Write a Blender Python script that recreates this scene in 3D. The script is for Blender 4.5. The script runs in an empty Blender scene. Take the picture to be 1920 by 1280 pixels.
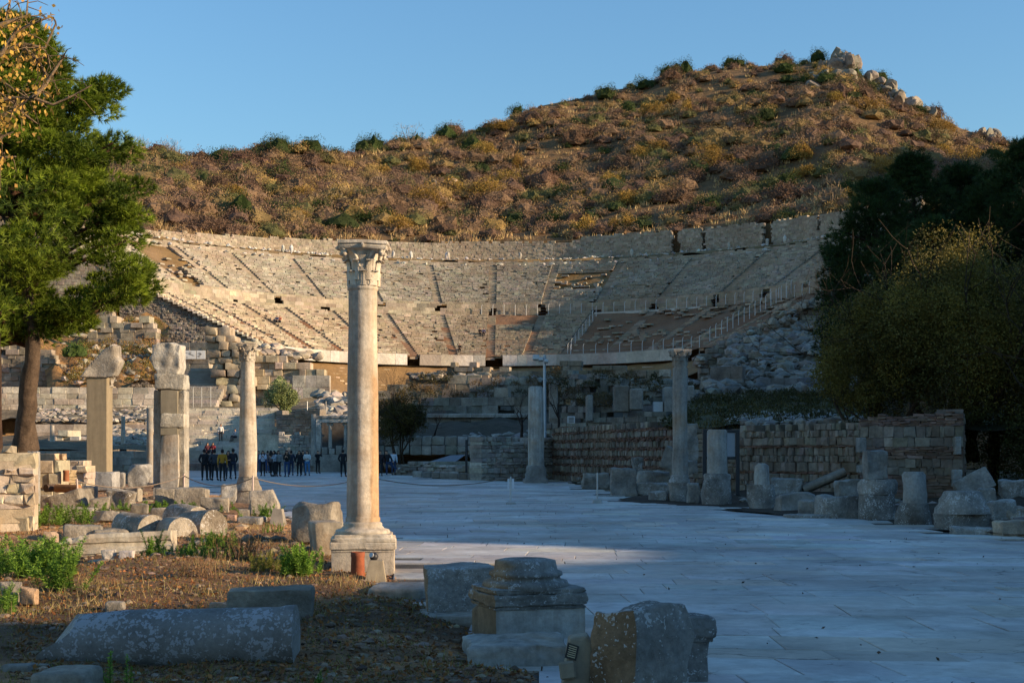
import bpy, bmesh, math, random
import numpy as np
from mathutils import Vector, Matrix
R = math.radians
F = 2666.7; H0 = 848.0; EYE = 1.6
scene = bpy.context.scene
# ---------------------------------------------------------------- camera, sky, sun
cam = bpy.data.cameras.new('camera'); camo = bpy.data.objects.new('camera', cam)
scene.collection.objects.link(camo); scene.camera = camo
camo.location = (0, 0, EYE); camo.rotation_euler = (R(90), 0, 0)
cam.lens = 50; cam.sensor_width = 36; cam.shift_y = 208/1920; cam.clip_end = 4000; cam.clip_start = .1
SUN_AZ = 105.0; SUN_EL = 16.0
w = bpy.data.worlds.new('World'); scene.world = w; w.use_nodes = True
wt = w.node_tree; bg = wt.nodes['Background']
sky = wt.nodes.new('ShaderNodeTexSky'); sky.sky_type = 'NISHITA'; sky.sun_disc = False
sky.sun_elevation = R(SUN_EL); sky.sun_rotation = R(SUN_AZ); sky.altitude = 0
sky.air_density = 1.55; sky.dust_density = 0.0; sky.ozone_density = 6.6
wt.links.new(sky.outputs[0], bg.inputs[0]); bg.inputs[1].default_value = .126
sl = bpy.data.lights.new('sun', 'SUN'); sl.energy = 4.9; sl.angle = R(.5); sl.color = (1, .76, .5)
so = bpy.data.objects.new('sun', sl); scene.collection.objects.link(so)
SD = Vector((math.sin(R(SUN_AZ))*math.cos(R(SUN_EL)), math.cos(R(SUN_AZ))*math.cos(R(SUN_EL)), math.sin(R(SUN_EL))))
so.rotation_euler = SD.to_track_quat('Z', 'Y').to_euler()
so.location = (60, -30, 60)
scene.view_settings.view_transform = 'Standard'; scene.view_settings.look = 'None'
scene.view_settings.exposure = 0.72; scene.view_settings.gamma = 1
# ---------------------------------------------------------------- helpers
def W(px, py, Y): return np.array(((px-960)/F*Y, Y, EYE+(H0-py)/F*Y))
def G(px, py, z=0.0):
    Y = (EYE-z)*F/(py-H0); return np.array(((px-960)/F*Y, Y, z))
def lin(h):
    c = [int(h[i:i+2], 16)/255 for i in (0, 2, 4)]
    return np.array([x/12.92 if x <= .04045 else ((x+.055)/1.055)**2.4 for x in c])
def ip(x, xs, ys): return np.interp(x, xs, ys)
class Noise:
    def __init__(s, seed, scale=1.0, n=14):
        r = np.random.RandomState(seed); d = r.normal(size=(n, 3)); d /= np.linalg.norm(d, axis=1)[:, None]
        s.k = d*(scale*2**r.uniform(-.3, 2.2, n))[:, None]; s.p = r.uniform(0, 6.28, n)
        s.a = 1/np.linalg.norm(s.k, axis=1)**.8; s.a /= np.sqrt((s.a**2).sum()/2)
    def __call__(s, P): return (np.sin(np.asarray(P) @ s.k.T + s.p) * s.a).sum(1)
class MB:
    def __init__(s): s.V = []; s.Q = []; s.T = []; s.C = []; s.n = 0; s.smq = []; s.smt = []
    def add(s, V, faces, col=(.4, .35, .28), smooth=False):
        V = np.asarray(V, float).reshape(-1, 3); faces = np.asarray(faces, int)
        col = np.asarray(col, float)
        if col.ndim == 1: col = np.broadcast_to(col, (len(V), 3))
        s.V.append(V); s.C.append(col)
        if faces.shape[1] == 4: s.Q.append(faces+s.n); s.smq.append(np.full(len(faces), smooth))
        else: s.T.append(faces+s.n); s.smt.append(np.full(len(faces), smooth))
        s.n += len(V); return s
    def xf(s, fn):
        s.V = [fn(v) for v in s.V]; return s
    def build(s, name, mat, parent=None, loc=None, world=True, props=None):
        V = np.concatenate(s.V) if s.V else np.zeros((0, 3)); C = np.concatenate(s.C) if s.C else np.zeros((0, 3))
        me = bpy.data.meshes.new(name)
        nq = sum(len(q) for q in s.Q); nt = sum(len(t) for t in s.T)
        Q = np.concatenate(s.Q) if nq else np.zeros((0, 4), int); T = np.concatenate(s.T) if nt else np.zeros((0, 3), int)
        org = np.array([0., 0, 0])
        if parent is not None:
            if world: org = np.array(parent['_o'])
        elif loc is not None: org = np.array(loc, float)
        V = V - org if world else V
        me.vertices.add(len(V)); me.vertices.foreach_set('co', V.astype(np.float32).ravel())
        me.loops.add(nq*4+nt*3); me.loops.foreach_set('vertex_index', np.concatenate([Q.ravel(), T.ravel()]).astype(np.int32))
        me.polygons.add(nq+nt)
        me.polygons.foreach_set('loop_start', np.concatenate([np.arange(nq)*4, nq*4+np.arange(nt)*3]).astype(np.int32))
        sm = np.concatenate(s.smq+s.smt) if (s.smq or s.smt) else np.zeros(0, bool)
        me.polygons.foreach_set('use_smooth', sm.astype(bool))
        me.update(calc_edges=True)
        at = me.attributes.new('col', 'FLOAT_COLOR', 'POINT')
        at.data.foreach_set('color', np.concatenate([C, np.ones((len(C), 1))], 1).astype(np.float32).ravel())
        me.materials.append(mat)
        o = bpy.data.objects.new(name, me); scene.collection.objects.link(o)
        if parent is not None: o.parent = parent
        else: o.location = org
        if props:
            for k, v in props.items(): o[k] = v
        return o
def thing(name, label, cat, loc, group=None):
    o = bpy.data.objects.new(name, None); scene.collection.objects.link(o); o.location = loc
    o.empty_display_size = .3
    o['_o'] = [float(a) for a in loc]; o['label'] = label; o['category'] = cat
    if group: o['group'] = group
    return o
def P(label, cat, group=None):
    d = dict(label=label, category=cat)
    if group: d['group'] = group
    return d
ST = dict(kind='structure')
def copytree(root, loc, rotz=0, scale=1, label=None):
    r = root.copy(); scene.collection.objects.link(r); r.location = loc; r.rotation_euler = (0, 0, rotz); r.scale = (scale,)*3
    r['_o'] = [float(a) for a in loc]
    if label: r['label'] = label
    for ch in list(root.children):
        c = ch.copy(); scene.collection.objects.link(c); c.parent = r
        for g in ch.children:
            d = g.copy(); scene.collection.objects.link(d); d.parent = c
    return r
# ---- materials: base colour = attribute 'col' x procedural mottling
def mat(name, scale=3.0, var=.35, bump=.3, bscale=12.0, rough=.85, spec=.2, tint=None, tintscale=.6, tintamt=0.0,
        lichen=0.0, lscale=14.0, lcol=(.62, .6, .56), obj=True, bdist=.02, streak=0.0, dark=0.0, cracks=0.0, metal=0.0, trans=0.0):
    m = bpy.data.materials.new(name); m.use_nodes = True; nt = m.node_tree; N = nt.nodes; L = nt.links
    b = N['Principled BSDF']; b.inputs['Roughness'].default_value = rough; b.inputs['Specular IOR Level'].default_value = spec
    b.inputs['Metallic'].default_value = metal
    a = N.new('ShaderNodeAttribute'); a.attribute_name = 'col'
    geo = N.new('ShaderNodeNewGeometry'); co = geo.outputs['Position']
    def noise(sc, det=6, rough=.6, vec=None, dist=0):
        n = N.new('ShaderNodeTexNoise'); n.inputs['Scale'].default_value = sc; n.inputs['Detail'].default_value = det
        n.inputs['Roughness'].default_value = rough; n.inputs['Distortion'].default_value = dist
        L.new(vec or co, n.inputs['Vector']); return n.outputs['Fac']
    def ramp(src, p0, c0, p1, c1):
        r = N.new('ShaderNodeValToRGB'); e = r.color_ramp.elements
        e[0].position = p0; e[0].color = (*c0, 1) if len(c0) == 3 else c0; e[1].position = p1; e[1].color = (*c1, 1)
        L.new(src, r.inputs[0]); return r.outputs[0]
    def mix(mode, f, c1, c2):
        x = N.new('ShaderNodeMix'); x.data_type = 'RGBA'; x.blend_type = mode
        if isinstance(f, float): x.inputs[0].default_value = f
        else: L.new(f, x.inputs[0])
        L.new(c1, x.inputs[6])
        if isinstance(c2, tuple): x.inputs[7].default_value = (*c2, 1)
        else: L.new(c2, x.inputs[7])
        return x.outputs[2]
    col = a.outputs['Color']
    lo = 1-var; hi = 1+var
    r1 = ramp(noise(scale, 8, .65), .3, (lo, lo, lo), .7, (hi, hi, hi*.97)); col = mix('MULTIPLY', 1.0, col, r1)
    if bump: v2 = var*.75; col = mix('MULTIPLY', 1.0, col, ramp(noise(scale*7, 6, .75), .32, (1-v2,)*3, .68, (1+v2,)*3))
    if tint is not None:
        f = ramp(noise(tintscale, 5, .6), .45, (0, 0, 0), .68, (tintamt,)*3); col = mix('MIX', f, col, tint)
    if streak:
        mp = N.new('ShaderNodeMapping'); mp.inputs['Scale'].default_value = (3, 3, .25); L.new(co, mp.inputs[0])
        f = ramp(noise(2.2, 5, .6, mp.outputs[0]), .4, (0, 0, 0), .7, (streak,)*3); col = mix('MULTIPLY', f, col, (.35, .33, .3))
    if dark:
        f = ramp(noise(scale*.35, 6, .7), .45, (0, 0, 0), .62, (dark,)*3); col = mix('MULTIPLY', f, col, (.3, .29, .28))
    if cracks:
        dn = N.new('ShaderNodeTexNoise'); dn.inputs['Scale'].default_value = 1.6; dn.inputs['Detail'].default_value = 6; L.new(co, dn.inputs['Vector'])
        wm = N.new('ShaderNodeMixRGB'); wm.blend_type = 'ADD'; wm.inputs[0].default_value = .9; L.new(co, wm.inputs[1]); L.new(dn.outputs['Color'], wm.inputs[2])
        for sc_, th_, am_ in ((.42, .012, cracks), (1.1, .014, cracks*.7)):
            v = N.new('ShaderNodeTexVoronoi'); v.feature = 'DISTANCE_TO_EDGE'; v.inputs['Scale'].default_value = sc_; L.new(wm.outputs[0], v.inputs['Vector'])
            lt = ramp(v.outputs['Distance'], 0, (am_,)*3, th_, (0, 0, 0)); mk = ramp(noise(.5*sc_/.42, 3, .5), .5, (0, 0, 0), .56, (1, 1, 1))
            ff = mix('MULTIPLY', 1.0, lt, mk); col = mix('MULTIPLY', ff, col, (.25, .23, .2))
        g_ = ramp(noise(.9, 9, .75, dist=.6), .52, (0, 0, 0), .64, (.6,)*3); col = mix('MULTIPLY', g_, col, (.55, .5, .44))
    if lichen:
        v = N.new('ShaderNodeTexVoronoi'); v.inputs['Scale'].default_value = lscale; L.new(co, v.inputs['Vector'])
        nn = noise(lscale*.18, 4, .6)
        th = N.new('ShaderNodeMath'); th.operation = 'MULTIPLY_ADD'; L.new(nn, th.inputs[0]); th.inputs[1].default_value = 1.6; th.inputs[2].default_value = -.72+lichen*.7
        n3 = noise(lscale*3, 3, .6); ad = N.new('ShaderNodeMath'); ad.operation = 'MULTIPLY_ADD'; L.new(n3, ad.inputs[0]); ad.inputs[1].default_value = .5; L.new(v.outputs['Distance'], ad.inputs[2]); n4 = noise(lscale*.9, 2, .5); wv = N.new('ShaderNodeMixRGB'); wv.inputs[0].default_value = .12; L.new(co, wv.inputs[1]); nc_ = N.new('ShaderNodeTexNoise'); nc_.inputs['Scale'].default_value = lscale*1.2; L.new(co, nc_.inputs['Vector']); L.new(nc_.outputs['Color'], wv.inputs[2]); L.new(wv.outputs[0], v.inputs['Vector'])
        lt = N.new('ShaderNodeMath'); lt.operation = 'LESS_THAN'; L.new(ad.outputs[0], lt.inputs[0]); L.new(th.outputs[0], lt.inputs[1])
        ml = N.new('ShaderNodeMath'); ml.operation = 'MULTIPLY'; L.new(lt.outputs[0], ml.inputs[0]); ml.inputs[1].default_value = .65
        col = mix('MIX', ml.outputs[0], col, lcol)
    L.new(col, b.inputs['Base Color'])
    if bump:
        bn = noise(bscale*.5, 10, .72)
        bp = N.new('ShaderNodeBump'); bp.inputs['Strength'].default_value = bump; bp.inputs['Distance'].default_value = bdist
        L.new(bn, bp.inputs['Height']); L.new(bp.outputs[0], b.inputs['Normal'])
    if trans:
        tr = N.new('ShaderNodeBsdfTranslucent'); L.new(col, tr.inputs[0]); ms = N.new('ShaderNodeMixShader'); ms.inputs[0].default_value = trans
        L.new(b.outputs[0], ms.inputs[1]); L.new(tr.outputs[0], ms.inputs[2]); L.new(ms.outputs[0], N['Material Output'].inputs['Surface'])
    return m
M = dict(
 cav=mat('theatre_stone', .3, .24, .6, 1.6, bdist=.35, tint=(.30, .2, .12), tintscale=.09, tintamt=.45),
 ruin=mat('ruin_masonry', .9, .35, .6, 5, bdist=.08, tint=(.25, .17, .1), tintscale=.25, tintamt=.5, dark=.5),
 marble=mat('weathered_marble', 2.0, .3, .8, 22, bdist=.02, streak=.6, tint=(.42, .27, .14), tintscale=1.6, tintamt=.55),
 lime=mat('limestone', 2.2, .35, .9, 14, bdist=.06, dark=.6, tint=(.3, .23, .15), tintscale=1.5, tintamt=.4),
 lich=mat('lichened_stone', 2.5, .4, .9, 16, bdist=.05, dark=.7, lichen=.56, lscale=22, tint=(.2, .15, .1), tintscale=1.3, tintamt=.5),
 lich2=mat('spotted_lichened_stone', 3, .38, .9, 20, bdist=.03, dark=.6, lichen=.54, lscale=24, lcol=(.55, .54, .52)),
 conc=mat('concrete', 4, .12, .25, 40, bdist=.01, streak=.35),
 soil=mat('soil', 1.2, .5, .9, 14, bdist=.08, tint=(.07, .055, .035), tintscale=.5, tintamt=.8),
 hill=mat('hill_soil', .07, .4, .9, .35, bdist=1.5, tint=(.085, .06, .035), tintscale=.035, tintamt=.7),
 leaf=mat('foliage', 1.2, .35, 0, rough=.65, spec=.25, trans=.25),
 scrub=mat('scrub', .12, .25, 0, rough=.8, spec=.1),
 bark=mat('bark', 4, .4, .9, 9, bdist=.06, streak=.5),
 metal=mat('galvanised_metal', 4, .1, 0, rough=.45, spec=.5, metal=.5),
 paint=mat('painted_surface', 6, .08, 0, rough=.5, spec=.4),
 terra=mat('terracotta', 9, .25, .3, 30, bdist=.01, streak=.3),
 cloth=mat('clothing', 12, .12, .2, 30, bdist=.01, rough=.9),
 skin=mat('skin', 12, .05, 0, rough=.6),
 pave=mat('marble_paving', .7, .24, .6, 10, rough=.5, spec=.4, bdist=.02, dark=.6, tint=(.46, .38, .3), tintscale=.3, tintamt=.8, cracks=1.0),
 rope=mat('rope', 20, .2, 0, rough=.9),
)
# ---- geometry pieces
BF = np.array([[8, 9, 10, 11], [4, 5, 9, 8], [5, 6, 10, 9], [6, 7, 11, 10], [7, 4, 8, 11], [0, 1, 5, 4], [1, 2, 6, 5], [2, 3, 7, 6], [3, 0, 4, 7], [3, 2, 1, 0]])
def blocks(mb, B, col, rng, ch=.03, jy=.03, jv=.008, fn=None, topj=0.0):
    """B (N,6): x0,x1,y0(front),y1(back),z0,z1"""
    B = np.asarray(B, float); n = len(B)
    if n == 0: return
    x0, x1, y0, y1, z0, z1 = B.T; y0 = y0+rng.uniform(-jy, jy, n)
    c = np.minimum(ch, np.minimum(x1-x0, z1-z0)*.25)
    if topj: z1 = z1+rng.uniform(-topj, topj, n)
    def pt(x, y, z): return np.stack([x, y, z], 1)
    V = np.stack([pt(x0, y1, z0), pt(x1, y1, z0), pt(x1, y1, z1), pt(x0, y1, z1),
                  pt(x0, y0+c, z0), pt(x1, y0+c, z0), pt(x1, y0+c, z1), pt(x0, y0+c, z1),
                  pt(x0+c, y0, z0+c), pt(x1-c, y0, z0+c), pt(x1-c, y0, z1-c), pt(x0+c, y0, z1-c)], 1)
    V[:, 4:] += rng.normal(0, jv, (n, 8, 3))
    V[:, 8:] += rng.normal(0, jv*1.5, (n, 4, 3))
    V = V.reshape(-1, 3)
    if fn: V = fn(V)
    Fc = (BF[None]+np.arange(n)[:, None, None]*12).reshape(-1, 4)
    col = np.asarray(col, float)
    if col.ndim == 2: col = np.repeat(col, 12, 0)
    mb.add(V, Fc, col)
def tones(rng, n, c0, c1, spread=.12):
    """random colours between c0 and c1"""
    t = rng.uniform(0, 1, n)[:, None]; c = np.asarray(c0)*(1-t)+np.asarray(c1)*t
    return np.clip(c*(1+rng.normal(0, spread, (n, 1)))*(1+rng.normal(0, spread*.25, (n, 3))), .01, .9)
STONE = ((.34, .29, .22), (.5, .44, .35)); GREY = ((.2, .175, .14), (.34, .305, .255)); BRICK = ((.26, .13, .08), (.36, .2, .13)); RUB = ((.25, .2, .15), (.42, .35, .27))
def masonry(mb, L, H, rng, ch=(.25, .35), ln=(.3, .7), depth=.5, cols=STONE, rag=.15, z0=0., fn=None, chamf=.03, jy=.03, bands=None, jv=.01, miss=0.0, x0=0.0, Hb=None):
    Hf = H if callable(H) else (lambda x: H)
    zf = Hb if Hb else (lambda x: z0)
    Hm = max(Hf(x) for x in np.linspace(x0, x0+L, 60)); z = z0; k = 0
    while z < Hm+rag:
        cc = cols; c_ = ch; l_ = ln
        if bands:
            c_, l_, cc, nrep = bands[k % len(bands)]
        h = rng.uniform(*c_); k += 1
        Bs = []; x = x0
        while x < x0+L:
            l = min(rng.uniform(*l_), x0+L-x)
            if x0+L-x-l < l_[0]*.5: l = x0+L-x
            xm = x+l/2
            if z+h*.6 <= Hf(xm)+rng.uniform(-rag, rag*.4) and z+h > zf(xm) and rng.rand() >= miss:
                Bs.append((x+.003, x+l-.003, 0, depth*rng.uniform(.9, 1.05), z+.002, z+h-.002))
            x += l
        if Bs: blocks(mb, Bs, tones(rng, len(Bs), *cc), rng, chamf, jy, jv, fn)
        z += h
def wallfn(A, B, z=0.0):
    A = np.asarray(A, float)[:2]; B = np.asarray(B, float)[:2]; d = (B-A)/np.linalg.norm(B-A); nrm = np.array([-d[1], d[0]])
    return (lambda V: np.stack([A[0]+V[:, 0]*d[0]+V[:, 1]*nrm[0], A[1]+V[:, 0]*d[1]+V[:, 1]*nrm[1], V[:, 2]+z], 1)), float(np.linalg.norm(B-A))
def lathe(mb, prof, n=24, c=(0, 0, 0), col=(.4, .36, .3), noise=None, amp=0., smooth=True, sq=0, ang=0.0, cap=True):
    prof = np.asarray(prof, float); a = np.linspace(0, 2*math.pi, n, endpoint=False)+ang
    r = prof[:, 0][:, None]; z = np.broadcast_to(prof[:, 1][:, None], (len(prof), n))
    if sq:
        k = 1/np.maximum(np.abs(np.cos(a)), np.abs(np.sin(a))); k = k[None, :]**sq
    else: k = 1
    V = np.stack([r*np.cos(a)*k, r*np.sin(a)*k, z], 2).reshape(-1, 3)+np.asarray(c, float)
    if noise is not None:
        d = noise(V)*amp; cc = V-np.asarray(c); rr = np.linalg.norm(cc[:, :2], axis=1)+1e-6
        V[:, 0] += cc[:, 0]/rr*d; V[:, 1] += cc[:, 1]/rr*d
    m = len(prof); i = np.arange(m-1)[:, None]*n; j = np.arange(n)[None]; j2 = (j+1) % n
    Fc = np.stack([i+j, i+j2, i+n+j2, i+n+j], 2).reshape(-1, 4)
    mb.add(V, Fc, col, smooth)
    if cap:
        for row, zz in ((0, prof[0]), (m-1, prof[-1])):
            if zz[0] > 1e-4:
                base = V[row*n:(row+1)*n]; ctr = base.mean(0); vv = np.vstack([base, ctr[None]])
                tri = np.stack([np.arange(n), (np.arange(n)+1) % n, np.full(n, n)], 1)
                mb.add(vv, tri if row else tri[:, ::-1], col)
def tube(mb, pts, rad, n=8, col=(.1, .08, .06), smooth=True, noise=None, amp=0):
    pts = np.asarray(pts, float); m = len(pts); rad = np.broadcast_to(np.asarray(rad, float), (m,))
    t = np.gradient(pts, axis=0); t /= np.linalg.norm(t, axis=1)[:, None]+1e-9
    up = np.array([0, 0, 1.]) if abs(t[0, 2]) < .9 else np.array([1., 0, 0])
    us = []; u = np.cross(t[0], up); u /= np.linalg.norm(u)
    for k in range(m):
        u = u-t[k]*np.dot(u, t[k]); u /= np.linalg.norm(u)+1e-9; us.append(u.copy())
    us = np.array(us); vs = np.cross(t, us); a = np.linspace(0, 2*math.pi, n, endpoint=False)
    V = pts[:, None]+rad[:, None, None]*(us[:, None]*np.cos(a)[None, :, None]+vs[:, None]*np.sin(a)[None, :, None])
    if noise is not None:
        d = noise(V.reshape(-1, 3)).reshape(m, n, 1)*amp*rad[:, None, None]; V = V+(V-pts[:, None])/(rad[:, None, None]+1e-9)*d
    V = V.reshape(-1, 3); i = np.arange(m-1)[:, None]*n; j = np.arange(n)[None]; j2 = (j+1) % n
    mb.add(V, np.stack([i+j, i+n+j, i+n+j2, i+j2], 2).reshape(-1, 4), col, smooth)
    for k in (0, m-1):
        vv = np.vstack([V[k*n:(k+1)*n], pts[k][None]]); tri = np.stack([np.arange(n), (np.arange(n)+1) % n, np.full(n, n)], 1)
        mb.add(vv, tri, col, smooth)
def box(mb, c, s, col=(.4, .36, .3), rz=0., rx=0., ry=0., ch=0.01, jit=0., rng=None, taper=1.0, tx=None):
    """bevelled box, c = centre of base, s = size"""
    bm = bmesh.new(); bmesh.ops.create_cube(bm, size=1)
    for v in bm.verts:
        k = taper if v.co.z > 0 else 1
        v.co = Vector((v.co.x*s[0]*k, v.co.y*s[1]*(k if tx is None else tx if v.co.z > 0 else 1), (v.co.z+.5)*s[2]))
    if ch: bmesh.ops.bevel(bm, geom=list(bm.edges), offset=min(ch, min(s)*.3), segments=1, affect='EDGES')
    bmesh.ops.triangulate(bm, faces=bm.faces)
    V = np.array([v.co[:] for v in bm.verts]); Fc = np.array([[v.index for v in f.verts] for f in bm.faces]); bm.free()
    if jit and rng is not None: V += rng.normal(0, jit, V.shape)
    Rm = np.array(Matrix.Rotation(rz, 3, 'Z') @ Matrix.Rotation(ry, 3, 'Y') @ Matrix.Rotation(rx, 3, 'X'))
    mb.add(V @ Rm.T+np.asarray(c, float), Fc, col)
_ico = {}
def ico(k):
    if k not in _ico:
        bm = bmesh.new(); bmesh.ops.create_icosphere(bm, subdivisions=k, radius=1)
        _ico[k] = (np.array([v.co[:] for v in bm.verts]), np.array([[v.index for v in f.verts] for f in bm.faces])); bm.free()
    return _ico[k]
def rock(mb, c, s, rng, k=3, col=(.36, .32, .26), rz=None, cuts=9, rough=.06, lo=.55, smooth=False, amp=.04):
    V, Fc = ico(k); V = V.copy()
    for _ in range(cuts):
        n = rng.normal(size=3); n /= np.linalg.norm(n); d = rng.uniform(lo, .92); q = V @ n; ex = np.maximum(q-d, 0); V -= ex[:, None]*n
    V /= np.abs(V).max(0)
    if k > 1: V *= (1+Noise(rng.randint(1e6), 3)(V)*amp)[:, None]
    V = V*np.asarray(s)/2; a = rng.uniform(0, 6.28) if rz is None else rz
    Rm = np.array(Matrix.Rotation(a, 3, 'Z')); V = V @ Rm.T; V[:, 2] += s[2]*.42
    mb.add(V+np.asarray(c, float), Fc, col, smooth)
def cutstone(mb, c, s, rng, n=14, rnd=.12, amp=.02, cuts=3, rz=0., rx=0., ry=0., col=(.38, .34, .28), shape=None, smooth=True, cutlo=.8):
    """weathered squared block: cube grid with worn corners, chips and lumps. shape(V in -1..1) may remould it"""
    g = np.linspace(-1, 1, n+1); uu, vv = np.meshgrid(g, g, indexing='ij'); V = []; Fc = []; o = 0
    idx = (np.arange(n)[:, None]*(n+1)+np.arange(n)[None]).ravel(); q = np.stack([idx, idx+n+1, idx+n+2, idx+1], 1)
    for ax in range(3):
        for sg in (-1, 1):
            p = np.zeros((n+1, n+1, 3)); p[..., ax] = sg; p[..., (ax+1) % 3] = uu; p[..., (ax+2) % 3] = vv
            V.append(p.reshape(-1, 3)); Fc.append((q if sg > 0 else q[:, ::-1])+o); o += (n+1)**2
    V = np.concatenate(V); Fc = np.concatenate(Fc)
    m = np.abs(V); ml = m.max(1); l4 = (m**(2/rnd)).sum(1)**(rnd/2) if rnd > 0 else ml
    V = V*(ml/l4)[:, None] if rnd > 0 else V
    for _ in range(cuts):
        nn = rng.normal(size=3); nn /= np.linalg.norm(nn); sup = np.abs(nn).sum(); d = sup*rng.uniform(cutlo, .95)
        ex = np.maximum(V @ nn-d, 0); V -= ex[:, None]*nn
    if shape: V = shape(V)
    V = V*np.asarray(s)/2; V[:, 2] += s[2]/2
    N1 = Noise(rng.randint(1e6), 2.5/max(min(s), .05)); d = np.stack([N1(V), N1(V+7.7), N1(V+13.1)], 1); V = V+d*amp*min(s); N2 = Noise(rng.randint(1e6), 9/max(min(s), .05)); V += (np.abs(N2(V))[:, None]-.7)*(V-np.array((0, 0, s[2]/2)))*amp*.35
    Rm = np.array(Matrix.Rotation(rz, 3, 'Z') @ Matrix.Rotation(ry, 3, 'Y') @ Matrix.Rotation(rx, 3, 'X'))
    mb.add(V @ Rm.T+np.asarray(c, float), Fc, col, smooth)
def weld(o, d=1e-4):
    bm = bmesh.new(); bm.from_mesh(o.data); bmesh.ops.remove_doubles(bm, verts=bm.verts, dist=d); bm.to_mesh(o.data); bm.free()
def leaves(mb, Pc, D, L, Wd, col, rng, quad=True):
    """one leaf per row: base Pc, direction D (unit), length L, width Wd"""
    n = len(Pc); r = rng.normal(size=(n, 3)); S = np.cross(D, r); S /= np.linalg.norm(S, axis=1)[:, None]+1e-9
    L = np.broadcast_to(L, (n,))[:, None]; Wd = np.broadcast_to(Wd, (n,))[:, None]
    col = np.broadcast_to(np.asarray(col, float), (n, 3))
    if quad:
        m = Pc+D*L*.45; V = np.stack([Pc, m+S*Wd/2, Pc+D*L, m-S*Wd/2], 1).reshape(-1, 3)
        mb.add(V, np.arange(n*4).reshape(-1, 4), np.repeat(col, 4, 0))
    else:
        V = np.stack([Pc-S*Wd/2, Pc+S*Wd/2, Pc+D*L], 1).reshape(-1, 3)
        mb.add(V, np.arange(n*3).reshape(-1, 3), np.repeat(col, 3, 0))
def unit(a): return a/(np.linalg.norm(a, axis=-1, keepdims=True)+1e-9)
def sph(rng, n): return unit(rng.normal(size=(n, 3)))
# ---------------------------------------------------------------- terrain: hill behind the theatre
CX, CY = -3.5, 196.6
RIDX = [-1500, -600, 0, 265, 330, 400, 470, 520, 620, 700, 760, 820, 880, 960, 1010, 1090, 1150, 1200, 1250, 1350, 1400, 1500, 1545, 1590, 1612, 1640, 1700, 1740, 1800, 1860, 1900, 2000, 2400, 3200]
RIDY = [430, 390, 325, 290, 300, 305, 300, 294, 300, 287, 274, 262, 252, 222, 200, 187, 172, 166, 150, 136, 131, 125, 114, 118, 150, 158, 190, 212, 240, 255, 272, 300, 380, 430]
def rimY(px):
    k = (px-960)/F; a = k*k+1; b = 2*(k*3.5-CY); c = 3.5**2+CY**2-74.6**2; D = b*b-4*a*c
    return (-b+math.sqrt(D))/(2*a) if D > 0 else -b/(2*a)
def rimy(px): return float(ip(px, [-600, 0, 270, 560, 850, 1080, 1230, 1400, 1560, 1900, 2600], [520, 470, 447, 452, 457, 452, 440, 424, 412, 420, 470]))
def ridgeY(px): return float(ip(px, [-600, 265, 700, 960, 1250, 1560, 1900, 2600], [330, 340, 370, 410, 440, 430, 390, 360]))
hn = Noise(5, .045); hn2 = Noise(6, .18)
def hillpt(px, t):
    """px column of the hillside, t 0..1 from the rim of the theatre to the ridge"""
    Y0 = rimY(px)+.3; Y1 = ridgeY(px); Y = Y0+(Y1-Y0)*t
    z0 = EYE+(H0-rimy(px))/F*Y0; z1 = EYE+(H0-float(ip(px, RIDX, RIDY)))/F*Y1
    py0 = H0-rimy(px); py1 = H0-float(ip(px, RIDX, RIDY))
    py = py0+(py1-py0)*(t**.85); return (px-960)/F*Y, Y, EYE+py/F*Y
cols = np.arange(-1500, 3201, 20.0); ts = np.linspace(0, 1, 60)
V = []
for px in cols:
    prof = [hillpt(px, t) for t in ts]
    x0, y0, z0 = prof[0]; pre = [(x0, y0, z0)]
    if px < 200 or px > 1600:    # skirts running down beside the theatre
        pre = [(px_ if False else (px-960)/F*(y0-d), y0-d, z0*(1-d/70.)) for d in (70, 50, 32, 16)]
    else: pre = [(x0, y0, z0-6.0)]*4
    xe, ye, ze = prof[-1]
    post = [((px-960)/F*(ye+d), ye+d, ze-d*.5) for d in (15, 60, 200)]
    V.append(pre+prof+post)
V = np.array(V); nc, nr = V.shape[:2]
Vf = V.reshape(-1, 3); amp = np.tile(np.concatenate([[0.]*4, np.clip(ts*6, 0, 1)*np.clip((1-ts)*8+.25, 0, 1), [.3]*3]), nc)
Vf[:, 2] += (hn(Vf)*1.6+hn2(Vf)*.5)*amp
i = (np.arange(nc-1)[:, None]*nr+np.arange(nr-1)[None]).ravel()
mb = MB(); mb.add(Vf, np.stack([i, i+nr, i+nr+1, i+1], 1), lin('8a6c48')*.85, True)
hill = mb.build('hill', M['hill'], props=ST)
def hillz(px, t):
    x, y, z = hillpt(px, t); p = np.array([[x, y, z]]); am = min(t*6, 1)*min((1-t)*8+.25, 1)
    return np.array([x, y, z+float(hn(p)[0]*1.6+hn2(p)[0]*.5)*am])
# added spur, unseen on the right, crest shaped to shade the street and stage
SH_ = (SD[0]/math.hypot(SD[0], SD[1]), SD[1]/math.hypot(SD[0], SD[1])); TE = math.tan(R(SUN_EL))   # horizontal sun direction
EDGE = [(-9, 8, 0), (-7, 10.5, .3), (-4.2, 12.4, .1), (-2.9, 14.6, .1), (-2, 16.2, .1), (-.6, 17.6, 0), (.6, 19, 0), (2.2, 20.5, 0), (2.4, 22.3, 0), (.8, 23.8, 0), (-3., 25.6, 0), (-3.6, 30, 0), (-6, 38, 0), (-8, 46, .2),
        (-12, 57, .2), (-16, 66, .3), (-18.5, 80, 1.9), (10, 80, 15), (25, 88, 20), (-22, 124, -.2), (-20, 160, 4.6), (-4, 160, 9), (4, 172, 12.5), (6, 205, 13), (10, 226, 15), (16, 236, 21), (23, 247, 29), (28, 262, 39), (45, 290, 53), (60, 320, 60), (80, 350, 62)]
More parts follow.
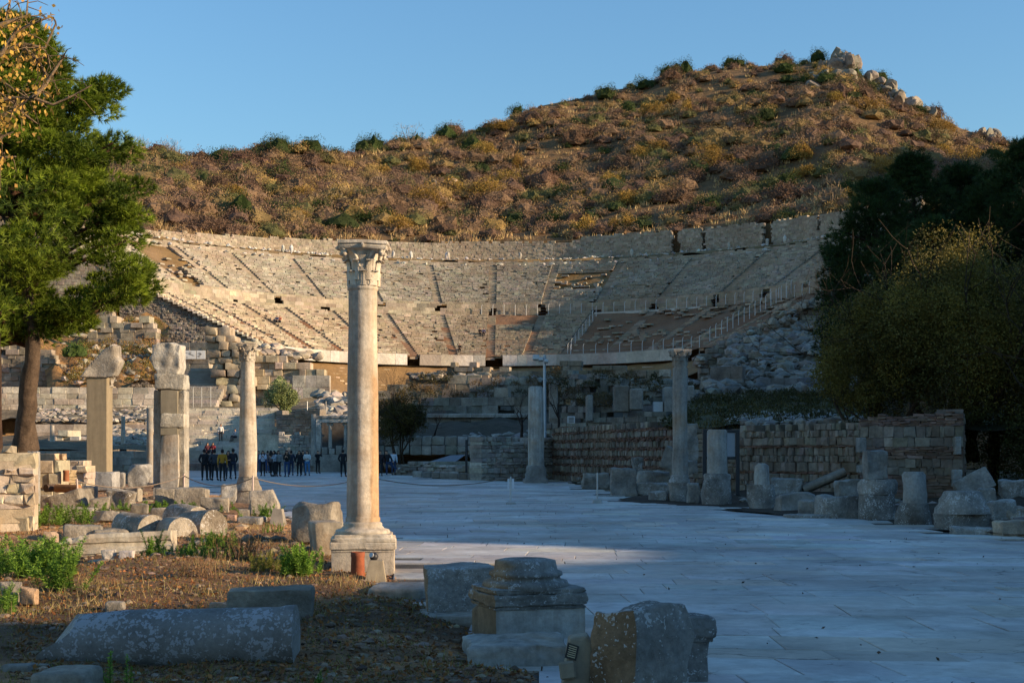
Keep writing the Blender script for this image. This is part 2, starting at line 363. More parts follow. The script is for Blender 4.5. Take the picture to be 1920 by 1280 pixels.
def uv(x, y): return -SH_[1]*x+SH_[0]*y, SH_[0]*x+SH_[1]*y
def XY(u, v): return -SH_[1]*u+SH_[0]*v, SH_[0]*u+SH_[1]*v
_e = sorted((uv(x, y)[0], z-TE*uv(x, y)[1]) for x, y, z in EDGE); UT = [-60]+[a for a, _ in _e]; AT = [2]+[b for _, b in _e]
UU = np.concatenate([np.arange(-60, 60, .8), np.arange(60, 330, 3.)]); rg = np.random.RandomState(3); rows = []
un = Noise(9, .9)
for u in UU:
    A = float(ip(u, UT, AT)); A += float(un([[u, 0, 0]])[0])*(.12 if u < 60 else .5)
    vc = 42+A*1.1; h = A+TE*vc; row = []
    for dv, zz in ((-h*1.15, 0), (-h*.6, h*.5), (-h*.25, h*.82), (-2.5, h-1.0), (0, h), (6, h-.5), (60, h*.8), (200, 0)):
        v = vc+dv; row.append((*XY(u, v), zz))
    rows.append(row)
V = np.array(rows); nu, nv = V.shape[:2]; Vf = V.reshape(-1, 3); i = (np.arange(nu-1)[:, None]*nv+np.arange(nv-1)[None]).ravel()
mb = MB(); mb.add(Vf, np.stack([i, i+1, i+nv+1, i+nv], 1), lin('5a5038')*.7, True)
mb.build('hillside', M['hill'], props=ST)  # added terrain, unseen, built for its shadow
# ---------------------------------------------------------------- theatre (cavea)
rng = np.random.RandomState(11)
th_o = (CX, CY, 0); theatre = thing('ancient_theatre', 'huge semicircular ancient stone theatre of stepped seating built into the hillside', 'theatre', th_o)
def polar(V):   # x = arc length at r in V (theta = x), y = radius, z
    return np.stack([CX+V[:, 1]*np.sin(V[:, 0]), CY+V[:, 1]*np.cos(V[:, 0]), V[:, 2]], 1)
STA = np.radians([-71, -61, -51.5, -42, -32, -21, -10, 0, 9.8, 20, 32, 44.5, 56, 67])
LIT = ((.29, .24, .175), (.42, .355, .265)); CGREY = ((.27, .24, .19), (.37, .335, .27))
def inst(th, r, wd=.75): return any(abs(th-s)*r < wd for s in STA)
def yclip(th, up): return 208.5 if th < 0 and not up else (203 if th < 0 else (219 if up else 199))
def tier(r0, z0, r1, z1, n, keep, up, name, seed):
    rg = np.random.RandomState(seed); mb = MB(); st = {k: MB() for k in range(len(STA))}; dr = (r1-r0)/n; dz = (z1-z0)/n
    for i in range(n):
        r = r0+dr*i; za = z0+dz*i; zb = za+dz; th = -R(86); B = []; cc = []
        sag = 0
        while th < R(84):
            l = rg.uniform(.45, 1.3)/r; a, b = th, th+l
            for s in STA:     # cut the block at a stair
                lo, hi = s-.7/r, s+.7/r
                if a < lo < b: b = lo
                elif lo <= a < hi: a = None; b = hi; break
            if a is not None and b-a > .1/r:
                m = (a+b)/2; y = CY+r*math.cos(m)
                if y > yclip(m, up) and rg.rand() < keep(m, i):
                    o = rg.normal(0, .03); bro = rg.rand() < .05
                    B.append((a+.02/r, b-.02/r, r+o+(.25 if bro else 0), r+dr+.35, za+.09, zb+rg.normal(0, .02)-(.2 if bro else 0)))
            th = b
        if B: blocks(mb, B, tones(rg, len(B), *(LIT if name != 'upper_seating' else CGREY), spread=.12), rg, .04, .02, .0005, polar)
        th = -R(86); B2 = []
        while th < R(84):
            b = th+2.4/r; m = (th+b)/2
            for s in STA:
                if th < s+.7/r and b > s-.7/r: b = s+.7/r; m = None; break
            if m is not None and CY+r*math.cos(m) > yclip(m, up) and keep(m, i) > .6: B2.append((th, b, r+.13, r+dr+.3, za-.2, za+.12))
            th = b
        if B2: blocks(mb, B2, tones(rg, len(B2), *LIT, spread=.06), rg, .01, .01, .0005, polar)
        for k, s in enumerate(STA):
            if CY+r*math.cos(s) < yclip(s, up): continue
            for q in range(2):
                zz = za-.15+dz*.5*(q+1)-.05; w_ = .68/r
                blocks(st[k], [(s-w_, s+w_, r+dr*.5*q+rg.normal(0, .02), r+dr+.3, za-.5, zz)], tones(rg, 1, (.24, .2, .15), (.36, .3, .23)), rg, .03, .02, .001, polar)
    o = mb.build(name, M['cav'], theatre)
    for k, m in st.items():
        if m.n: m.build('stairway', M['cav'], theatre)
def keep_low(th, i):
    d = math.degrees(th)
    if d > 21: return .42 if (hn2([[th*60, i*2.2, 0]])[0] > .35) else .06
    if 0.8 < d < 9 and i > 17: return .1
    if -33 < d < -22 and i == 9: return .5
    return .985
def keep_up(th, i):
    d = math.degrees(th)
    if 10.5 < d < 19.5 and 8 <= i <= 18: return .12 if i > 12 else .35
    if 20.5 < d < 36 and 1 < i < 9 and hn2([[th*50, i*1.5, 4]])[0] > .1: return .25
    if d < -51.7 and d > -60.5 and i > 10: return .02
    if d < -56 and d > -60.5: return .1
    if d < -61: return .9
    return .985
Z1 = 17.1; Z2 = 26.2
tier(34.2, Z1, 51.6, 25.6, 24, keep_low, False, 'lower_seating', 21)
tier(54.6, 27.9, 68.6, 36.4, 24, keep_up, True, 'upper_seating', 22)
# earth slope under the seats
def cone(mb, r0, z0, r1, z1, col, na=150, nr=12, ya=208.5, yb=199, amp=.12, a0=-86, a1=84):
    A = np.linspace(R(a0), R(a1), na); Rr = np.linspace(r0, r1, nr); g, h = np.meshgrid(A, Rr, indexing='ij')
    z = z0+(h-r0)/(r1-r0)*(z1-z0); V = np.stack([CX+h*np.sin(g), CY+h*np.cos(g), z], 2).reshape(-1, 3)
    V[:, 2] += Noise(31, .8)(V)*amp; i = (np.arange(na-1)[:, None]*nr+np.arange(nr-1)[None]).ravel(); Q = np.stack([i, i+nr, i+nr+1, i+1], 1)
    yc = V[Q].mean(1); ok = yc[:, 1] > np.where(yc[:, 0] < CX, ya, yb); mb.add(V, Q[ok], col, True)
mb = MB(); cone(mb, 34, Z1-.1, 52, 25.5, lin('8a6244')*.9, nr=30); cone(mb, 54.5, 27.4, 69, 36.1, lin('8c7048')*.85, nr=24, ya=203, yb=219)
mb.build('earth_slope', M['cav'], theatre)
mb = MB(); cone(mb, 18, 6.5, 34.0, 15.3, lin('94744a')*.9, nr=24, ya=190, yb=188); mb.build('orchestra_slope', M['cav'], theatre)
rg = np.random.RandomState(5); mb = MB()   # worn steps remaining on the orchestra slope
for i in range(15):
    r = 19+i; z = 6.5+(i+1)*.55; B = []
    for th in np.arange(-1.2, 1.2, .035):
        if rg.rand() < (.55 if i > 5 else .3) and CY+r*math.cos(th) > 205: B.append((th, th+.03, r, r+1, z-.6, z+rg.normal(-.02, .05)))
    if B: blocks(mb, B, tones(rg, len(B), (.38, .29, .19), (.5, .4, .28)), rg, .05, .08, .001, polar)
mb.build('worn_steps', M['cav'], theatre)
# rings: podium parapet, diazoma walls
def ring(name, r, z0, z1, col, gaps=(), ch=(.5, .5), ln=(1., 2.), a=(-64, 63), depth=.35, m='cav', ya=208.5, yb=196, rag=0, zs=None, zj=0, chamf=.02, jy=.02):
    rg = np.random.RandomState(abs(hash(name)) % 1000 if False else int(r*7)); mb = MB(); z = z0
    zt = zs or (lambda d: z1); zmax = max(zt(d) for d in range(int(a[0]), int(a[1])))
    while z < zmax-.05:
        h = min(rg.uniform(*ch), max(zmax-z, .1)); th = R(a[0]); B = []
        while th < R(a[1]):
            l = rg.uniform(*ln)/r; m_ = th+l/2; d = math.degrees(m_); y = CY+r*math.cos(m_)
            if y > (ya if m_ < 0 else yb) and not any(abs(m_-R(g))*r < w_ for g, w_ in gaps) and z+h*.6 < zt(d)+rg.uniform(-rag, rag*.3):
                B.append((th+.004/r, th+l-.004/r, r, r+depth, z, z+h+rg.uniform(-zj, zj)))
            th += l
        if B: blocks(mb, B, tones(rg, len(B), *col, spread=.1), rg, chamf, jy, .0005, polar)
        z += h
    return mb.build(name, M[m], theatre)
WHITE = ((.5, .46, .4), (.6, .56, .48)); LRUB = ((.28, .24, .18), (.41, .35, .27))
ring('podium_parapet', 33.7, 15.6, 17.35, WHITE, gaps=[(-21, .55), (1, .7), (45, .6), (62, .6)], ch=(1.8, 1.8), ln=(1.5, 3.5))
ring('terrace_wall', 52.6, 25.6, 27.9, LIT, gaps=[(math.degrees(s), .42) for s in STA], ch=(.55, .8), ln=(.9, 1.9), a=(-84, 76))
ring('terrace_wall', 69.2, 36.0, 37.3, LRUB, ch=(.3, .45), ln=(.5, 1.4), a=(-84, 70), rag=.3, ya=203)
RIM = [(-85, 37.3), (-58, 38.4), (-50, 39.6), (-40, 40.4), (-20, 41.2), (0, 41.6), (13, 41.5), (13.3, 42.4), (25, 42.6), (35, 42.4), (36, 42.6), (50, 42.4), (85, 41.8)]
ring('rim_wall', 73.2, 36.9, 0, LRUB, gaps=[(27.3, .75), (31.5, .3), (41.5, .9), (50, .2)], ch=(.28, .42), ln=(.35, .9), a=(-84, 68), rag=.2, ya=196,
     zs=lambda d: float(ip(d, [x for x, _ in RIM], [y for _, y in RIM])), depth=.8, chamf=.04, jy=.05)
mb = MB(); cone(mb, 69.4, 37.2, 73.6, 38.2, lin('9a7d50')*.8, nr=4, ya=200, yb=221, amp=.15); cone(mb, 51.6, 25.45, 53.0, 25.5, lin('a08a64')*.8, nr=3, amp=0)
cone(mb, 33.6, 15.4, 34.8, 15.5, lin('a08a64')*.8, nr=3, amp=0)
mb.build('walkway', M['cav'], theatre)
# dark passage backs behind the gaps of rim wall
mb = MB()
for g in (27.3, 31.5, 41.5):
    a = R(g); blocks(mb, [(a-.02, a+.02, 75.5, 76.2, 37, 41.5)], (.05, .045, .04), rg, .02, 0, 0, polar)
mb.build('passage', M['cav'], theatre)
# fallen blocks on upper walkway
mb = MB(); rg = np.random.RandomState(8)
for k in range(260):
    a = R(rg.uniform(-60, 66)); rr = rg.choice([68.9, 70.2, 71.4, 72]) ; s = rg.uniform(.25, .8, 3)*(1.4, 1, .8)
    if rg.rand() < .08: s = np.array([.6, .6, 1.6])
    z = 37.3+(rr-69)*.2 if rr > 69.3 else 36.4
    rock(mb, (CX+rr*math.sin(a), CY+rr*math.cos(a), z), s*1.1, rg, k=1, col=tones(rg, 1, (.4, .38, .33), (.62, .6, .55))[0], lo=.5)
mb.build('loose_blocks', M['cav'], theatre)
# left and right end walls (analemmata)
rg = np.random.RandomState(4); mb = MB(); A = np.array((-57.5, 208.2)); B_ = np.array((-31.5, 208.2)); fn, L = wallfn(A, B_)
def an_h(x): X = -57.5+x; r = math.hypot(X-CX, 208.2-CY); return float(ip(r, [30, 34, 51.6, 56], [15.5, 16.9, 25.4, 25.9]))
masonry(mb, L, an_h, rg, ch=(.22, .4), ln=(.25, .7), depth=1.2, cols=((.22, .19, .16), (.36, .31, .26)), rag=.05, z0=9, fn=fn, jy=.1, chamf=.06)
mb.build('end_wall', M['ruin'], theatre)
mb = MB(); fn, L = wallfn((-57.5, 207.9), (-31.5, 207.9)); B = []
for k in range(36):
    x = L*k/36; B.append((x, x+L/36+.02, -.2, 1.0, an_h(x+.3)-.05, an_h(x+.3)+.28))
blocks(mb, B, tones(rg, 36, (.5, .45, .36), (.62, .56, .46)), rg, .03, .02, .005, fn); mb.build('coping', M['cav'], theatre)
mb = MB(); fn, L = wallfn((-80, 202.8), (-57, 202.8)); masonry(mb, L, lambda x: float(ip(x, [0, 23], [37, 29])), rg, ch=(.3, .5), ln=(.4, 1.0), depth=2, cols=LRUB, z0=10, fn=fn); mb.build('end_wall', M['ruin'], theatre)
# right hand ruined end: rubble slope
mb = MB(); fn, L = wallfn((26, 197), (66, 199.5)); masonry(mb, L, lambda x: float(ip(x, [0, 3, 10, 18, 26, 40], [15.5, 16.8, 19.5, 22.5, 24.5, 27])), rg, ch=(.4, .9), ln=(.6, 2.2), depth=1.5, cols=GREY, z0=4, fn=fn, rag=.9, jy=.3, chamf=.1)
mb.build('end_wall', M['ruin'], theatre)
mb = MB()
for k in range(420):
    x = rg.uniform(24, 62); y = rg.uniform(185, 198); z = float(ip(x, [24, 32, 42, 50, 60], [11, 15, 19.5, 22.5, 24]))-(198-y)*.75
    rock(mb, (x, y, z-.5), rg.uniform(.5, 1.9, 3)*(1.4, 1, .8), rg, k=1, col=tones(rg, 1, *GREY)[0], lo=.4)
for k in range(260):
    x = rg.uniform(26, 66); rr = math.hypot(x-CX, 2.6); z = 17.1+(min(rr, 52)-34.2)*.488+max(rr-54, 0)*.6
    rock(mb, (x, rg.uniform(196.5, 200.5), z-rg.uniform(.2, 1.8)), rg.uniform(.6, 2., 3)*(1.4, 1, .8), rg, k=1, col=tones(rg, 1, *GREY)[0]*1.2, lo=.4)
mb.build('collapsed_blocks', M['ruin'], theatre)
mb = MB(); g = np.array([[22, 168, 3.0], [66, 168, 5.], [66, 199, 26.], [40, 198, 18], [22, 198, 10.5]]); mb.add(g[[0, 1, 2, 4]], [[0, 1, 2, 3]], lin('6a5a44')*.7); mb.build('earth_bank', M['soil'], theatre)
# white fence posts along right terraces
POS = []
for th in list(np.radians(np.arange(-2, 70, 2.15))): POS.append((52.0, th, 25.5, 1.9))
for th in list(np.radians(np.arange(22, 66, 3.6))): POS.append((34.5, th, 16.6, 2.4))
for k in range(9):
    r_ = 35+k*1.9; POS.append((r_, R(20.9), 17.2+(r_-34.2)*.488, 1.6))
for k in range(16):
    r_ = 36+k*1.1; POS.append((r_, R(66-(k*.2)), 17.5+(r_-34.2)*.488, 1.9))
fence = thing('wire_fence', 'long fence of thin white posts and wires closing off the damaged right seating', 'fence', (CX+20, CY+45, 25))
pg = np.array([(CX+r_*math.sin(t), CY+r_*math.cos(t), z) for r_, t, z, h in POS]); k = 0
mb = MB()
for (r_, t, z, h), p in zip(POS, pg): 
    pm = MB(); tube(pm, [p+(0, 0, -.3), p+(0, 0, h*.86), p+(.1, -.12, h)], .058, 5, (.6, .59, .56))
    if k < 95: pm.build('post', M['paint'], fence)
    k += 1
for a, b in ((0, 33), (34, 46), (47, 55)):
    for j in range(a, min(b, len(pg)-1)):
        if np.linalg.norm(pg[j]-pg[j+1]) < 4:
            for hh in (.4, .9, 1.4): tube(mb, [pg[j]+(0, 0, hh), pg[j+1]+(0, 0, hh)], .014, 3, (.4, .4, .38))
mb.build('wire', M['metal'], fence)
mb = MB(); blocks(mb, [(R(a), R(a+1.98), 51.6, 51.9, 25.3, 25.72) for a in np.arange(20, 42, 2)], (.6, .57, .5), rg, .02, 0, 0, polar); mb.build('kerb', M['cav'], theatre)
# ---------------------------------------------------------------- hill vegetation
rg = np.random.RandomState(77)
def shrub_mesh(mb, p, w_, h_, col, n, rng, ls=.35, bare=.0, core=True):
    if core and not bare and w_ > 1.2:
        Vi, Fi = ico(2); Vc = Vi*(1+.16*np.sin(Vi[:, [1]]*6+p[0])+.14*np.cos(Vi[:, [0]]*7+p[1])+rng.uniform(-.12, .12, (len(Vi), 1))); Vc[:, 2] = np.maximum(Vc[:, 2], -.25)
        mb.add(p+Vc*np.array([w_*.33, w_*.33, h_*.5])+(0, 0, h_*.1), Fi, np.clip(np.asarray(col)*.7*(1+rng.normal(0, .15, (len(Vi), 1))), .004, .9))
    d = sph(rng, n); d[:, 2] = np.abs(d[:, 2])*1.0-.15; rad = rng.uniform(.35, 1, n)**.5
    lump = 1+.25*np.sin(d[:, 0]*5+p[0])*np.cos(d[:, 1]*4+p[1])
    Q = p+d*np.array([w_/2, w_/2, h_*.85])*(rad*lump)[:, None]+(0, 0, h_*.12)
    dd = unit(d*.6+rng.normal(0, .7, (n, 3))+(0, 0, .4))
    c = np.clip(np.asarray(col)[None]*(1+rng.normal(0, .22, (n, 1))), .005, .9)
    leaves(mb, Q, dd, rng.uniform(.6, 1.5, n)*ls*(2.2 if bare else 1.25), ls*(.16 if bare else .5), c, rng)
PAL = [(lin('836a52'), .32), (lin('70594a'), .24), (lin('8a744c'), .14), (lin('62603c'), .12), (lin('a08450'), .06), (lin('66503f'), .07), (lin('3e4828'), .05)]
pc = np.array([p for _, p in PAL]); pc /= pc.sum()
mb = MB()
for k in range(2700):
    px = rg.uniform(60, 2060); t = rg.uniform(0.0, 1.0)**.9*1.0; p = hillz(px, t)
    if float(hn([[p[0]*2, p[1]*2, 3]])[0]) > .9 and px < 700 and t < .8: continue
    c = PAL[rg.choice(len(PAL), p=pc)][0]; s = (2+5.6*rg.rand()**1.3)*(1-.45*t**3); 
    if t < .1: s *= .7
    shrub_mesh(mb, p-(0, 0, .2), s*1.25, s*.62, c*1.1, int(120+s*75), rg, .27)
for k in range(4200):   # dry grass tufts
    px = rg.uniform(180, 2060); t = rg.uniform(0, 1)**1.2; p = hillz(px, t); n = 12
    d = unit(rg.normal(0, .5, (n, 3))+(0, 0, 1.2)); leaves(mb, p+rg.normal(0, .5, (n, 3))*(1, 1, .1), d, rg.uniform(.6, 1.4, n), .2, tones(rg, n, lin('9c8058'), lin('c2a676')), rg, False)
mb.build('hillside_scrub', M['scrub'], props=dict(kind='stuff', label='brown and ochre autumn scrub and dry grass covering the hillside', category='scrub'))
SH = dict(gold=('golden yellow autumn bush glowing among the brown scrub of the hillside', lin('9c7e40'), 'golden bushes on the hill'),
          oliv=('dark green evergreen bush among the brown scrub of the hillside', lin('3e4a24'), 'evergreen bushes on the hill'),
          russ=('russet brown leafless bush on the hillside', lin('6e5646'), 'russet bushes on the hill'),
          grey=('pale grey bush of bare twigs on the hillside', lin('9a8468'), 'bare grey bushes on the hill'))
SW = dict(gold='golden bush', oliv='green bush', russ='russet bush', grey='bare grey bush')
def hshrub(kind, px, t, s, h=.8, label=None, tall=False):
    p = hillz(px, min(t, 1)); lb, c, g = SH[kind]
    if label is None:
        zn = ['at the foot of the hillside', 'low on the hillside', 'halfway up the hillside', 'high on the hillside', 'on the skyline of the hill'][int(np.digitize(t, [.14, .4, .68, .92]))]
        xn = ['far left beside the pine', 'left of the near column', 'above the capital of the near column', 'just right of the near column', 'above the middle of the seats', 'above the pale broken shaft', 'above the tall right column', 'right of centre', 'under the summit crag', 'above the dark pines'][int(np.digitize(px, [400, 600, 740, 860, 980, 1120, 1300, 1470, 1620]))]
        label = ('large ' if s > 6 else 'small ' if s < 4.5 else '')+SW[kind]+' '+zn+', '+xn; named = False
    else: named = True
    c = c*(1+rg.uniform(-.2, .1)+rg.uniform(-.04, .04, 3))
    o = thing('hill_bush', label, 'bush', p, None if named else g); m = MB()
    if kind == 'grey': shrub_mesh(m, p, s, s*h, c, 260, rg, .5, bare=1)
    else:
        n = int(240+s*70)*(2 if kind == 'gold' else 1); shrub_mesh(m, p+(0, 0, .3 if tall else 0), s, s*h, c, n, rg, .27, core=kind != 'gold')
        for q in range(3): shrub_mesh(m, p+rg.normal(0, s*.22, 3)*(1, 1, .2), s*.6, s*h*.75, c*(1+rg.uniform(-.2, .15)), n//2, rg, .26, core=False)
    m.build('foliage', M['scrub'], o)
    m = MB()
    for q in range(4): tube(m, [p-(0, 0, .3), p+np.array((rg.normal(0, s*.15), rg.normal(0, s*.15), s*h*.6))], [.12, .04], 4, (.12, .09, .06))
    m.build('stem', M['bark'], o)
def tfor(px, py):
    y0 = rimy(px); y1 = float(ip(px, RIDX, RIDY)); return min(max((y0-py)/(y0-y1), 0), 1)**(1/.85)
LS = [('oliv', 452, 420, 5.6, 1.35, 'solitary rounded dark green tree-like bush low on the sunlit left hillside'),
 ('gold', 800, 395, 9, .7, None), ('gold', 915, 370, 8.5, .7, None), ('gold', 787, 318, 6, .8, None), ('gold', 905, 292, 7, .6, None), ('gold', 972, 304, 3.5, 1.3, None),
 ('gold', 1288, 228, 3.2, 1.8, 'slim upright bright yellow bush high on the hillside'), ('gold', 1323, 325, 8, 1., None), ('gold', 1145, 350, 6, .6, None), ('gold', 1178, 392, 5, .8, None), ('gold', 632, 400, 4, .8, None), ('gold', 660, 402, 4, .9, None),
 ('gold', 950, 258, 8, .5, None), ('gold', 1500, 320, 5, .9, None), ('gold', 1760, 290, 8, .5, None), ('gold', 1620, 232, 8, .5, None), ('gold', 1180, 430, 4, .7, None), ('gold', 1100, 432, 4, .8, None),
 ('oliv', 682, 285, 7, .8, None), ('oliv', 1475, 360, 6, .95, 'round dark green bush on the hillside above the right end of the theatre'), ('oliv', 1585, 368, 5, .9, None), ('oliv', 835, 262, 8, .7, None), ('oliv', 628, 288, 6, .6, None),
 ('oliv', 545, 287, 6, .6, None), ('oliv', 575, 288, 7, .55, None), ('oliv', 488, 291, 4, .6, None), ('oliv', 440, 296, 4, .7, None), ('oliv', 460, 296, 3.5, .6, None), ('oliv', 700, 280, 7, .9, None), ('oliv', 750, 268, 7, .5, None), ('oliv', 780, 262, 6, .6, None),
 ('oliv', 970, 214, 5, .9, None), ('oliv', 1180, 215, 6, .7, None), ('oliv', 1210, 175, 7, .6, None), ('oliv', 1250, 152, 6, .9, None), ('oliv', 1268, 148, 6, 1., None), ('oliv', 1286, 145, 6, 1.1, None), ('oliv', 1370, 134, 7, .6, None), ('oliv', 1385, 133, 6, .7, None),
 ('oliv', 1470, 150, 8, .6, None), ('oliv', 1533, 122, 6, .9, None), ('oliv', 1575, 116, 5, .8, None), ('oliv', 1510, 158, 5, .7, None), ('oliv', 1545, 168, 7, .6, None), ('oliv', 1590, 180, 9, .5, None), ('oliv', 1625, 190, 8, .6, None), ('oliv', 1650, 165, 7, .8, None), ('oliv', 1660, 178, 6, .7, None), ('oliv', 1720, 214, 7, .6, None),
 ('oliv', 1440, 232, 6, .8, None), ('oliv', 1180, 330, 7, .5, None), ('oliv', 1330, 395, 6, .8, None), ('oliv', 720, 420, 5, .8, None), ('oliv', 690, 420, 4, .8, None), ('oliv', 1070, 360, 9, .4, None),
 ('russ', 1470, 124, 7, .7, None), ('russ', 300, 285, 7, .7, None), ('russ', 1075, 270, 9, .7, None), ('russ', 405, 437, 4, .9, 'reddish bare bush hanging over the rim wall of the theatre'), ('russ', 1755, 222, 5, .9, None), ('russ', 560, 292, 6, .5, None), ('russ', 1000, 245, 9, .7, None), ('russ', 850, 255, 8, .6, None),
 ('grey', 1200, 315, 10, .6, 'wide spreading pale bush of bare twigs halfway up the hillside'), ('grey', 1560, 395, 8, .7, 'fan of bare pale twigs just above the right end of the rim wall'), ('grey', 320, 287, 6, .9, None), ('grey', 260, 282, 6, .8, None)]
for kd, px, py, s, h, lb in LS: hshrub(kd, px, tfor(px, py), s, h, lb)
for k in range(85):
    kd = rg.choice(['gold', 'gold', 'oliv', 'russ', 'russ', 'grey']); px = rg.uniform(280, 1880); t = rg.uniform(.05, .95); hshrub(kd, px, t, rg.uniform(4.5, 9.5), rg.uniform(.5, .75))
# crags
def crag(name, lb, pxs, n, sz, seed, col=((.26, .22, .17), (.38, .33, .27)), dt=0.0):
    rg = np.random.RandomState(seed); m = MB(); p0 = hillz(pxs[0][0], tfor(*pxs[0]))
    for k in range(n):
        f = rg.uniform(0, len(pxs)-1.001); i = int(f); a, b = pxs[i], pxs[i+1]; f -= i; px = a[0]*(1-f)+b[0]*f; py = a[1]*(1-f)+b[1]*f
        p = hillz(px, tfor(px, py))+rg.normal(0, 1, 3)*(sz*.35, sz*.4, sz*.2)
        rock(m, p-(0, 0, sz*.3), rg.uniform(.5, 1.2, 3)*sz, rg, k=2, col=tones(rg, 1, *col)[0]*.9, lo=.35)
    m.build(name, M['ruin'], loc=p0, props=P(lb, 'rock'))
crag('rock_outcrop', 'tall pale rocky crag crowning the summit of the hill', [(1540, 175), (1560, 140), (1590, 135), (1575, 118), (1590, 165)], 60, 5, 1)
crag('rock_outcrop', 'long pale rock ridge sloping down right of the summit crag', [(1590, 160), (1640, 170), (1680, 195), (1735, 215)], 75, 4.2, 2)
crag('rock_outcrop', 'small squarish rock stack on the far right skyline of the hill', [(1825, 250), (1855, 250), (1858, 262)], 16, 3.6, 3)
crag('rock_outcrop', 'low band of exposed rock in the middle of the left hillside', [(800, 348), (880, 350)], 26, 2.6, 4)
crag('rock_outcrop', 'scattered pale rocks along the left skyline', [(565, 292), (605, 293)], 10, 2, 5)
# ---------------------------------------------------------------- ground, street, plaza
rg = np.random.RandomState(100)
mb = MB(); gx = np.concatenate([np.linspace(-700, -60, 14), np.linspace(-50, 50, 41), np.linspace(60, 700, 14)]); gy = np.concatenate([np.linspace(-120, 0, 13), np.linspace(5, 200, 60), np.linspace(230, 1400, 12)])
a, b = np.meshgrid(gx, gy, indexing='ij'); z = np.full(a.shape, -.12); V = np.stack([a, b, z], 2).reshape(-1, 3); nr = len(gy)
i = (np.arange(len(gx)-1)[:, None]*nr+np.arange(nr-1)[None]).ravel(); mb.add(V, np.stack([i, i+nr, i+nr+1, i+1], 1), lin('7a6a50')*1.0)
mb.build('ground', M['soil'], props=ST)
LEY = [0, 3, 10, 18.4, 30, 46, 52, 75, 110, 140]; LEX = [2.4, 1.75, .25, -1.5, -4.2, -8.3, -11.5, -19, -28, -34]
REY = [0, 3, 24.8, 36.5, 42, 45, 60, 75, 76, 85, 107, 108, 140]; REX = [16, 14.2, 9.4, 7.4, 5.4, 3.7, 3.1, 2.7, -.5, -4.8, -9.9, -12, -20]
def lex(y): return float(ip(y, LEY, LEX))
def rex(y): return float(ip(y, REY, REX))
gn = Noise(41, 1.1); gn2 = Noise(42, 6.)
def soilz(x, y):
    x = np.asarray(x, float); y = np.asarray(y, float); le = np.interp(y, LEY, LEX); d = np.clip((le-x)/.8, -1, 1)
    P3 = np.stack([x.ravel(), y.ravel(), 0*x.ravel()], 1); n = (gn(P3)*.035+gn2(P3)*.012).reshape(x.shape)
    base = np.clip(d, 0, 1)*.10+np.clip(-d, 0, 1)*-.1
    return base+n*np.clip(d+.3, 0, 1)
def gz(x, y): return float(soilz(np.array([x]), np.array([y]))[0])
gx = np.arange(-27, 3.5, .16); gy = np.concatenate([np.arange(2, 30, .16), np.arange(30, 92, .4)]); a, b = np.meshgrid(gx, gy, indexing='ij')
V = np.stack([a, b, soilz(a, b)], 2).reshape(-1, 3); nr = len(gy); i = (np.arange(len(gx)-1)[:, None]*nr+np.arange(nr-1)[None]).ravel()
cn = Noise(44, .5)(V)[:, None]; c = np.clip(lin('8c6848')*1.35*(1+.25*cn), .01, .5)
Q = np.stack([i, i+nr, i+nr+1, i+1], 1); ctr = V[Q].mean(1); ok = ctr[:, 0] < np.interp(ctr[:, 1], LEY, LEX)+1.2
mb = MB(); mb.add(V, Q[ok], c, True); mb.build('soil', M['soil'], props=ST)
# paving slabs
mb = MB(); y = 1.5; B = []; cc = []; C0 = np.array((.57, .55, .515)); 
while y < 140:
    h = rg.uniform(.45, 1.05)*(1 if y < 60 else 1.6); l0 = lex(y)-rg.uniform(0, .35); r0 = rex(y)+rg.uniform(-.1, .4); x = l0-rg.uniform(0, 1)
    while x < r0:
        l = rg.uniform(.6, 2.0)*(1 if y < 60 else 1.6); 
        if x > l0-.7 and x+l < r0+.8 and not (rg.rand() < .03 and x < l0+1):
            B.append((x+.006, x+l-.006, 0, .12, y+.006, y+h-.006)); t = rg.rand()
            c = C0*rg.uniform(.8, 1.12)*(1+rg.normal(0, .02, 3)); 
            if rg.rand() < .14: c = c*np.array((1.05, .95, .82))
            if rg.rand() < .08: c = c*.72
            cc.append(c)
        x += l
    y += h
wn1 = Noise(71, .5); wn2 = Noise(72, 1.6)
def pf(V):
    yy = V[:, 2]; Pq = np.stack([V[:, 0], yy, 0*yy], 1); return np.stack([V[:, 0]+wn1(Pq)*.09+wn2(Pq)*.025, yy-(V[:, 0])*.06+wn1(Pq+50)*.07+wn2(Pq+50)*.03, .035-V[:, 1]+wn2(Pq+90)*.002], 1)
n = len(B); blocks(mb, B, np.array(cc), rg, .005, .002, .0012, pf)
mb.build('street_paving', M['pave'], props=ST)
mb = MB(); ys = np.arange(1.5, 140, 1.5); L_ = np.array([(lex(y)-.2, y, .012) for y in ys]); R_ = np.array([(rex(y)+.4, y, .012) for y in ys]); V = np.concatenate([L_, R_]); k = len(ys); i = np.arange(k-1)
mb.add(V, np.stack([i, i+k, i+k+1, i+1], 1), (.1, .09, .08)); mb.build('street_bed', M['soil'], props=ST)
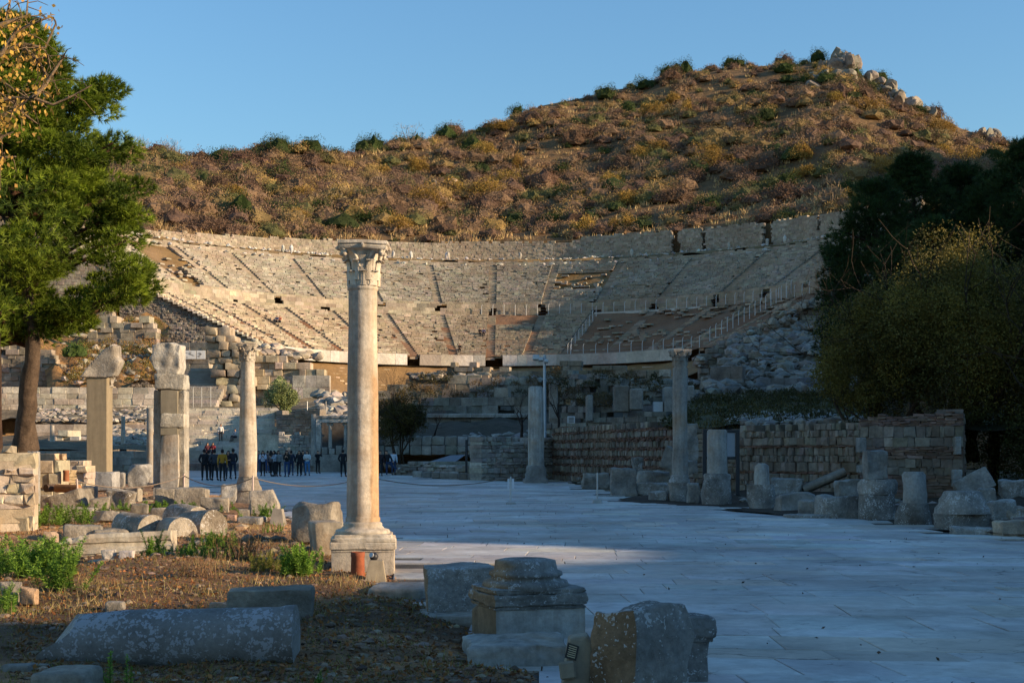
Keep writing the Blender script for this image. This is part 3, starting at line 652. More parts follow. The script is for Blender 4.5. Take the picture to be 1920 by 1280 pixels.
# ---------------------------------------------------------------- ruined walls, each a thing
def ruin(name, label, a, b, prof, zb=0., seed=1, cols=GREY, depth=1.0, group=None, m='ruin', parent=None, cat='wall', profb=None, mbo=None, **kw):
    A = ((a[0]-960)/F*a[1], a[1]); B_ = ((b[0]-960)/F*b[1], b[1]); fn, L = wallfn(A, B_); A = np.array(A); B_ = np.array(B_)
    xs = [p[0] for p in prof]; ys = [p[1] for p in prof]
    def H(x):
        p = A+(B_-A)*x/L; px = 960+F*p[0]/p[1]; return EYE+(H0-float(ip(px, xs, ys)))/F*p[1]
    Hb = None
    if profb:
        bx = [p[0] for p in profb]; by = [p[1] for p in profb]
        def Hb(x):
            p = A+(B_-A)*x/L; px = 960+F*p[0]/p[1]; return EYE+(H0-float(ip(px, bx, by)))/F*p[1]
    r = np.random.RandomState(seed); mb = mbo or MB(); masonry(mb, L, H, r, depth=depth, cols=cols, fn=fn, z0=zb, Hb=Hb, **kw)
    if mbo is not None: return
    loc = (A[0], A[1], zb)
    if parent is not None: return mb.build(name, M[m], parent)
    return mb.build(name, M[m], loc=loc, props=P(label, cat, group))
# --- left background terraces (lit)
ASH = ((.46, .41, .33), (.58, .52, .43)); ORB = ((.42, .31, .2), (.52, .42, .3))
ruin('ruined_wall', 'tall pale ashlar retaining wall with rows of dark holes behind the brown square pillar', (-60, 140), (292, 142), [(-60, 722), (292, 727)], 3.5, 11, ASH, 1.2, ch=(.5, .7), ln=(.7, 1.6), rag=.1, jy=.04)
ruin('ruined_wall', 'broken upper wall of pale blocks behind the pine trunk', (-60, 152), (128, 152), [(-60, 640), (20, 628), (60, 640), (100, 655), (112, 690), (128, 712)], 6, 12, LRUB, 1.5, ch=(.35, .7), ln=(.5, 1.5), rag=.5, jy=.18, miss=.04)
ruin('ruined_wall', 'heap of squared blocks left standing just under the tip of the pine crown', (165, 172), (300, 172), [(165, 640), (185, 600), (215, 592), (240, 605), (262, 585), (300, 645)], 12, 13, LRUB, 2, ch=(.5, .9), ln=(.6, 1.6), rag=.5, jy=.25)
ruin('ruined_wall', 'low mortared wall below the rubble band at left', (55, 122), (292, 124), [(55, 792), (292, 790)], 1.2, 14, ((.4, .35, .28), (.5, .44, .36)), 1, ch=(.6, .9), ln=(1.5, 3), rag=.1)
ruin('ruined_wall', 'dark footing wall running in shade behind the two square pillars', (55, 90), (292, 92), [(55, 838), (160, 846), (292, 846)], -.1, 15, GREY, 1, ch=(.4, .5), ln=(.8, 1.6), rag=.1)
ruin('ruined_wall', 'cluster of tumbled pale blocks behind the brown square pillar', (66, 108), (175, 108), [(66, 832), (90, 822), (110, 812), (140, 808), (175, 822)], 1.2, 16, ASH, 3, ch=(.3, .6), ln=(.4, 1.), rag=.4, jy=.4, miss=.15)
ruin('ruined_wall', 'long course of blocks beneath the two white information boards', (300, 172), (392, 171), [(300, 646), (345, 640), (392, 645)], 6, 17, ((.36, .31, .24), (.5, .44, .35)), 1.5, ch=(.6, .9), ln=(1.2, 2.6), rag=.15)
# earth bank left
def bank(name, pts, col, m='soil', nu=24, nv=16, amp=.3, mb=None, seed=3, props=ST, build=True):
    """bilinear patch from four corners (front-left, front-right, back-right, back-left)"""
    p = [np.asarray(q, float) for q in pts]; u, v = np.meshgrid(np.linspace(0, 1, nu), np.linspace(0, 1, nv), indexing='ij'); u = u[..., None]; v = v[..., None]
    V = ((p[0]*(1-u)+p[1]*u)*(1-v)+(p[3]*(1-u)+p[2]*u)*v).reshape(-1, 3); V[:, 2] += Noise(seed, .9)(V)*amp
    i = (np.arange(nu-1)[:, None]*nv+np.arange(nv-1)[None]).ravel(); mb = mb or MB(); mb.add(V, np.stack([i, i+nv, i+nv+1, i+1], 1), col, True)
    if build: mb.build(name, M[m], props=props)
    return V
EB = lin('a07848')*.9
bank('earth_bank', [W(90, 722, 143), W(300, 722, 143), W(320, 600, 200), W(60, 600, 200)], EB, seed=5, amp=.6)
bank('terrace', [W(-100, 790, 125), W(296, 790, 125), W(296, 768, 141), W(-100, 768, 141)], lin('9a8a70')*.7, seed=6, amp=.2)
bank('terrace', [W(-100, 842, 92), W(296, 842, 92), W(296, 815, 123), W(-100, 815, 123)], lin('8a7a60')*.7, seed=7, amp=.1)
bank('terrace', [W(-700, 640, 140), W(0, 640, 152), W(60, 600, 205), W(-700, 560, 205)], EB, seed=8, amp=.4)
# scattered rubble & bank scrub
rg = np.random.RandomState(61)
def rubble(name, label, quad, n, sz, col, seed, m='ruin', kk=1):
    r = np.random.RandomState(seed); mb = MB(); p = [np.asarray(q, float) for q in quad]
    for k in range(n):
        u, v = r.rand(2); c = (p[0]*(1-u)+p[1]*u)*(1-v)+(p[3]*(1-u)+p[2]*u)*v; s = r.uniform(.4, 1.3)*sz
        rock(mb, c-(0, 0, s*.15), np.array((s*1.3, s, s*.7))*r.uniform(.7, 1.3, 3), r, k=kk, col=tones(r, 1, *col)[0], lo=.4)
    mb.build(name, M[m], props=dict(kind='stuff', label=label, category='rubble'))
rubble('rubble', 'band of small loose stones between the pale left retaining walls', [W(60, 791, 124), W(292, 791, 124), W(292, 769, 141), W(60, 769, 141)], 700, .55, ((.3, .26, .2), (.52, .46, .38)), 1)
rubble('rubble', 'pile of broken stones behind the slim grey column at left', [W(195, 838, 96), W(285, 838, 96), W(285, 806, 122), W(195, 806, 122)], 420, .6, ((.3, .26, .2), (.5, .44, .36)), 2)
rubble('rubble', 'stones scattered over the dry bank between the two pillars', [W(120, 722, 143), W(300, 722, 143), W(300, 600, 195), W(120, 600, 195)], 160, 1.0, ((.36, .3, .22), (.55, .48, .38)), 3)
mb = MB(); r = np.random.RandomState(9); q = [W(130, 722, 143), W(292, 722, 143), W(300, 605, 195), W(170, 605, 195)]
for k in range(170):
    u, v = r.rand(2); p = (q[0]*(1-u)+q[1]*u)*(1-v)+(q[3]*(1-u)+q[2]*u)*v; s = r.uniform(.8, 2.2)
    shrub_mesh(mb, p, s*1.3, s*.8, [lin('8a6438'), lin('86743c'), lin('565c30'), lin('9a7848')][r.randint(4)]*.9, 200, r, .13, core=False)
mb.build('bank_scrub', M['scrub'], props=dict(kind='stuff', label='orange and olive scrub on the dry bank between the two pillars', category='scrub'))
def lshrub(px, py, Y, s, col, label, ls=.16, n=700):
    p = W(px, py, Y); o = thing('bush', label, 'bush', p); m = MB(); r = np.random.RandomState(px)
    for q in range(4): shrub_mesh(m, p+r.normal(0, s*.2, 3)*(1, 1, .3), s*.8, s*.7, col, n//4, r, ls)
    m.build('foliage', M['leaf'], o); m = MB(); tube(m, [p-(0, 0, .3), p+(0, 0, s*.5)], [.08, .03], 5, (.15, .1, .07)); m.build('stem', M['bark'], o)
lshrub(150, 668, 150, 2.6, lin('566a2c'), 'green bush on the dry bank just right of the pine trunk')
lshrub(180, 720, 144, 1.6, lin('6a6430'), 'small olive bush at the foot of the dry bank behind the brown pillar')
# big stairs
st = thing('stone_staircase', 'broad worn staircase climbing in sunlight behind the group of visitors', 'staircase', W(400, 848, 132)); mb = MB(); r = np.random.RandomState(6); B = []; xl = (262-960)/F*132; xr = (516-960)/F*132
ns = 21
for k in range(ns):
    z1 = .3*(k+1); x = xl
    while x < xr:
        l = r.uniform(1., 2.6); l = min(l, xr-x); B.append((x+.01, x+l-.01, 132+.9*k, 132+.9*k+1.3, z1-.45, z1-(.0 if r.rand() > .1 else .12))); x += l
blocks(mb, B, tones(r, len(B), (.5, .44, .35), (.62, .56, .46), .08), r, .03, .05, .01); mb.build('step', M['cav'], st)
mb = MB(); B = []; xl = (338-960)/F*158; xr = (420-960)/F*158
for k in range(15): B.append((xl, xr, 153+.7*k, 153+.7*k+1, 6.3+.33*k-.4, 6.3+.33*(k+1)))
blocks(mb, B, tones(r, len(B), (.34, .3, .25), (.42, .38, .32), .06), r, .03, .05, .01); mb.build('step', M['cav'], st)
# railing at the head
rail = thing('metal_railing', 'thin grey metal railing across the shaded flight of steps at left', 'railing', W(370, 762, 152)); 
for px in (346, 362, 378, 395):
    m = MB(); tube(m, [W(px, 766, 152), W(px, 725, 152)], .04, 5, (.5, .5, .48)); m.build('post', M['metal'], rail)
m = MB()
for yy in (726, 744): tube(m, [W(344, yy, 152), W(398, yy, 152)], .03, 5, (.5, .5, .48))
m.build('rail', M['metal'], rail)
bank('landing', [W(250, 765, 150), W(520, 765, 150), W(520, 760, 160), W(250, 760, 160)], lin('a09070')*.7, seed=16, amp=.05)
# information boards
for k, (x0, x1) in enumerate(((346, 367), (368.5, 385))):
    o = thing('information_board', ['left of the two small white information boards on the block wall', 'right of the two small white information boards, partly behind the leaning pier'][k], 'sign', W(x0, 673, 170.5))
    m = MB(); a = W(x0, 673, 170.7); b = W(x1, 657, 170.7); box(m, ((a[0]+b[0])/2, 170.7, a[2]), (b[0]-a[0], .08, b[2]-a[2]), (.74, .73, .7), ch=.01); m.build('board', M['paint'], o)
    m = MB(); r = np.random.RandomState(k)
    for q in range(9):
        u, v = r.rand(2); cx = a[0]+.15+u*(b[0]-a[0]-.5); cz = a[2]+.12+v*(b[2]-a[2]-.3); box(m, (cx+.1, 170.645, cz), (.25, .015, .05), (.15, .14, .14), ch=0)
    m.build('print', M['paint'], o)
# leaning pier
pier = thing('ruined_pier', 'tall leaning pier of huge weathered blocks left of the near slim column', 'ruin', W(430, 765, 158)); r = np.random.RandomState(14)
mb = MB(); z = W(0, 768, 158)[2]; ztop = W(0, 616, 158)[2]; k = 0
while z < ztop:
    h = r.uniform(.7, 1.1); f = (z-6.5)/(ztop-6.5); xl = W(float(ip(f, [0, .3, .6, 1], [408, 400, 388, 386])), 0, 158)[0]; xr = W(float(ip(f, [0, .5, .75, 1], [452, 450, 445, 420])), 0, 158)[0]; x = xl+r.uniform(-.3, .2)
    while x < xr:
        l = r.uniform(.9, 1.7); cutstone(mb, (x+l/2, 159.5+r.uniform(-.5, .3), z), (l, 3., h), r, n=4, rnd=.14, amp=.06, cuts=2, ry=r.normal(.0, .03)+.03, rz=r.normal(0, .08), col=tones(r, 1, (.36, .29, .2), (.5, .42, .31))[0]); x += l+.02
    z += h*.98
mb.build('masonry', M['ruin'], pier)
ruin('ruined_wall', 'rugged sunlit side-passage wall of tumbled blocks between the two slim columns', (440, 160), (640, 160), [(440, 640), (462, 650), (500, 662), (520, 655), (535, 672), (560, 678), (590, 686), (612, 696), (622, 730), (640, 748)], 5, 21, ((.42, .34, .23), (.55, .47, .35)), 2.2, ch=(.5, 1.), ln=(.7, 2.), rag=.5, jy=.3, chamf=.06)
ruin('ruined_wall', 'smooth white ashlar block wall with worn carvings behind the olive tree', (548, 157), (618, 157), [(548, 694), (606, 694), (618, 700)], 6.5, 22, ASH, 1.2, ch=(1., 1.5), ln=(1., 1.8), rag=.05)
rubble('rubble', 'tumbled blocks topping the sunlit side-passage wall', [W(440, 665, 161), W(560, 672, 161), W(600, 672, 168), W(440, 640, 168)], 110, 1.2, ((.36, .3, .22), (.55, .48, .38)), 31, kk=2)
rubble('rubble', 'rubble heap behind the little columned shrine', [W(600, 790, 128), W(665, 790, 128), W(700, 738, 145), W(600, 742, 145)], 170, 1.1, ((.3, .27, .22), (.46, .41, .34)), 32, kk=2)
bank('earth_bank', [W(515, 800, 128), W(700, 800, 128), W(700, 745, 150), W(515, 770, 150)], lin('7a6a50')*.7, seed=21, amp=.2)
bank('ramp', [W(515, 772, 149), W(600, 772, 140), W(612, 742, 158), W(560, 746, 158)], lin('b09a74')*.8, seed=22, amp=.05)
ruin('ruined_wall', 'shaded rubble retaining wall under the olive tree', (518, 126), (600, 124), [(518, 772), (560, 770), (600, 770)], 2, 23, ((.2, .18, .15), (.3, .27, .23)), 1, ch=(.2, .4), ln=(.3, .8), rag=.1)
ruin('ruined_wall', 'neat low wall of small stones left of the little columned shrine', (522, 118), (588, 118), [(522, 812), (588, 812)], 0, 24, ((.32, .3, .26), (.46, .43, .38)), 1, ch=(.2, .3), ln=(.3, .6), rag=.05)
ruin('ruined_wall', 'low plastered wall beside the foot of the broad staircase', (478, 122), (522, 120), [(478, 808), (522, 812)], 0, 25, ((.36, .32, .26), (.42, .38, .3)), 1.5, ch=(1.4, 1.6), ln=(2, 3), rag=.02)
ruin('ruined_wall', 'long low step of grey blocks in shade behind the standing visitors', (345, 124), (640, 116), [(345, 868), (470, 866), (560, 858), (640, 856)], 0, 26, GREY, 3, ch=(.3, .4), ln=(.9, 2), rag=.1)
# metal fence by olive
fn_ = thing('metal_railing', 'metal railing with two white posts beside the olive tree', 'railing', W(575, 778, 130))
for px, c in ((541, (.3, .3, .3)), (576, (.62, .62, .6)), (611, (.3, .3, .3))):
    m = MB(); tube(m, [W(px, 782, 129.5), W(px, 752, 129.5)], .05, 6, c); m.build('post', M['metal'], fn_)
m = MB()
for yy in (755, 760, 765, 770, 775): tube(m, [W(541, yy, 129.5), W(611, yy, 129.5)], .018, 4, (.35, .36, .38))
m.build('rail', M['metal'], fn_)
# shrine
sh = thing('columned_shrine', 'small shaded shrine with ionic columns holding a plain beam, left of the tall near column', 'shrine', W(625, 850, 115))
def bx(mb, x0, x1, y0, y1, Y, d, col, ch=.01): a = W(x0, y1, Y); b = W(x1, y0, Y); box(mb, ((a[0]+b[0])/2, Y+d/2, a[2]), (b[0]-a[0], d, b[2]-a[2]), col, ch=ch)
SG = np.array((.33, .305, .265))
m = MB(); bx(m, 588, 712, 852, 884, 114.4, 4, SG*.9, .03); r = rg
for k in range(9): bx(m, 590+k*13.2, 601+k*13.2, 835+(k % 3)*3, 852, 114.6, .6, SG*r.uniform(.7, 1.2), .04)
m.build('podium', M['ruin'], sh)
m = MB(); bx(m, 591, 712, 784, 792, 115, .9, SG*1.7, .03); bx(m, 589, 714, 779, 784, 114.9, 1.2, SG*1.1, .03); m.build('entablature', M['lime'], sh)
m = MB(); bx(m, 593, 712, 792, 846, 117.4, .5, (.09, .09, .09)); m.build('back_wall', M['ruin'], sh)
for px in (597, 704):
    m = MB(); bx(m, px-5, px+5, 792, 852, 115, .7, SG*1.6, .03); m.build('pilaster', M['lime'], sh)
for px in (619, 648, 676):
    m = MB(); p = W(px, 852, 115.4); h = 60/F*115; lathe(m, [(.2, 0), (.2, .12), (.16, .16), (.145, h*.5), (.13, h-.25), (.15, h-.22), (.15, h-.18)], 14, p, SG*1.6)
    for s in (-1, 1): tube(m, [p+(s*.17, -.14, h-.14), p+(s*.17, .14, h-.14)], .09, 8, SG*1.25)
    box(m, p+(0, 0, h-.1), (.46, .34, .09), SG*1.25); m.build('column', M['lime'], sh)
post = MB(); p = W(588, 872, 112.5); lathe(post, [(.22, 0), (.21, 1), (.2, 4.05)], 14, p, SG*1.05); post.build('shaft', M['lime'], loc=p, props=P('plain grey shaft standing at the left corner of the little shrine', 'column'))
for px, py in ((98, 100), (231, 95)):
    Y = {98: 104, 231: 97}[px]; yb = {98: 832, 231: 846}[px]; yt = {98: 797, 231: 780}[px]; p = W(px, yb, Y); h = (yb-yt)/F*Y; m = MB(); w_ = 4.5/F*Y
    lathe(m, [(w_*1.25, 0), (w_*1.25, .15), (w_, .2), (w_*.9, h*.7), (w_*.86, h)], 14, p, (.5, .45, .38), Noise(3, 2), .01)
    m.build('small_column', M['marble'], loc=p, props=P({98: 'short broken slim column behind the pine trunk', 231: 'slim grey column stump between the two square pillars'}[px], 'column'))
# ---------------------------------------------------------------- stage ruins (shade)
sg = thing('stage_building', 'ragged dark ruins of the theatre stage building below the seating', 'ruin', W(1000, 848, 160))
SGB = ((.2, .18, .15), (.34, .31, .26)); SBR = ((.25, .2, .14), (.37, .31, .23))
def sr(name, *a, **k): return ruin(name, '', *a, parent=sg, **k)
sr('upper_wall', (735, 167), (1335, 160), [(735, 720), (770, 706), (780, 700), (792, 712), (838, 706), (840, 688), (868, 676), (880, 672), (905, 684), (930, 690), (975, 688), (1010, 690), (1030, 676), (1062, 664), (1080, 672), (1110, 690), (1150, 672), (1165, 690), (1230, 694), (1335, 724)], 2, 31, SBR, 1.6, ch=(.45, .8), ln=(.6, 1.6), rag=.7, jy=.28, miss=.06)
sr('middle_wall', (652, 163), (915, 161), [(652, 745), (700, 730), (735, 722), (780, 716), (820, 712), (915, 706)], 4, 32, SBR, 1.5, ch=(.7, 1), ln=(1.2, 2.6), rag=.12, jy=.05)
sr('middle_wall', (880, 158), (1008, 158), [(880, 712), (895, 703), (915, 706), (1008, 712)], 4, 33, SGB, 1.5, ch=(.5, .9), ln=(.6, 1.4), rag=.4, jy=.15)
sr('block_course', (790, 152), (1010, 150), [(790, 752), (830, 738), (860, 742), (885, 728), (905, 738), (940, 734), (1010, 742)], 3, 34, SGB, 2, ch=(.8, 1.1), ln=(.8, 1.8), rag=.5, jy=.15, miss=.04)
m = MB()
for k, (y0, y1, dd) in enumerate(((775, 783, 0), (783, 793, .9), (793, 803, .5), (803, 812, 1.0), (812, 822, .7))):
    x = 800
    while x < 1004:
        l = rg.uniform(30, 60); bx(m, x, min(x+l-.4, 1004), y0, y1, 146+dd-.4*k, 4, SG*rg.uniform(.62, .85)*(1.5 if k == 0 else 1), .06); x += l
m.build('stepped_base', M['ruin'], sg)
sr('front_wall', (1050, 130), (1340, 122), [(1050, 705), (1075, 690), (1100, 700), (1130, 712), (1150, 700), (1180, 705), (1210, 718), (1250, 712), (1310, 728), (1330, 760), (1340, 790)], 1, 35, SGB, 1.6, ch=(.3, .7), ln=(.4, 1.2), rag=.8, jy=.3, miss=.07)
for k, (x0, x1, y0, y1, Y) in enumerate(((1152, 1180, 722, 772, 120), (1182, 1206, 728, 768, 119), (1246, 1262, 725, 775, 120), (1288, 1302, 722, 770, 119), (1100, 1112, 740, 790, 121), (1030, 1046, 712, 790, 124), (1310, 1322, 735, 775, 120))):
    m = MB(); bx(m, x0, x1, y0, y1, Y, 2, SG*rg.uniform(.75, 1.1), .08); m.build('buttress', M['ruin'], sg)
m = MB(); bx(m, 1225, 1243, 753, 772, 120.6, .6, (.62, .63, .62), .02); m.build('bright_opening', M['paint'], sg)  # pale slab painted in for the bright opening in the wall
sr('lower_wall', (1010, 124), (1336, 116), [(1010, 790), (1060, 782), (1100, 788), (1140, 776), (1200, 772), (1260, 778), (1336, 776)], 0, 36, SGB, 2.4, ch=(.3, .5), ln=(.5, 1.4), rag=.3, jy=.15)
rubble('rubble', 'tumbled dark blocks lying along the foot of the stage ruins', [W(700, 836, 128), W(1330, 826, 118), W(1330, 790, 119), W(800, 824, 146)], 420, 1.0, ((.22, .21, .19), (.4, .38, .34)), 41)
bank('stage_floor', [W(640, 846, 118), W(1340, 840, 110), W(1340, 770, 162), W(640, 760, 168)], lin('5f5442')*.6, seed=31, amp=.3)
# front blocks row
blk_rows = []; B = []; r = np.random.RandomState(3); x = 700
while x < 882:
    l = r.uniform(18, 26)
    for (y0, y1) in ((835, 852), (818, 834.5)):
        if y0 == 818 and r.rand() < .15: continue
        p = W(x+l/2, y1, 116); m = MB(); cutstone(m, p, ((l-1)/F*116, 1., (y1-y0)/F*116), r, n=5, rnd=.08, amp=.03, cuts=2, col=tones(r, 1, (.34, .33, .3), (.46, .45, .41))[0])
        ob = m.build('stone_block', M['ruin'], loc=p, props=P('x', 'stone block', 'double row of squared blocks')); blk_rows.append((y0, x, ob))
    x += l
ORD = ['first', 'second', 'third', 'fourth', 'fifth', 'sixth', 'seventh', 'eighth', 'ninth', 'tenth', 'eleventh', 'twelfth']
for yy_, nm_ in ((818, 'upper'), (835, 'lower')):
    for k, (_, _, ob) in enumerate(sorted([b for b in blk_rows if b[0] == yy_], key=lambda b: b[1])): ob['label'] = f'{ORD[k]} squared grey block from the left in the {nm_} row behind the dark leafy tree'
ruin('ruined_wall', 'low shaded platform wall of flat stones right of the visitor with the raised leg', (738, 100), (915, 88), [(738, 872), (780, 862), (810, 866), (870, 872), (915, 870)], 0, 42, ((.26, .23, .19), (.4, .37, .32)), 3, ch=(.15, .3), ln=(.5, 1.3), rag=.12, jy=.15)
m = MB(); r = rg
for k in range(8): bx(m, 776+k*17+r.uniform(-3, 0), 791+k*17, 883+k*.8, 894+k*1.2, 86-k*.6, .8, SG*r.uniform(.7, 1), .03)
m.build('kerb_stones', M['ruin'], loc=W(776, 894, 86), props=P('line of low kerb blocks bordering the far right side of the plaza', 'kerb'))
bank('ramp', [W(795, 868, 95), W(850, 868, 95), W(873, 852, 104), W(845, 853, 104)], (.2, .21, .23), m='conc', seed=2, amp=0)
ruin('ruined_wall', 'rough rubble wall of small stones left of the stubby shaft on the far right of the plaza', (903, 80), (1040, 84), [(903, 817), (915, 814), (940, 822), (1000, 822), (1040, 812)], 0, 43, ((.26, .23, .19), (.4, .36, .3)), 1, ch=(.15, .35), ln=(.2, .6), rag=.08, jy=.08, chamf=.04)
# banded brick-and-stone walls, right side of street
BST = ((.17, .135, .1), (.31, .26, .205)); BBR = ((.15, .08, .055), (.23, .13, .09))
BANDS = [((.22, .3), (.14, .34), BST, 1), ((.06, .08), (.22, .4), BBR, 1), ((.06, .08), (.22, .4), BBR, 1), ((.06, .08), (.22, .4), BBR, 1), ((.26, .34), (.14, .3), BST, 1), ((.06, .08), (.22, .4), BBR, 1), ((.06, .08), (.2, .4), BBR, 1)]
ruin('banded_wall', 'long low wall of alternating red brick and stone bands behind the far right columns', (1035, 84), (1265, 62), [(1035, 806), (1055, 800), (1150, 796), (1265, 794)], 0, 44, BST, 1, bands=BANDS, rag=.1, jy=.05, chamf=.025)
ruin('banded_wall', 'low dark stretch of wall seen between the legs of the sign frame', (1290, 57), (1390, 54.5), [(1290, 812), (1390, 800)], 0, 47, BST, 1, rag=.15, jy=.06, ch=(.15, .3), ln=(.2, .5))
ruin('banded_wall', 'rough stone wall with narrow brick bands behind the sign frame', (1385, 54), (1618, 49), [(1385, 796), (1440, 800), (1520, 798), (1618, 790)], 0, 45, BST, 1, bands=[((.28, .36), (.2, .5), BST, 1), ((.18, .24), (.1, .22), ((.2, .16, .12), (.3, .26, .21)), 1), ((.22, .3), (.15, .3), BST, 1), ((.06, .08), (.25, .4), BBR, 1)], rag=.12, jy=.06, chamf=.03)
BW = thing('brick_wall', 'tall ruined brick wall with a band of rounded stones under the big right-hand bush', 'wall', G(1700, 925)); BR2 = ((.17, .105, .08), (.27, .18, .135))
ruin('front_face', '', (1612, 45), (1806, 44), [(1612, 785), (1650, 776), (1700, 780), (1806, 768)], 0, 46, BR2, .9, parent=BW, bands=[((.09, .12), (.25, .5), BR2, 1)]*8+[((.24, .3), (.18, .4), BST, 1)]*2+[((.08, .11), (.2, .5), BR2, 1)]*4+[((.28, .34), (.2, .45), BST, 1), ((.3, .36), (.15, .4), BST, 1)]+[((.07, .09), (.2, .36), BR2, 1)]*14, rag=.06, jy=.03, chamf=.015)
fn, L = wallfn((14.02, 44.05), (16.4, 52)); m = MB(); masonry(m, L, 2.9, np.random.RandomState(4), ch=(.08, .3), ln=(.2, .5), depth=.9, cols=((.16, .12, .1), (.25, .2, .16)), fn=fn, rag=.2); m.build('side_face', M['ruin'], BW)
m = MB(); r = rg
for (px, y0, y1, w_) in ((1618, 820, 848, 13), (1797, 818, 852, 12), (1796, 880, 912, 18), (1618, 872, 886, 10)): bx(m, px-w_/2, px+w_/2, y0, y1, 43.93, .5, (.38, .37, .34), .02)
m.build('quoin', M['lime'], BW)
# mound behind the right walls
bank('grassy_mound', [W(1240, 800, 62), W(1640, 796, 52), W(1640, 735, 110), W(1320, 742, 118)], lin('5a5432')*.8, seed=51, amp=.12)
bank('grassy_mound', [(9, 56, 2.1), (16, 47, 2.4), (60, 47, 3.5), (44, 118, 6.2)], lin('4a4628')*.6, seed=52, amp=.12)
rubble('rubble', 'dark loose stones along the crest of the right-hand walls', [W(1385, 800, 56), W(1620, 795, 51), W(1620, 775, 70), W(1340, 775, 80)], 330, .42, ((.22, .21, .19), (.38, .36, .33)), 55)
ruin('ruined_wall', 'dark ashlar wall with upright pilaster stains above the grassy mound', (1418, 122), (1540, 120), [(1418, 712), (1540, 712)], 3, 56, ((.17, .185, .2), (.27, .285, .3)), 1.5, ch=(1.6, 1.7), ln=(1., 1.8), rag=.02)
ruin('ruined_wall', 'shorter grey block wall left of the dark ashlar wall', (1332, 128), (1392, 127), [(1332, 690), (1390, 690), (1392, 700)], 3, 57, GREY, 1.5, ch=(.9, 1.3), ln=(1., 2), rag=.2)
ruin('ruined_wall', 'broken grey beam course high on the right rubble slope', (1365, 150), (1530, 148), [(1365, 672), (1378, 664), (1395, 676), (1530, 676)], 8, 58, GREY, 1.5, ch=(.9, 1.2), ln=(1.5, 3.5), rag=.25)
rubble('rubble', 'pale grey rubble spilling down the right end of the theatre', [W(1320, 742, 118), W(1560, 742, 116), W(1560, 600, 190), W(1380, 640, 190)], 420, 1.3, ((.16, .15, .13), (.33, .3, .26)), 59)
bank('earth_bank', [W(1300, 775, 112), W(1600, 775, 108), W(1620, 590, 192), W(1370, 645, 192)], lin('7a6a52')*.7, seed=60, amp=.3)

mb = MB(); r = np.random.RandomState(91)
for q0, q1, q2, q3, n in (((1240, 800, 62), (1640, 796, 52), (1640, 735, 110), (1320, 742, 118), 9000),):
    q = [W(*t) for t in (q0, q1, q2, q3)]; u, v = r.rand(2, n, 1); Pt = (q[0]*(1-u)+q[1]*u)*(1-v)+(q[3]*(1-u)+q[2]*u)*v
    leaves(mb, Pt-(0, 0, .1), unit(r.normal(0, .5, (n, 3))+(0, 0, 1)), r.uniform(.15, .5, n), .07, tones(r, n, lin('4a4a22')*.7, lin('77683a')*.8, .2), r, False)
    for k in range(90):
        shrub_mesh(mb, Pt[k], r.uniform(.6, 1.6), r.uniform(.3, .9), lin('4c4a26')*.7, 120, r, .12, core=False)
mb.build('mound_grass', M['leaf'], props=dict(kind='stuff', label='rough dark grass and low scrub on the mound behind the right walls', category='grass'))

mb = MB(); r = np.random.RandomState(93)    # weeds and brush rooted in the stage ruins
for k in range(150):
    px = r.uniform(700, 1330); py = float(ip(px, [700, 840, 900, 1060, 1150, 1330], [735, 700, 705, 700, 700, 735]))+r.uniform(0, 70); p = W(px, py, r.uniform(150, 164) if px < 1040 else r.uniform(122, 132))
    shrub_mesh(mb, p, r.uniform(.8, 2.4), r.uniform(.5, 1.3), [lin('6a5838'), lin('4e4a2c'), lin('7a6444')][r.randint(3)]*.8, 150, r, .16, core=False)
mb.build('ruin_brush', M['leaf'], props=dict(kind='stuff', label='dry brush and weeds rooted in the ledges of the stage ruins', category='weeds'))
rubble('rubble', 'jumble of broken stones crowning the stage ruins', [W(760, 712, 164), W(1330, 726, 158), W(1330, 716, 162), W(760, 700, 167)], 170, 1.1, ((.17, .16, .14), (.34, .31, .26)), 95)

ruin('ruined_wall', 'upper grey masonry terrace just below the right end of the seats', (1385, 178), (1540, 176), [(1385, 655), (1420, 640), (1470, 628), (1540, 612)], 8, 96, GREY, 1.5, ch=(.35, .7), ln=(.5, 1.6), rag=.6, jy=.25, miss=.04, profb=[(1385, 672), (1540, 650)])
ruin('ruined_wall', 'middle grey masonry terrace on the right end slope', (1345, 160), (1535, 157), [(1345, 672), (1400, 655), (1440, 660), (1535, 648)], 6, 97, GREY, 1.5, ch=(.3, .6), ln=(.5, 1.5), rag=.5, jy=.25, miss=.04, profb=[(1345, 690), (1535, 682)])
ruin('ruined_wall', 'lower grey masonry terrace partly buried in rubble on the right end slope', (1325, 140), (1450, 138), [(1325, 705), (1380, 690), (1450, 700)], 4, 98, GREY, 1.5, ch=(.3, .6), ln=(.5, 1.5), rag=.5, jy=.25, miss=.04, profb=[(1325, 740), (1450, 730)])
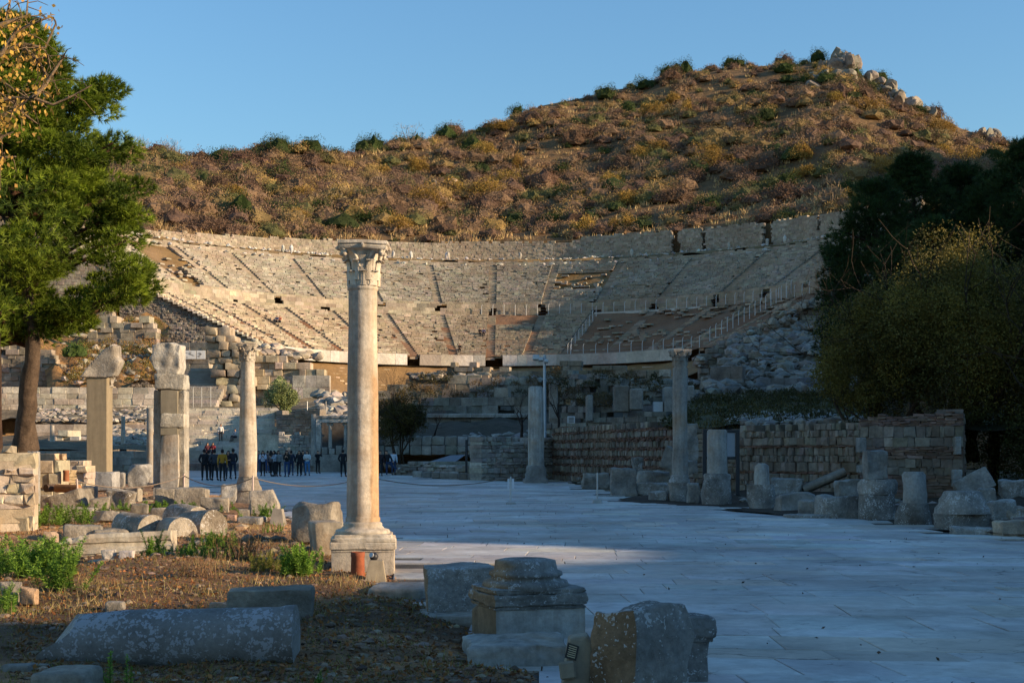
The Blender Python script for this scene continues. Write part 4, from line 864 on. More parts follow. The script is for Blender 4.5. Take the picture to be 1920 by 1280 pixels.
# ---------------------------------------------------------------- stone pieces placed on the ground
SEED = [500]
def blk(px0, px1, y0, y1, label, Y=None, z=None, d=None, m='lime', col=None, cat='stone block', name='stone_block', rz=None, group=None, n=14, rnd=.12, amp=.03, cuts=3, shape=None, rx=0, ry=0, cutlo=.8, grey=False):
    SEED[0] += 1; r = np.random.RandomState(SEED[0])
    if Y is None: Y = EYE*F/(y1-H0)
    p = W((px0+px1)/2, y1, Y)
    if z is not None: p[2] = z
    wd = (px1-px0)/F*Y; h = EYE+(H0-y0)/F*Y-p[2]; d = d or wd*.7
    p[1] += d*.4
    c = col if col is not None else (.32, .3, .265) if grey else (.36, .315, .25)
    c = np.array(c)*r.uniform(.9, 1.1)
    mb = MB(); cutstone(mb, p-(0, 0, .03), (wd*1.02, d, h+.03), r, n=n, rnd=rnd, amp=amp, cuts=cuts, rz=r.uniform(-.25, .25) if rz is None else rz, rx=rx, ry=ry, col=c, shape=shape, cutlo=cutlo)
    return mb.build(name, M[m], loc=p, props=P(label, cat, group))
def lathe_px(mb, px, Y, prof, col, n=28, noise=None, amp=0, sq=0, dy=0, smooth=True, ang=math.pi/4):
    yb = prof[0][1]; p = W(px, yb, Y); p[1] += dy
    lathe(mb, [(max(h/F*Y, 1e-4), (yb-y)/F*Y) for h, y in prof], n, p, col, noise, amp, smooth, sq, ang); return p
def leaf3(mb, p, ang, r0, z0, h, w_, curl, col, nl=3):
    nu, nv = 7, 8; u, v = np.meshgrid(np.linspace(-1, 1, nu), np.linspace(0, 1, nv), indexing='ij')
    lob = 1-.25*(np.abs(np.sin(v*nl*math.pi)))*np.abs(u); ww = w_/2*(1-.35*v**2)*lob
    out = curl*np.clip(v-.45, 0, 1)**2*3.2; zz = z0+h*(v-np.clip(v-.82, 0, 1)*1.4)
    rad = r0+out+.02*(1-u*u)-.012*np.cos(u*6.3*1.5)
    a = ang+u*ww/r0; V = np.stack([p[0]+rad*np.cos(a), p[1]+rad*np.sin(a), p[2]+zz], 2).reshape(-1, 3)
    i = (np.arange(nu-1)[:, None]*nv+np.arange(nv-1)[None]).ravel(); mb.add(V, np.stack([i, i+nv, i+nv+1, i+1], 1), col, True)
    V2 = V.copy(); c = np.array(p)[None]; V2[:, :2] = c[:, :2]+(V[:, :2]-c[:, :2])*.93; mb.add(V2, np.stack([i, i+1, i+nv+1, i+nv], 1), col, True)
def capital(name, p, r, h, aw, col, parent, rz=0., ionic=False, m='marble'):
    mb = MB(); N_ = Noise(int(p[0]*10) % 97, 6/r/6)
    lathe(mb, [(r, 0), (r*1.03, h*.3), (r*1.12, h*.6), (r*1.45, h*.84)], 24, p, col, N_, .006)
    k = 8
    if not ionic:
        for j in range(k): leaf3(mb, p, rz+j*2*math.pi/k, r*1.02, 0, h*.42, r*.78, r*.3, col)
        for j in range(k): leaf3(mb, p, rz+(j+.5)*2*math.pi/k, r*1.05, h*.12, h*.58, r*.72, r*.4, col)
    for j in range(4):      # corner volutes
        a = rz+math.pi/4+j*math.pi/2
        for s in (-1, 1):
            pts = []; R_ = aw*1.16
            for t in np.linspace(0, 1, 8): 
                aa = a+s*(1-t)*.55; rr = r*1.1+(R_-r*1.1)*t**1.6; pts.append((p[0]+rr*math.cos(aa), p[1]+rr*math.sin(aa), p[2]+h*(.42+.42*math.sin(t*1.9))))
            for t in np.linspace(0, 4.5, 9): 
                q = r*.28*(1-t/6); rr = R_-r*.02-q*math.sin(t)*.4-r*.12; pts.append((p[0]+rr*math.cos(a+s*.06), p[1]+rr*math.sin(a+s*.06), p[2]+h*.72+q*math.cos(t)*.8))
            tube(mb, pts, np.linspace(r*.11, r*.17, len(pts)), 6, col)
    # concave abacus
    A = np.linspace(0, 2*math.pi, 49)[:-1]; f = np.abs(((A-math.pi/4) % (math.pi/2))-math.pi/4)/(math.pi/4)   # 1 at corners
    rr = aw*(1.0+.30*f**2.2); 
    V = []
    for s, zz in ((.8, h*.78), (.95, h*.82), (.98, h*.87), (.96, h*.9), (1.02, h*.93), (1.0, h), (.0, h)):
        V.append(np.stack([p[0]+rr*s*np.cos(A+rz), p[1]+rr*s*np.sin(A+rz), np.full(48, p[2]+zz)], 1))
    V = np.concatenate(V); V[:, 2] += N_(V)*.006; j = np.arange(48)[None]; i = np.arange(5)[:, None]*48
    mb.add(V, np.stack([i+j, i+(j+1) % 48, i+48+(j+1) % 48, i+48+j], 2).reshape(-1, 4), col)
    for j in range(4):
        a = rz+j*math.pi/2; q = p+np.array((aw*1.0*math.cos(a), aw*1.0*math.sin(a), h*.82)); rock(mb, q, (r*.35, r*.35, r*.4), np.random.RandomState(j), k=2, col=col)
    return mb.build(name, M[m], parent)
CW = np.array((.62, .54, .43)); CG = np.array((.33, .31, .275))
# ---------------------------------------------------------------- right colonnade remains
def colthing(label, px, yb, Y): return thing('ancient_column', label, 'column', W(px, yb, Y))
def drums(o, px, Y, parts, m='marble', dy=0.0):
    for nm, prof, col, kw in parts:
        mb = MB(); k = dict(kw); mm = k.pop('m', m); amp = k.pop('amp', .012); lathe_px(mb, px, Y, prof, col, noise=Noise(int(prof[0][1]*3), k.pop('ns', 3.)), amp=amp, dy=dy, **k); mb.build(nm, M[mm], o)
o = colthing('tall grey column with worn capital standing on the right side of the street', 1275, 940, 46)
drums(o, 1275, 46, [('pedestal', [(20, 942), (21.5, 930), (20, 908), (21, 904)], CG*.9, dict(m='lich', sq=.5, amp=.05)), ('base', [(20.5, 905), (21, 900), (18, 896), (18.5, 892), (16, 890)], CG, dict(m='lich', amp=.03)),
    ('shaft', [(14.6, 891), (14.2, 830), (14, 770), (13, 700), (12.5, 690)], CG*.95, dict(m='marble')), ('necking', [(13.2, 690), (13.4, 686), (12.5, 684)], CG, {})])
capital('capital', W(1275, 686, 46), .21, .52, .33, CG*1.1, o, rz=.2)
o = colthing('thick shaft stump on a round speckled pedestal in front of the empty sign frame', 1345, 948, 43)
drums(o, 1345, 43, [('pedestal', [(28, 950), (28.5, 925), (27.5, 900), (26, 897)], CG*.8, dict(m='lich', sq=.25, amp=.04)), ('base', [(26.5, 898), (26.5, 890), (23, 887)], CG, dict(m='lich', amp=.02)), ('shaft', [(20, 888), (19, 850), (19, 808), (16, 805)], CG, {})])
o = colthing('small shaft stump on a rounded speckled pedestal between the sign frame and the long blocks', 1428, 957, 40)
drums(o, 1428, 40, [('pedestal', [(24, 959), (25.5, 935), (24, 912), (25, 908)], CG*.85, dict(m='lich', sq=.3, amp=.05)), ('shaft', [(13.5, 908), (13.5, 885), (13, 873), (7, 868)], CG*1.15, dict(amp=.02))])
o = colthing('squared block on a torus pedestal crusted with white lichen before the brick wall', 1647, 976, 33.5)
drums(o, 1647, 33.5, [('pedestal', [(32, 978), (33, 950), (31, 925)], CG*.7, dict(m='lich', sq=.4, amp=.05)), ('base', [(32, 926), (33, 918), (30, 905), (24, 898)], CG*1.05, dict(m='lich', amp=.05))])
mb = MB(); cutstone(mb, W(1642, 899, 33.5), (.5, .5, .68), np.random.RandomState(4), col=CG*.9, rnd=.08, amp=.03); mb.build('shaft', M['lime'], o)
o = colthing('rough grey shaft stump on a low round pedestal, middle one before the brick wall', 1714, 986, 31.5)
drums(o, 1714, 31.5, [('pedestal', [(31, 988), (32, 965), (30, 942)], CG*.7, dict(m='lich', sq=.3, amp=.05)), ('shaft', [(24, 942), (23, 925), (22, 890), (17, 884)], CG*.9, dict(amp=.06, m='lime'))])
o = colthing('broad moulded column base speckled with white lichen, nearest on the right side of the street', 1803, 992, 29.6)
drums(o, 1803, 29.6, [('pedestal', [(45, 994), (46, 975), (47, 962)], CG*.62, dict(m='lich', sq=.25, amp=.05)), ('base', [(49, 962), (48, 952), (41, 944), (42, 936), (36, 929), (33, 922), (30, 920)], CG*.85, dict(m='lich', amp=.035))])
o = colthing('pale broken shaft standing by the lamp pole at the far right of the plaza', 1005, 905, 74)
drums(o, 1005, 74, [('base', [(24, 907), (24, 898), (20, 896), (20, 888), (18, 884), (18, 876), (16, 872)], CG*.85, dict(m='ruin', sq=.6, amp=.03)), ('shaft', [(15.2, 872), (15, 800), (14.5, 750), (14.3, 727), (11, 724)], CG*1.25, {})])
RB = [(1058, 1093, 860, 897, None), (1095, 1143, 886, 917, None), (1146, 1194, 880, 930, None), (1197, 1256, 884, 908, 57), (1198, 1254, 907, 930, None), (1287, 1308, 794, 865, 53), (1284, 1306, 864, 888, 52), (1186, 1205, 858, 886, 62), (1216, 1250, 920, 941, None), (1290, 1312, 905, 940, 44),
      (1461, 1525, 924, 964, None), (1448, 1508, 898, 926, 46), (1500, 1545, 940, 970, None), (1540, 1612, 930, 973, None), (1572, 1622, 900, 932, 43), (1858, 1905, 940, 975, 33), (1838, 1868, 915, 950, 36), (1880, 1925, 900, 930, 38), (1872, 1935, 978, 1008, None), (1795, 1880, 990, 1006, 27.2), (1480, 1560, 965, 978, 34), (1885, 1925, 950, 972, 33)]
RL = ['brown squared block against the foot of the banded wall', 'low moulded base block, leftmost of the row along the right kerb', 'stacked base block second from the left in the row along the right kerb', 'thick rounded slab lying on another block beside the tall right column', 'long squared block carrying a rounded slab beside the tall right column', 'tall thin upright slab just behind the tall right column', 'block at the foot of the thin upright slab', 'small upright grey block before the banded wall', 'low flat stone at the foot of the tall right column', 'small stone between the tall right column and the thick stump',
      'long pale-topped block beside the small stump pedestal', 'dark block behind the long pale-topped block', 'broken grey block in the middle of the right kerb row', 'pale fluted block just left of the lichen crusted pedestal', 'dark rough block resting behind the pale fluted block', 'dark boulder right of the nearest moulded base', 'small grey stone under the leaning slab at right', 'dark stone at the right edge below the bush', 'tan rounded block at the right edge of the street', 'flat kerb slab at the foot of the nearest moulded base', 'thin flat kerb slab before the long blocks', 'grey stone behind the tan rounded block']
for (a, b, c, d_, Y), lb in zip(RB, RL):
    blk(a, b, c, d_, lb, Y=Y, m='lich' if (a % 3) else 'lime', grey=True, amp=.06, cuts=5, col=(.44, .35, .26) if 'tan' in lb or 'brown' in lb else None, d=.35 if 'upright slab' in lb else None, rz=.1 if 'upright' in lb else None)
blk(1236, 1264, 838, 880, 'pale stone leaning against the banded wall left of the tall right column', Y=56, grey=True, d=.4, ry=.35)
blk(1806, 1874, 884, 925, 'large flat slab leaning before the dark side of the brick wall', Y=38, grey=True, d=.25, ry=-.5, rx=-.3)
mb = MB(); a = W(1506, 918, 46); b = W(1585, 884, 46); tube(mb, [a, b], .16, 4, (.3, .26, .21)); mb.build('stone_beam', M['ruin'], loc=a, props=P('long stone beam leaning diagonally against the rough stone wall', 'stone beam'))
r = np.random.RandomState(71); mb = MB()
for k in range(260):
    px = r.uniform(1050, 1930); yy = float(ip(px, [1050, 1260, 1400, 1600, 1800, 1930], [905, 935, 945, 955, 965, 985]))-r.uniform(0, 28); p = G(px, yy); s = r.uniform(.12, .5)
    rock(mb, p, (s*1.3, s, s*.6), r, k=1, col=tones(r, 1, *GREY)[0]*.9, lo=.4)
mb.build('rubble', M['ruin'], props=dict(kind='stuff', label='small dark stones and earth between the blocks along the right kerb', category='rubble'))
bank('verge', [(3.4, 46, .03), (9.2, 26.5, .03), (22, 30, .3), (9, 60, .2)], lin('4a3a2a')*.7, seed=71, amp=.05)
bank('verge', [(9.3, 25.5, .05), (12.3, 12, .05), (40, 12, 1.5), (30, 45, 1.0)], lin('4a3a2a')*.7, seed=72, amp=.06)
# sign frame
o = thing('panel_stand', 'black metal frame with a blank grey board behind the thick column stump', 'sign', W(1351, 925, 49))
for px in (1321, 1383):
    m = MB(); a = W(px, 928, 49); box(m, a, (.13, .1, (928-805)/F*49), (.03, .032, .035)); m.build('post', M['paint'], o)
m = MB(); bx(m, 1324, 1380, 805, 811, 49, .1, (.03, .032, .035)); bx(m, 1324, 1380, 856, 861, 49, .1, (.03, .032, .035)); m.build('crossbar', M['paint'], o)
m = MB(); bx(m, 1325, 1379, 811, 856, 49.02, .04, (.3, .33, .36)); m.build('board', M['paint'], o)
o = thing('panel_stand', 'dark two-post panel frame seen across the shaded right side of the plaza', 'sign', W(888, 884, 86))
for px in (874.5, 900):
    m = MB(); box(m, W(px, 886, 86), (.14, .1, 2.0), (.03, .032, .035)); m.build('post', M['paint'], o)
m = MB(); bx(m, 876, 900, 852, 856, 86, .1, (.03, .032, .035)); m.build('crossbar', M['paint'], o)
o = thing('warning_sign', 'small white rectangular sign with dark print beside the bare tree', 'sign', W(1071, 793, 100))
m = MB(); bx(m, 1064, 1078, 780, 793, 100, .04, (.62, .62, .62)); m.build('board', M['paint'], o); m = MB()
for q in range(4): bx(m, 1066, 1076, 782+q*2.6, 783.4+q*2.6, 99.97, .02, (.12, .12, .12), 0)
m.build('print', M['paint'], o); m = MB(); tube(m, [W(1071, 815, 100.1), W(1071, 790, 100.1)], .03, 5, (.3, .3, .3)); m.build('post', M['metal'], o)
# lamp pole
o = thing('floodlight_pole', 'tall grey pole carrying floodlights behind the pale broken shaft', 'lamp pole', W(1021, 815, 92))
m = MB(); tube(m, [W(1021.5, 830, 92), W(1021, 665, 92)], [.11, .09], 8, (.42, .46, .5)); m.build('pole', M['metal'], o)
m = MB(); tube(m, [W(1004, 672, 92), W(1025, 670, 92)], .03, 5, (.4, .42, .44)); m.build('crossarm', M['metal'], o)
for px, py, s in ((1005, 671, .42), (1014, 673, .3), (1024, 676, .26)):
    m = MB(); box(m, W(px, py+4, 91.7), (s, .3, s*.8), (.5, .5, .48), rx=-.3, ch=.04); lp = m.build('floodlight', M['paint'], o)
# ---------------------------------------------------------------- left pillars and slim column
o = thing('square_pillar', 'plain brown square pillar topped by a rough slanting stone', 'pillar', W(181, 915, 56)); Y = 56
def pxbox(mb, x0, x1, y0, y1, Y, d, r, **k):
    p = W((x0+x1)/2, y1, Y); p[1] += d/2; cutstone(mb, p, ((x1-x0)/F*Y, d, (y1-y0)/F*Y), r, **k)
r = np.random.RandomState(6)
m = MB(); pxbox(m, 151, 211, 885, 920, Y-.3, 1.1, r, n=10, rnd=.05, amp=.02, col=(.34, .33, .31)); m.build('plinth', M['lich2'], o)
m = MB(); bx(m, 162, 200.5, 704, 886, Y, .8, (.3, .24, .155), .02); m.build('shaft', M['conc'], o)
def prism(mb, pts, Y, d, col, amp=.02, n=8, seed=1):
    """extrude a pixel outline to a solid of thickness d with a lumpy weathered face"""
    bm = bmesh.new(); vs = [bm.verts.new(W(x, y, Y)) for x, y in pts]; f = bm.faces.new(vs); ex = bmesh.ops.extrude_face_region(bm, geom=[f]); 
    for v in [g for g in ex['geom'] if isinstance(g, bmesh.types.BMVert)]: v.co.y += d
    bmesh.ops.triangulate(bm, faces=bm.faces); L_ = max(p[0] for p in pts)-min(p[0] for p in pts); el = L_/F*Y/n
    for _ in range(5):
        es = [e for e in bm.edges if e.calc_length() > el]
        if not es: break
        bmesh.ops.subdivide_edges(bm, edges=es, cuts=1); bmesh.ops.triangulate(bm, faces=bm.faces)
    bmesh.ops.recalc_face_normals(bm, faces=bm.faces)
    for _ in range(2): bmesh.ops.smooth_vert(bm, verts=bm.verts, factor=.5, use_axis_x=True, use_axis_y=True, use_axis_z=True)
    V = np.array([v.co[:] for v in bm.verts]); bm.verts.index_update(); Fc = np.array([[v.index for v in f.verts] for f in bm.faces]); bm.free()
    N1 = Noise(seed, 2.2/(L_/F*Y)*2.2); V = V+np.stack([N1(V), N1(V+9), N1(V+17)], 1)*amp; mb.add(V, Fc, col, False)
m = MB(); prism(m, [(148, 704), (158, 690), (190, 656), (196, 652), (215, 647), (215, 668), (222, 676), (216, 690), (210, 704)], Y-.15, 1.1, (.42, .37, .3), .03, 12, 3); m.build('capstone', M['lime'], o)
m = MB(); prism(m, [(196, 706), (212, 704), (206, 725), (201, 728)], Y+.3, .4, (.4, .36, .3), .02, 6, 4); m.build('fragment', M['lime'], o)
Y = 46; o = thing('square_pillar', 'patched pale square pillar of stacked blocks topped by a rough bell-shaped stone', 'pillar', W(317, 945, Y))
m = MB(); prism(m, [(284, 646), (302, 643), (318, 642), (338, 647), (338, 690), (333, 702), (296, 702), (281, 672), (286, 660)], Y+.05, .8, (.5, .47, .41), .02, 14, 5); m.build('capstone', M['lime'], o)
m = MB(); pxbox(m, 289, 345, 701, 729, Y-.02, .85, r, n=9, rnd=.12, amp=.04, col=(.44, .41, .35)); m.build('capital_block', M['lime'], o)
m = MB(); pxbox(m, 301, 333, 731, 776, Y-.04, .75, r, n=6, rnd=.03, amp=.004, col=(.3, .26, .19)); pxbox(m, 301, 333, 800, 815, Y-.04, .75, r, n=6, rnd=.03, amp=.004, col=(.3, .26, .19)); m.build('concrete_section', M['conc'], o)
m = MB(); pxbox(m, 300, 345, 775, 801, Y-.08, .8, r, n=8, rnd=.1, amp=.03, col=(.5, .46, .38)); m.build('patch_block', M['lime'], o)
m = MB(); pxbox(m, 300.5, 334, 815, 915, Y-.06, .75, r, n=8, rnd=.06, amp=.02, col=(.48, .44, .38)); m.build('shaft', M['marble'], o)
m = MB(); pxbox(m, 332, 345.5, 731, 915, Y+.05, .7, r, n=8, rnd=.05, amp=.01, col=(.4, .37, .31)); pxbox(m, 288, 302, 731, 945, Y+.3, .6, r, n=8, rnd=.05, amp=.02, col=(.4, .38, .34)); m.build('side_pilaster', M['lime'], o)
m = MB(); pxbox(m, 288, 345, 914, 946, Y-.1, .9, r, n=8, rnd=.1, amp=.04, col=(.36, .34, .3)); m.build('plinth', M['lime'], o)
m = MB(); p = lathe_px(m, 281, 62, [(6, 905), (6, 765)], CG, n=12); m.build('shaft', M['marble'], loc=p, props=P('thin grey shaft just visible left of the patched pale pillar', 'column'))
Y = 44; o = colthing('slim pale column with worn capital on the left side of the street, second one back', 465, 945, Y)
drums(o, 465, Y, [('pedestal', [(25, 962), (25, 935), (24, 922), (25, 918)], CW*.75, dict(m='lime', sq=.5, amp=.03)), ('base', [(25.5, 919), (25, 914), (21, 909), (20, 905), (18, 899), (16.2, 893)], CW*.75, dict(m='lime', amp=.012)),
    ('shaft', [(16.2, 893), (15.8, 840), (15.2, 780), (14, 700), (13.2, 680), (13.4, 676)], CW*.9, dict())])
capital('capital', W(463.5, 677, Y), .215, .55, .30, CW*.9, o, rz=.15)
# near column
Y = 18.4; o = thing('ancient_column', 'tall near column with acanthus capital on a square pedestal, the main feature of the street', 'column', W(682, 1080, Y))
r = np.random.RandomState(9)
m = MB(); p = W(682, 1081, Y+.35); cutstone(m, p, (.8, .76, .46), r, n=16, rnd=.035, amp=.010, cuts=2, rz=.08, col=CW*.82, cutlo=.94); m.build('pedestal', M['marble'], o)
m = MB(); cz = W(682, 1031, Y+.35)
for (w0, w1, h0, h1) in ((.79, .835, 0, .035), (.85, .86, .035, .13)):
    cutstone(m, cz+(0, 0, h0), ((w0+w1)/2, (w0+w1)/2*.96, h1-h0), r, n=12, rnd=.05, amp=.02, cuts=1, rz=.08, col=CW*.8)
cutstone(m, cz+(0, 0, .125), (.84, .8, .1), r, n=12, rnd=.1, amp=.03, cuts=3, rz=.08, col=CW*.85, shape=lambda V: V*np.stack([1-.1*(V[:, 2] > 0), 1-.1*(V[:, 2] > 0), 1+0*V[:, 0]], 1)); m.build('cornice', M['marble'], o)
m = MB(); b0 = cz+(0, 0, .215); lathe(m, [(.36, 0), (.375, .03), (.36, .06), (.3, .075), (.285, .095), (.27, .11), (.275, .135), (.26, .155), (.235, .165)], 36, b0, CW*.84, Noise(3, 2.5), .012, sq=.12, ang=.08); m.build('base', M['marble'], o)
m = MB(); zt = W(0, 531, Y)[2]; zb = b0[2]+.16; H_ = zt-zb
pr = np.array([(.226, 0), (.228, .05), (.213, .07), (.211, .4), (.207, H_*.35), (.199, H_*.6), (.188, H_*.85), (.183, H_-.06), (.196, H_-.05), (.198, H_-.015), (.186, H_)])
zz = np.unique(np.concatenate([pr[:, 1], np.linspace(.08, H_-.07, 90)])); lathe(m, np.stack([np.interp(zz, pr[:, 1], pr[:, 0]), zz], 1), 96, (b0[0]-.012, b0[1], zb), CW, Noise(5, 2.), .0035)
Vs = m.V[0]; ax_ = (Vs[:, 0]-b0[0])/.2; e1 = Noise(51, 1.2)(Vs*(1, 1, .6))*.05+Noise(52, 9)(Vs*(1, 1, .5))*.03   # weathering plus painted shade on the left flank, rusty run on the lower right
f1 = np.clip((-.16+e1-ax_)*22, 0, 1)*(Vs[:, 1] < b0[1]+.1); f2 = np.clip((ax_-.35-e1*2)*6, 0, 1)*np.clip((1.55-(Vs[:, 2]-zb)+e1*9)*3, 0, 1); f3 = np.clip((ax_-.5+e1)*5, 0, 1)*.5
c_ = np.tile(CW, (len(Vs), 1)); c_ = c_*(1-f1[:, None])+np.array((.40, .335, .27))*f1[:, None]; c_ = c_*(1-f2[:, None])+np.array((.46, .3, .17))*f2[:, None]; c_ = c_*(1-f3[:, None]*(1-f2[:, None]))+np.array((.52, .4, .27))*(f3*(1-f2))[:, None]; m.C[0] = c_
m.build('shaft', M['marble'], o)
capital('capital', np.array((b0[0]-.0, b0[1], zt-.002)), .187, .572, .335, CW*1.0, o, rz=math.pi/2*.0+.06)
# ---------------------------------------------------------------- posts, rope
rp = thing('rope_barrier', 'thin sagging rope strung between slim posts across the street', 'rope barrier', W(474, 935, 41))
PO = [(148, 38, .9), (345, 41.8, .98), (474, 40, .95), (690, 42, .95), (957, 44, .9)]
tops = []
for k, (px, Y_, h) in enumerate(PO):
    x = (px-960)/F*Y_; z0 = gz(x, Y_); t = np.array((x-(.06 if k == 0 else 0), Y_, h)); tops.append(t)
    if k < 4: m = MB(); tube(m, [(x, Y_, z0-.05), t], .026, 8, (.55, .42, .36) if k < 3 else (.45, .44, .42)); m.build('post', M['paint'], rp)
m = MB(); 
for a, b in zip(tops[:-1], tops[1:]):
    s = np.linspace(0, 1, 16)[:, None]; sag = .26 if b[0] > -10 else .12; tube(m, a*(1-s)+b*s-(0, 0, .06)-np.array([0, 0, 1])*(4*s*(1-s)*sag), .014, 5, (.22, .17, .13))
m.build('rope', M['rope'], rp)
o = thing('sign_post', 'slim post with two small white plates standing on the shaded paving', 'sign', G(957, 945)); Y_ = G(957, 945)[1]
m = MB(); bx(m, 956, 959, 893, 946, Y_, .04, (.55, .55, .53)); m.build('post', M['metal'], o)
for a, b in ((951.5, 955.5), (959.5, 964)):
    m = MB(); bx(m, a, b, 897, 916, Y_, .02, (.66, .68, .7)); m.build('plate', M['paint'], o)
m = MB(); box(m, G(958, 947), (.3, .3, .1), (.4, .38, .34), ch=.03); m.build('foot', M['conc'], o)
o = thing('barrier_post', 'slim pale post in a concrete foot near the right kerb', 'post', G(1120, 944)); Y_ = G(1120, 944)[1]
m = MB(); tube(m, [G(1120, 944), W(1120, 886, Y_)], .025, 8, (.5, .5, .48)); m.build('shaft', M['metal'], o)
m = MB(); box(m, G(1120, 945), (.32, .3, .16), (.42, .4, .36), ch=.03, taper=.75); m.build('foot', M['conc'], o)
# ---------------------------------------------------------------- trees
def grow(mb, p, d, L_, rad, depth, rng, col, tips, spread=.5, up=.12, nseg=4, fork=(2, 3), shrink=.72):
    pts = [np.array(p)]; rr = [rad]
    for k in range(nseg):
        d = unit(d+rng.normal(0, .12, 3)+(0, 0, up*.4)); pts.append(pts[-1]+d*L_/nseg); rr.append(rad*(1-.4*(k+1)/nseg))
    tube(mb, pts, rr, 8 if depth > 3 else 5 if depth > 1 else 3, col)
    if depth <= 0: tips.append((pts[-1], d)); return
    for k in range(rng.randint(fork[0], fork[1]+1)):
        grow(mb, pts[-1], unit(d+rng.normal(0, spread, 3)+(0, 0, up)), L_*shrink*rng.uniform(.8, 1.15), rr[-1]*.75, depth-1, rng, col, tips, spread, up, nseg, fork, shrink)
    if depth > 1 and rng.rand() < .7:
        q = pts[len(pts)//2]; grow(mb, q, unit(d+rng.normal(0, spread*1.3, 3)), L_*shrink*.7, rr[-1]*.55, depth-2, rng, col, tips, spread, up, nseg, fork, shrink)
def needles(mb, C, D, rng, n_t, n_n, cr, flat, ln, wd, cA, cB):
    """clumps C with outward dirs D; each holds n_t tufts of n_n needles"""
    k = len(C); o = sph(rng, k*n_t)*(rng.uniform(.3, 1, (k*n_t, 1))**.5)*np.array([1, 1, flat]); cr_ = np.repeat(np.broadcast_to(cr, (k,)), n_t)[:, None]
    T = np.repeat(C, n_t, 0)+o*cr_; TD = unit(unit(o)*.8+np.repeat(D, n_t, 0)*.5+(0, 0, .35)); t = rng.uniform(0, 1, (k, 1)); cc = np.asarray(cA)*(1-t)+np.asarray(cB)*t; cc = np.repeat(cc, n_t, 0)*(1+rng.normal(0, .18, (k*n_t, 1)))
    Pn = np.repeat(T, n_n, 0); Dn = unit(np.repeat(TD, n_n, 0)+rng.normal(0, .55, (k*n_t*n_n, 3))); 
    leaves(mb, Pn, Dn, ln*rng.uniform(.7, 1.2, len(Pn)), wd, np.clip(np.repeat(cc, n_n, 0), .003, .5), rng, quad=False)
PA, PB = lin('384c11'), lin('7e8e26')
r = np.random.RandomState(15); Y = 38; sc = F/Y
o = thing('pine_tree', 'large bright green pine on the bank at left, its crown lit from the right', 'tree', W(48, 836, Y))
m = MB(); tp = [(46, 842, 1.35), (46, 815, .95), (47, 790, .88), (52, 760, .82), (50, 740, .84), (55, 705, .8), (60, 680, .76), (62, 645, .7), (58, 600, .64), (50, 540, .55), (38, 460, .5), (26, 380, .42), (20, 300, .36), (22, 200, .26), (24, 110, .12)]
tube(m, [W(x, y, Y+.6*math.sin(y*.008)) for x, y, _ in tp], [w_*.27 for *_, w_ in tp], 16, lin('6e5c4c')*.65, noise=Noise(8, 5), amp=.10); m.build('trunk', M['bark'], o)
ENVY = [35, 60, 100, 145, 150, 200, 215, 260, 330, 400, 450, 490, 520, 545, 580, 610, 645]; ENVX = [40, 72, 105, 140, 205, 208, 175, 250, 255, 262, 272, 290, 298, 290, 240, 170, 60]
C = []; D = []; m = MB(); lim = MB()
for k in range(430):
    y = r.uniform(45, 628); R_ = (float(ip(y, ENVY, ENVX))-24)/sc*1.07; a = r.uniform(0, 6.283); fr = r.uniform(.38, 1)**.6 if r.rand() < .85 else r.uniform(.1, .5)
    if R_*fr < .5 and y > 120: continue
    rr = max(R_*fr-.3, .05)
    cx_ = 24; p = W(cx_, y, Y)+np.array((math.cos(a)*rr, math.sin(a)*rr*.85, 0)); C.append(p); D.append((math.cos(a), math.sin(a), .3))
    if r.rand() < .35: q = W(30, min(y+60, 640), Y); mid = (p+q)/2-(0, 0, .25); tube(lim, [q, mid, p], [.09, .06, .03], 5, lin('6a4c38')*.6)
C.append(W(188, 168, Y)); D.append((1, 0, .3)); C.append(W(205, 172, Y+.2)); D.append((1, 0, .3))
C = np.array(C); D = np.array(D); needles(m, C, D, r, 72, 14, r.uniform(.4, .68, len(C)), .5, .19, .024, PA, PB)
m.build('crown', M['leaf'], o); lim.build('branches', M['bark'], o)
# slim trunk at the left edge
m = MB(); o = thing('pine_tree', 'thin dark trunk cut by the left edge of the picture', 'tree', W(2, 860, 33)); tube(m, [W(-4, 870, 33), W(-6, 780, 33), W(-5, 700, 33), W(-8, 600, 33), W(-20, 500, 33), W(-60, 380, 33)], [.14, .11, .1, .09, .07, .05], 8, lin('5a4538')*.6); m.build('trunk', M['bark'], o)
m = MB(); C = W(-60, 470, 33)+r.normal(0, 1, (16, 3))*(.7, .7, 1.2); needles(m, C, np.zeros((16, 3)), r, 50, 12, .6, .6, .2, .018, PA, PB); m.build('crown', M['leaf'], o)
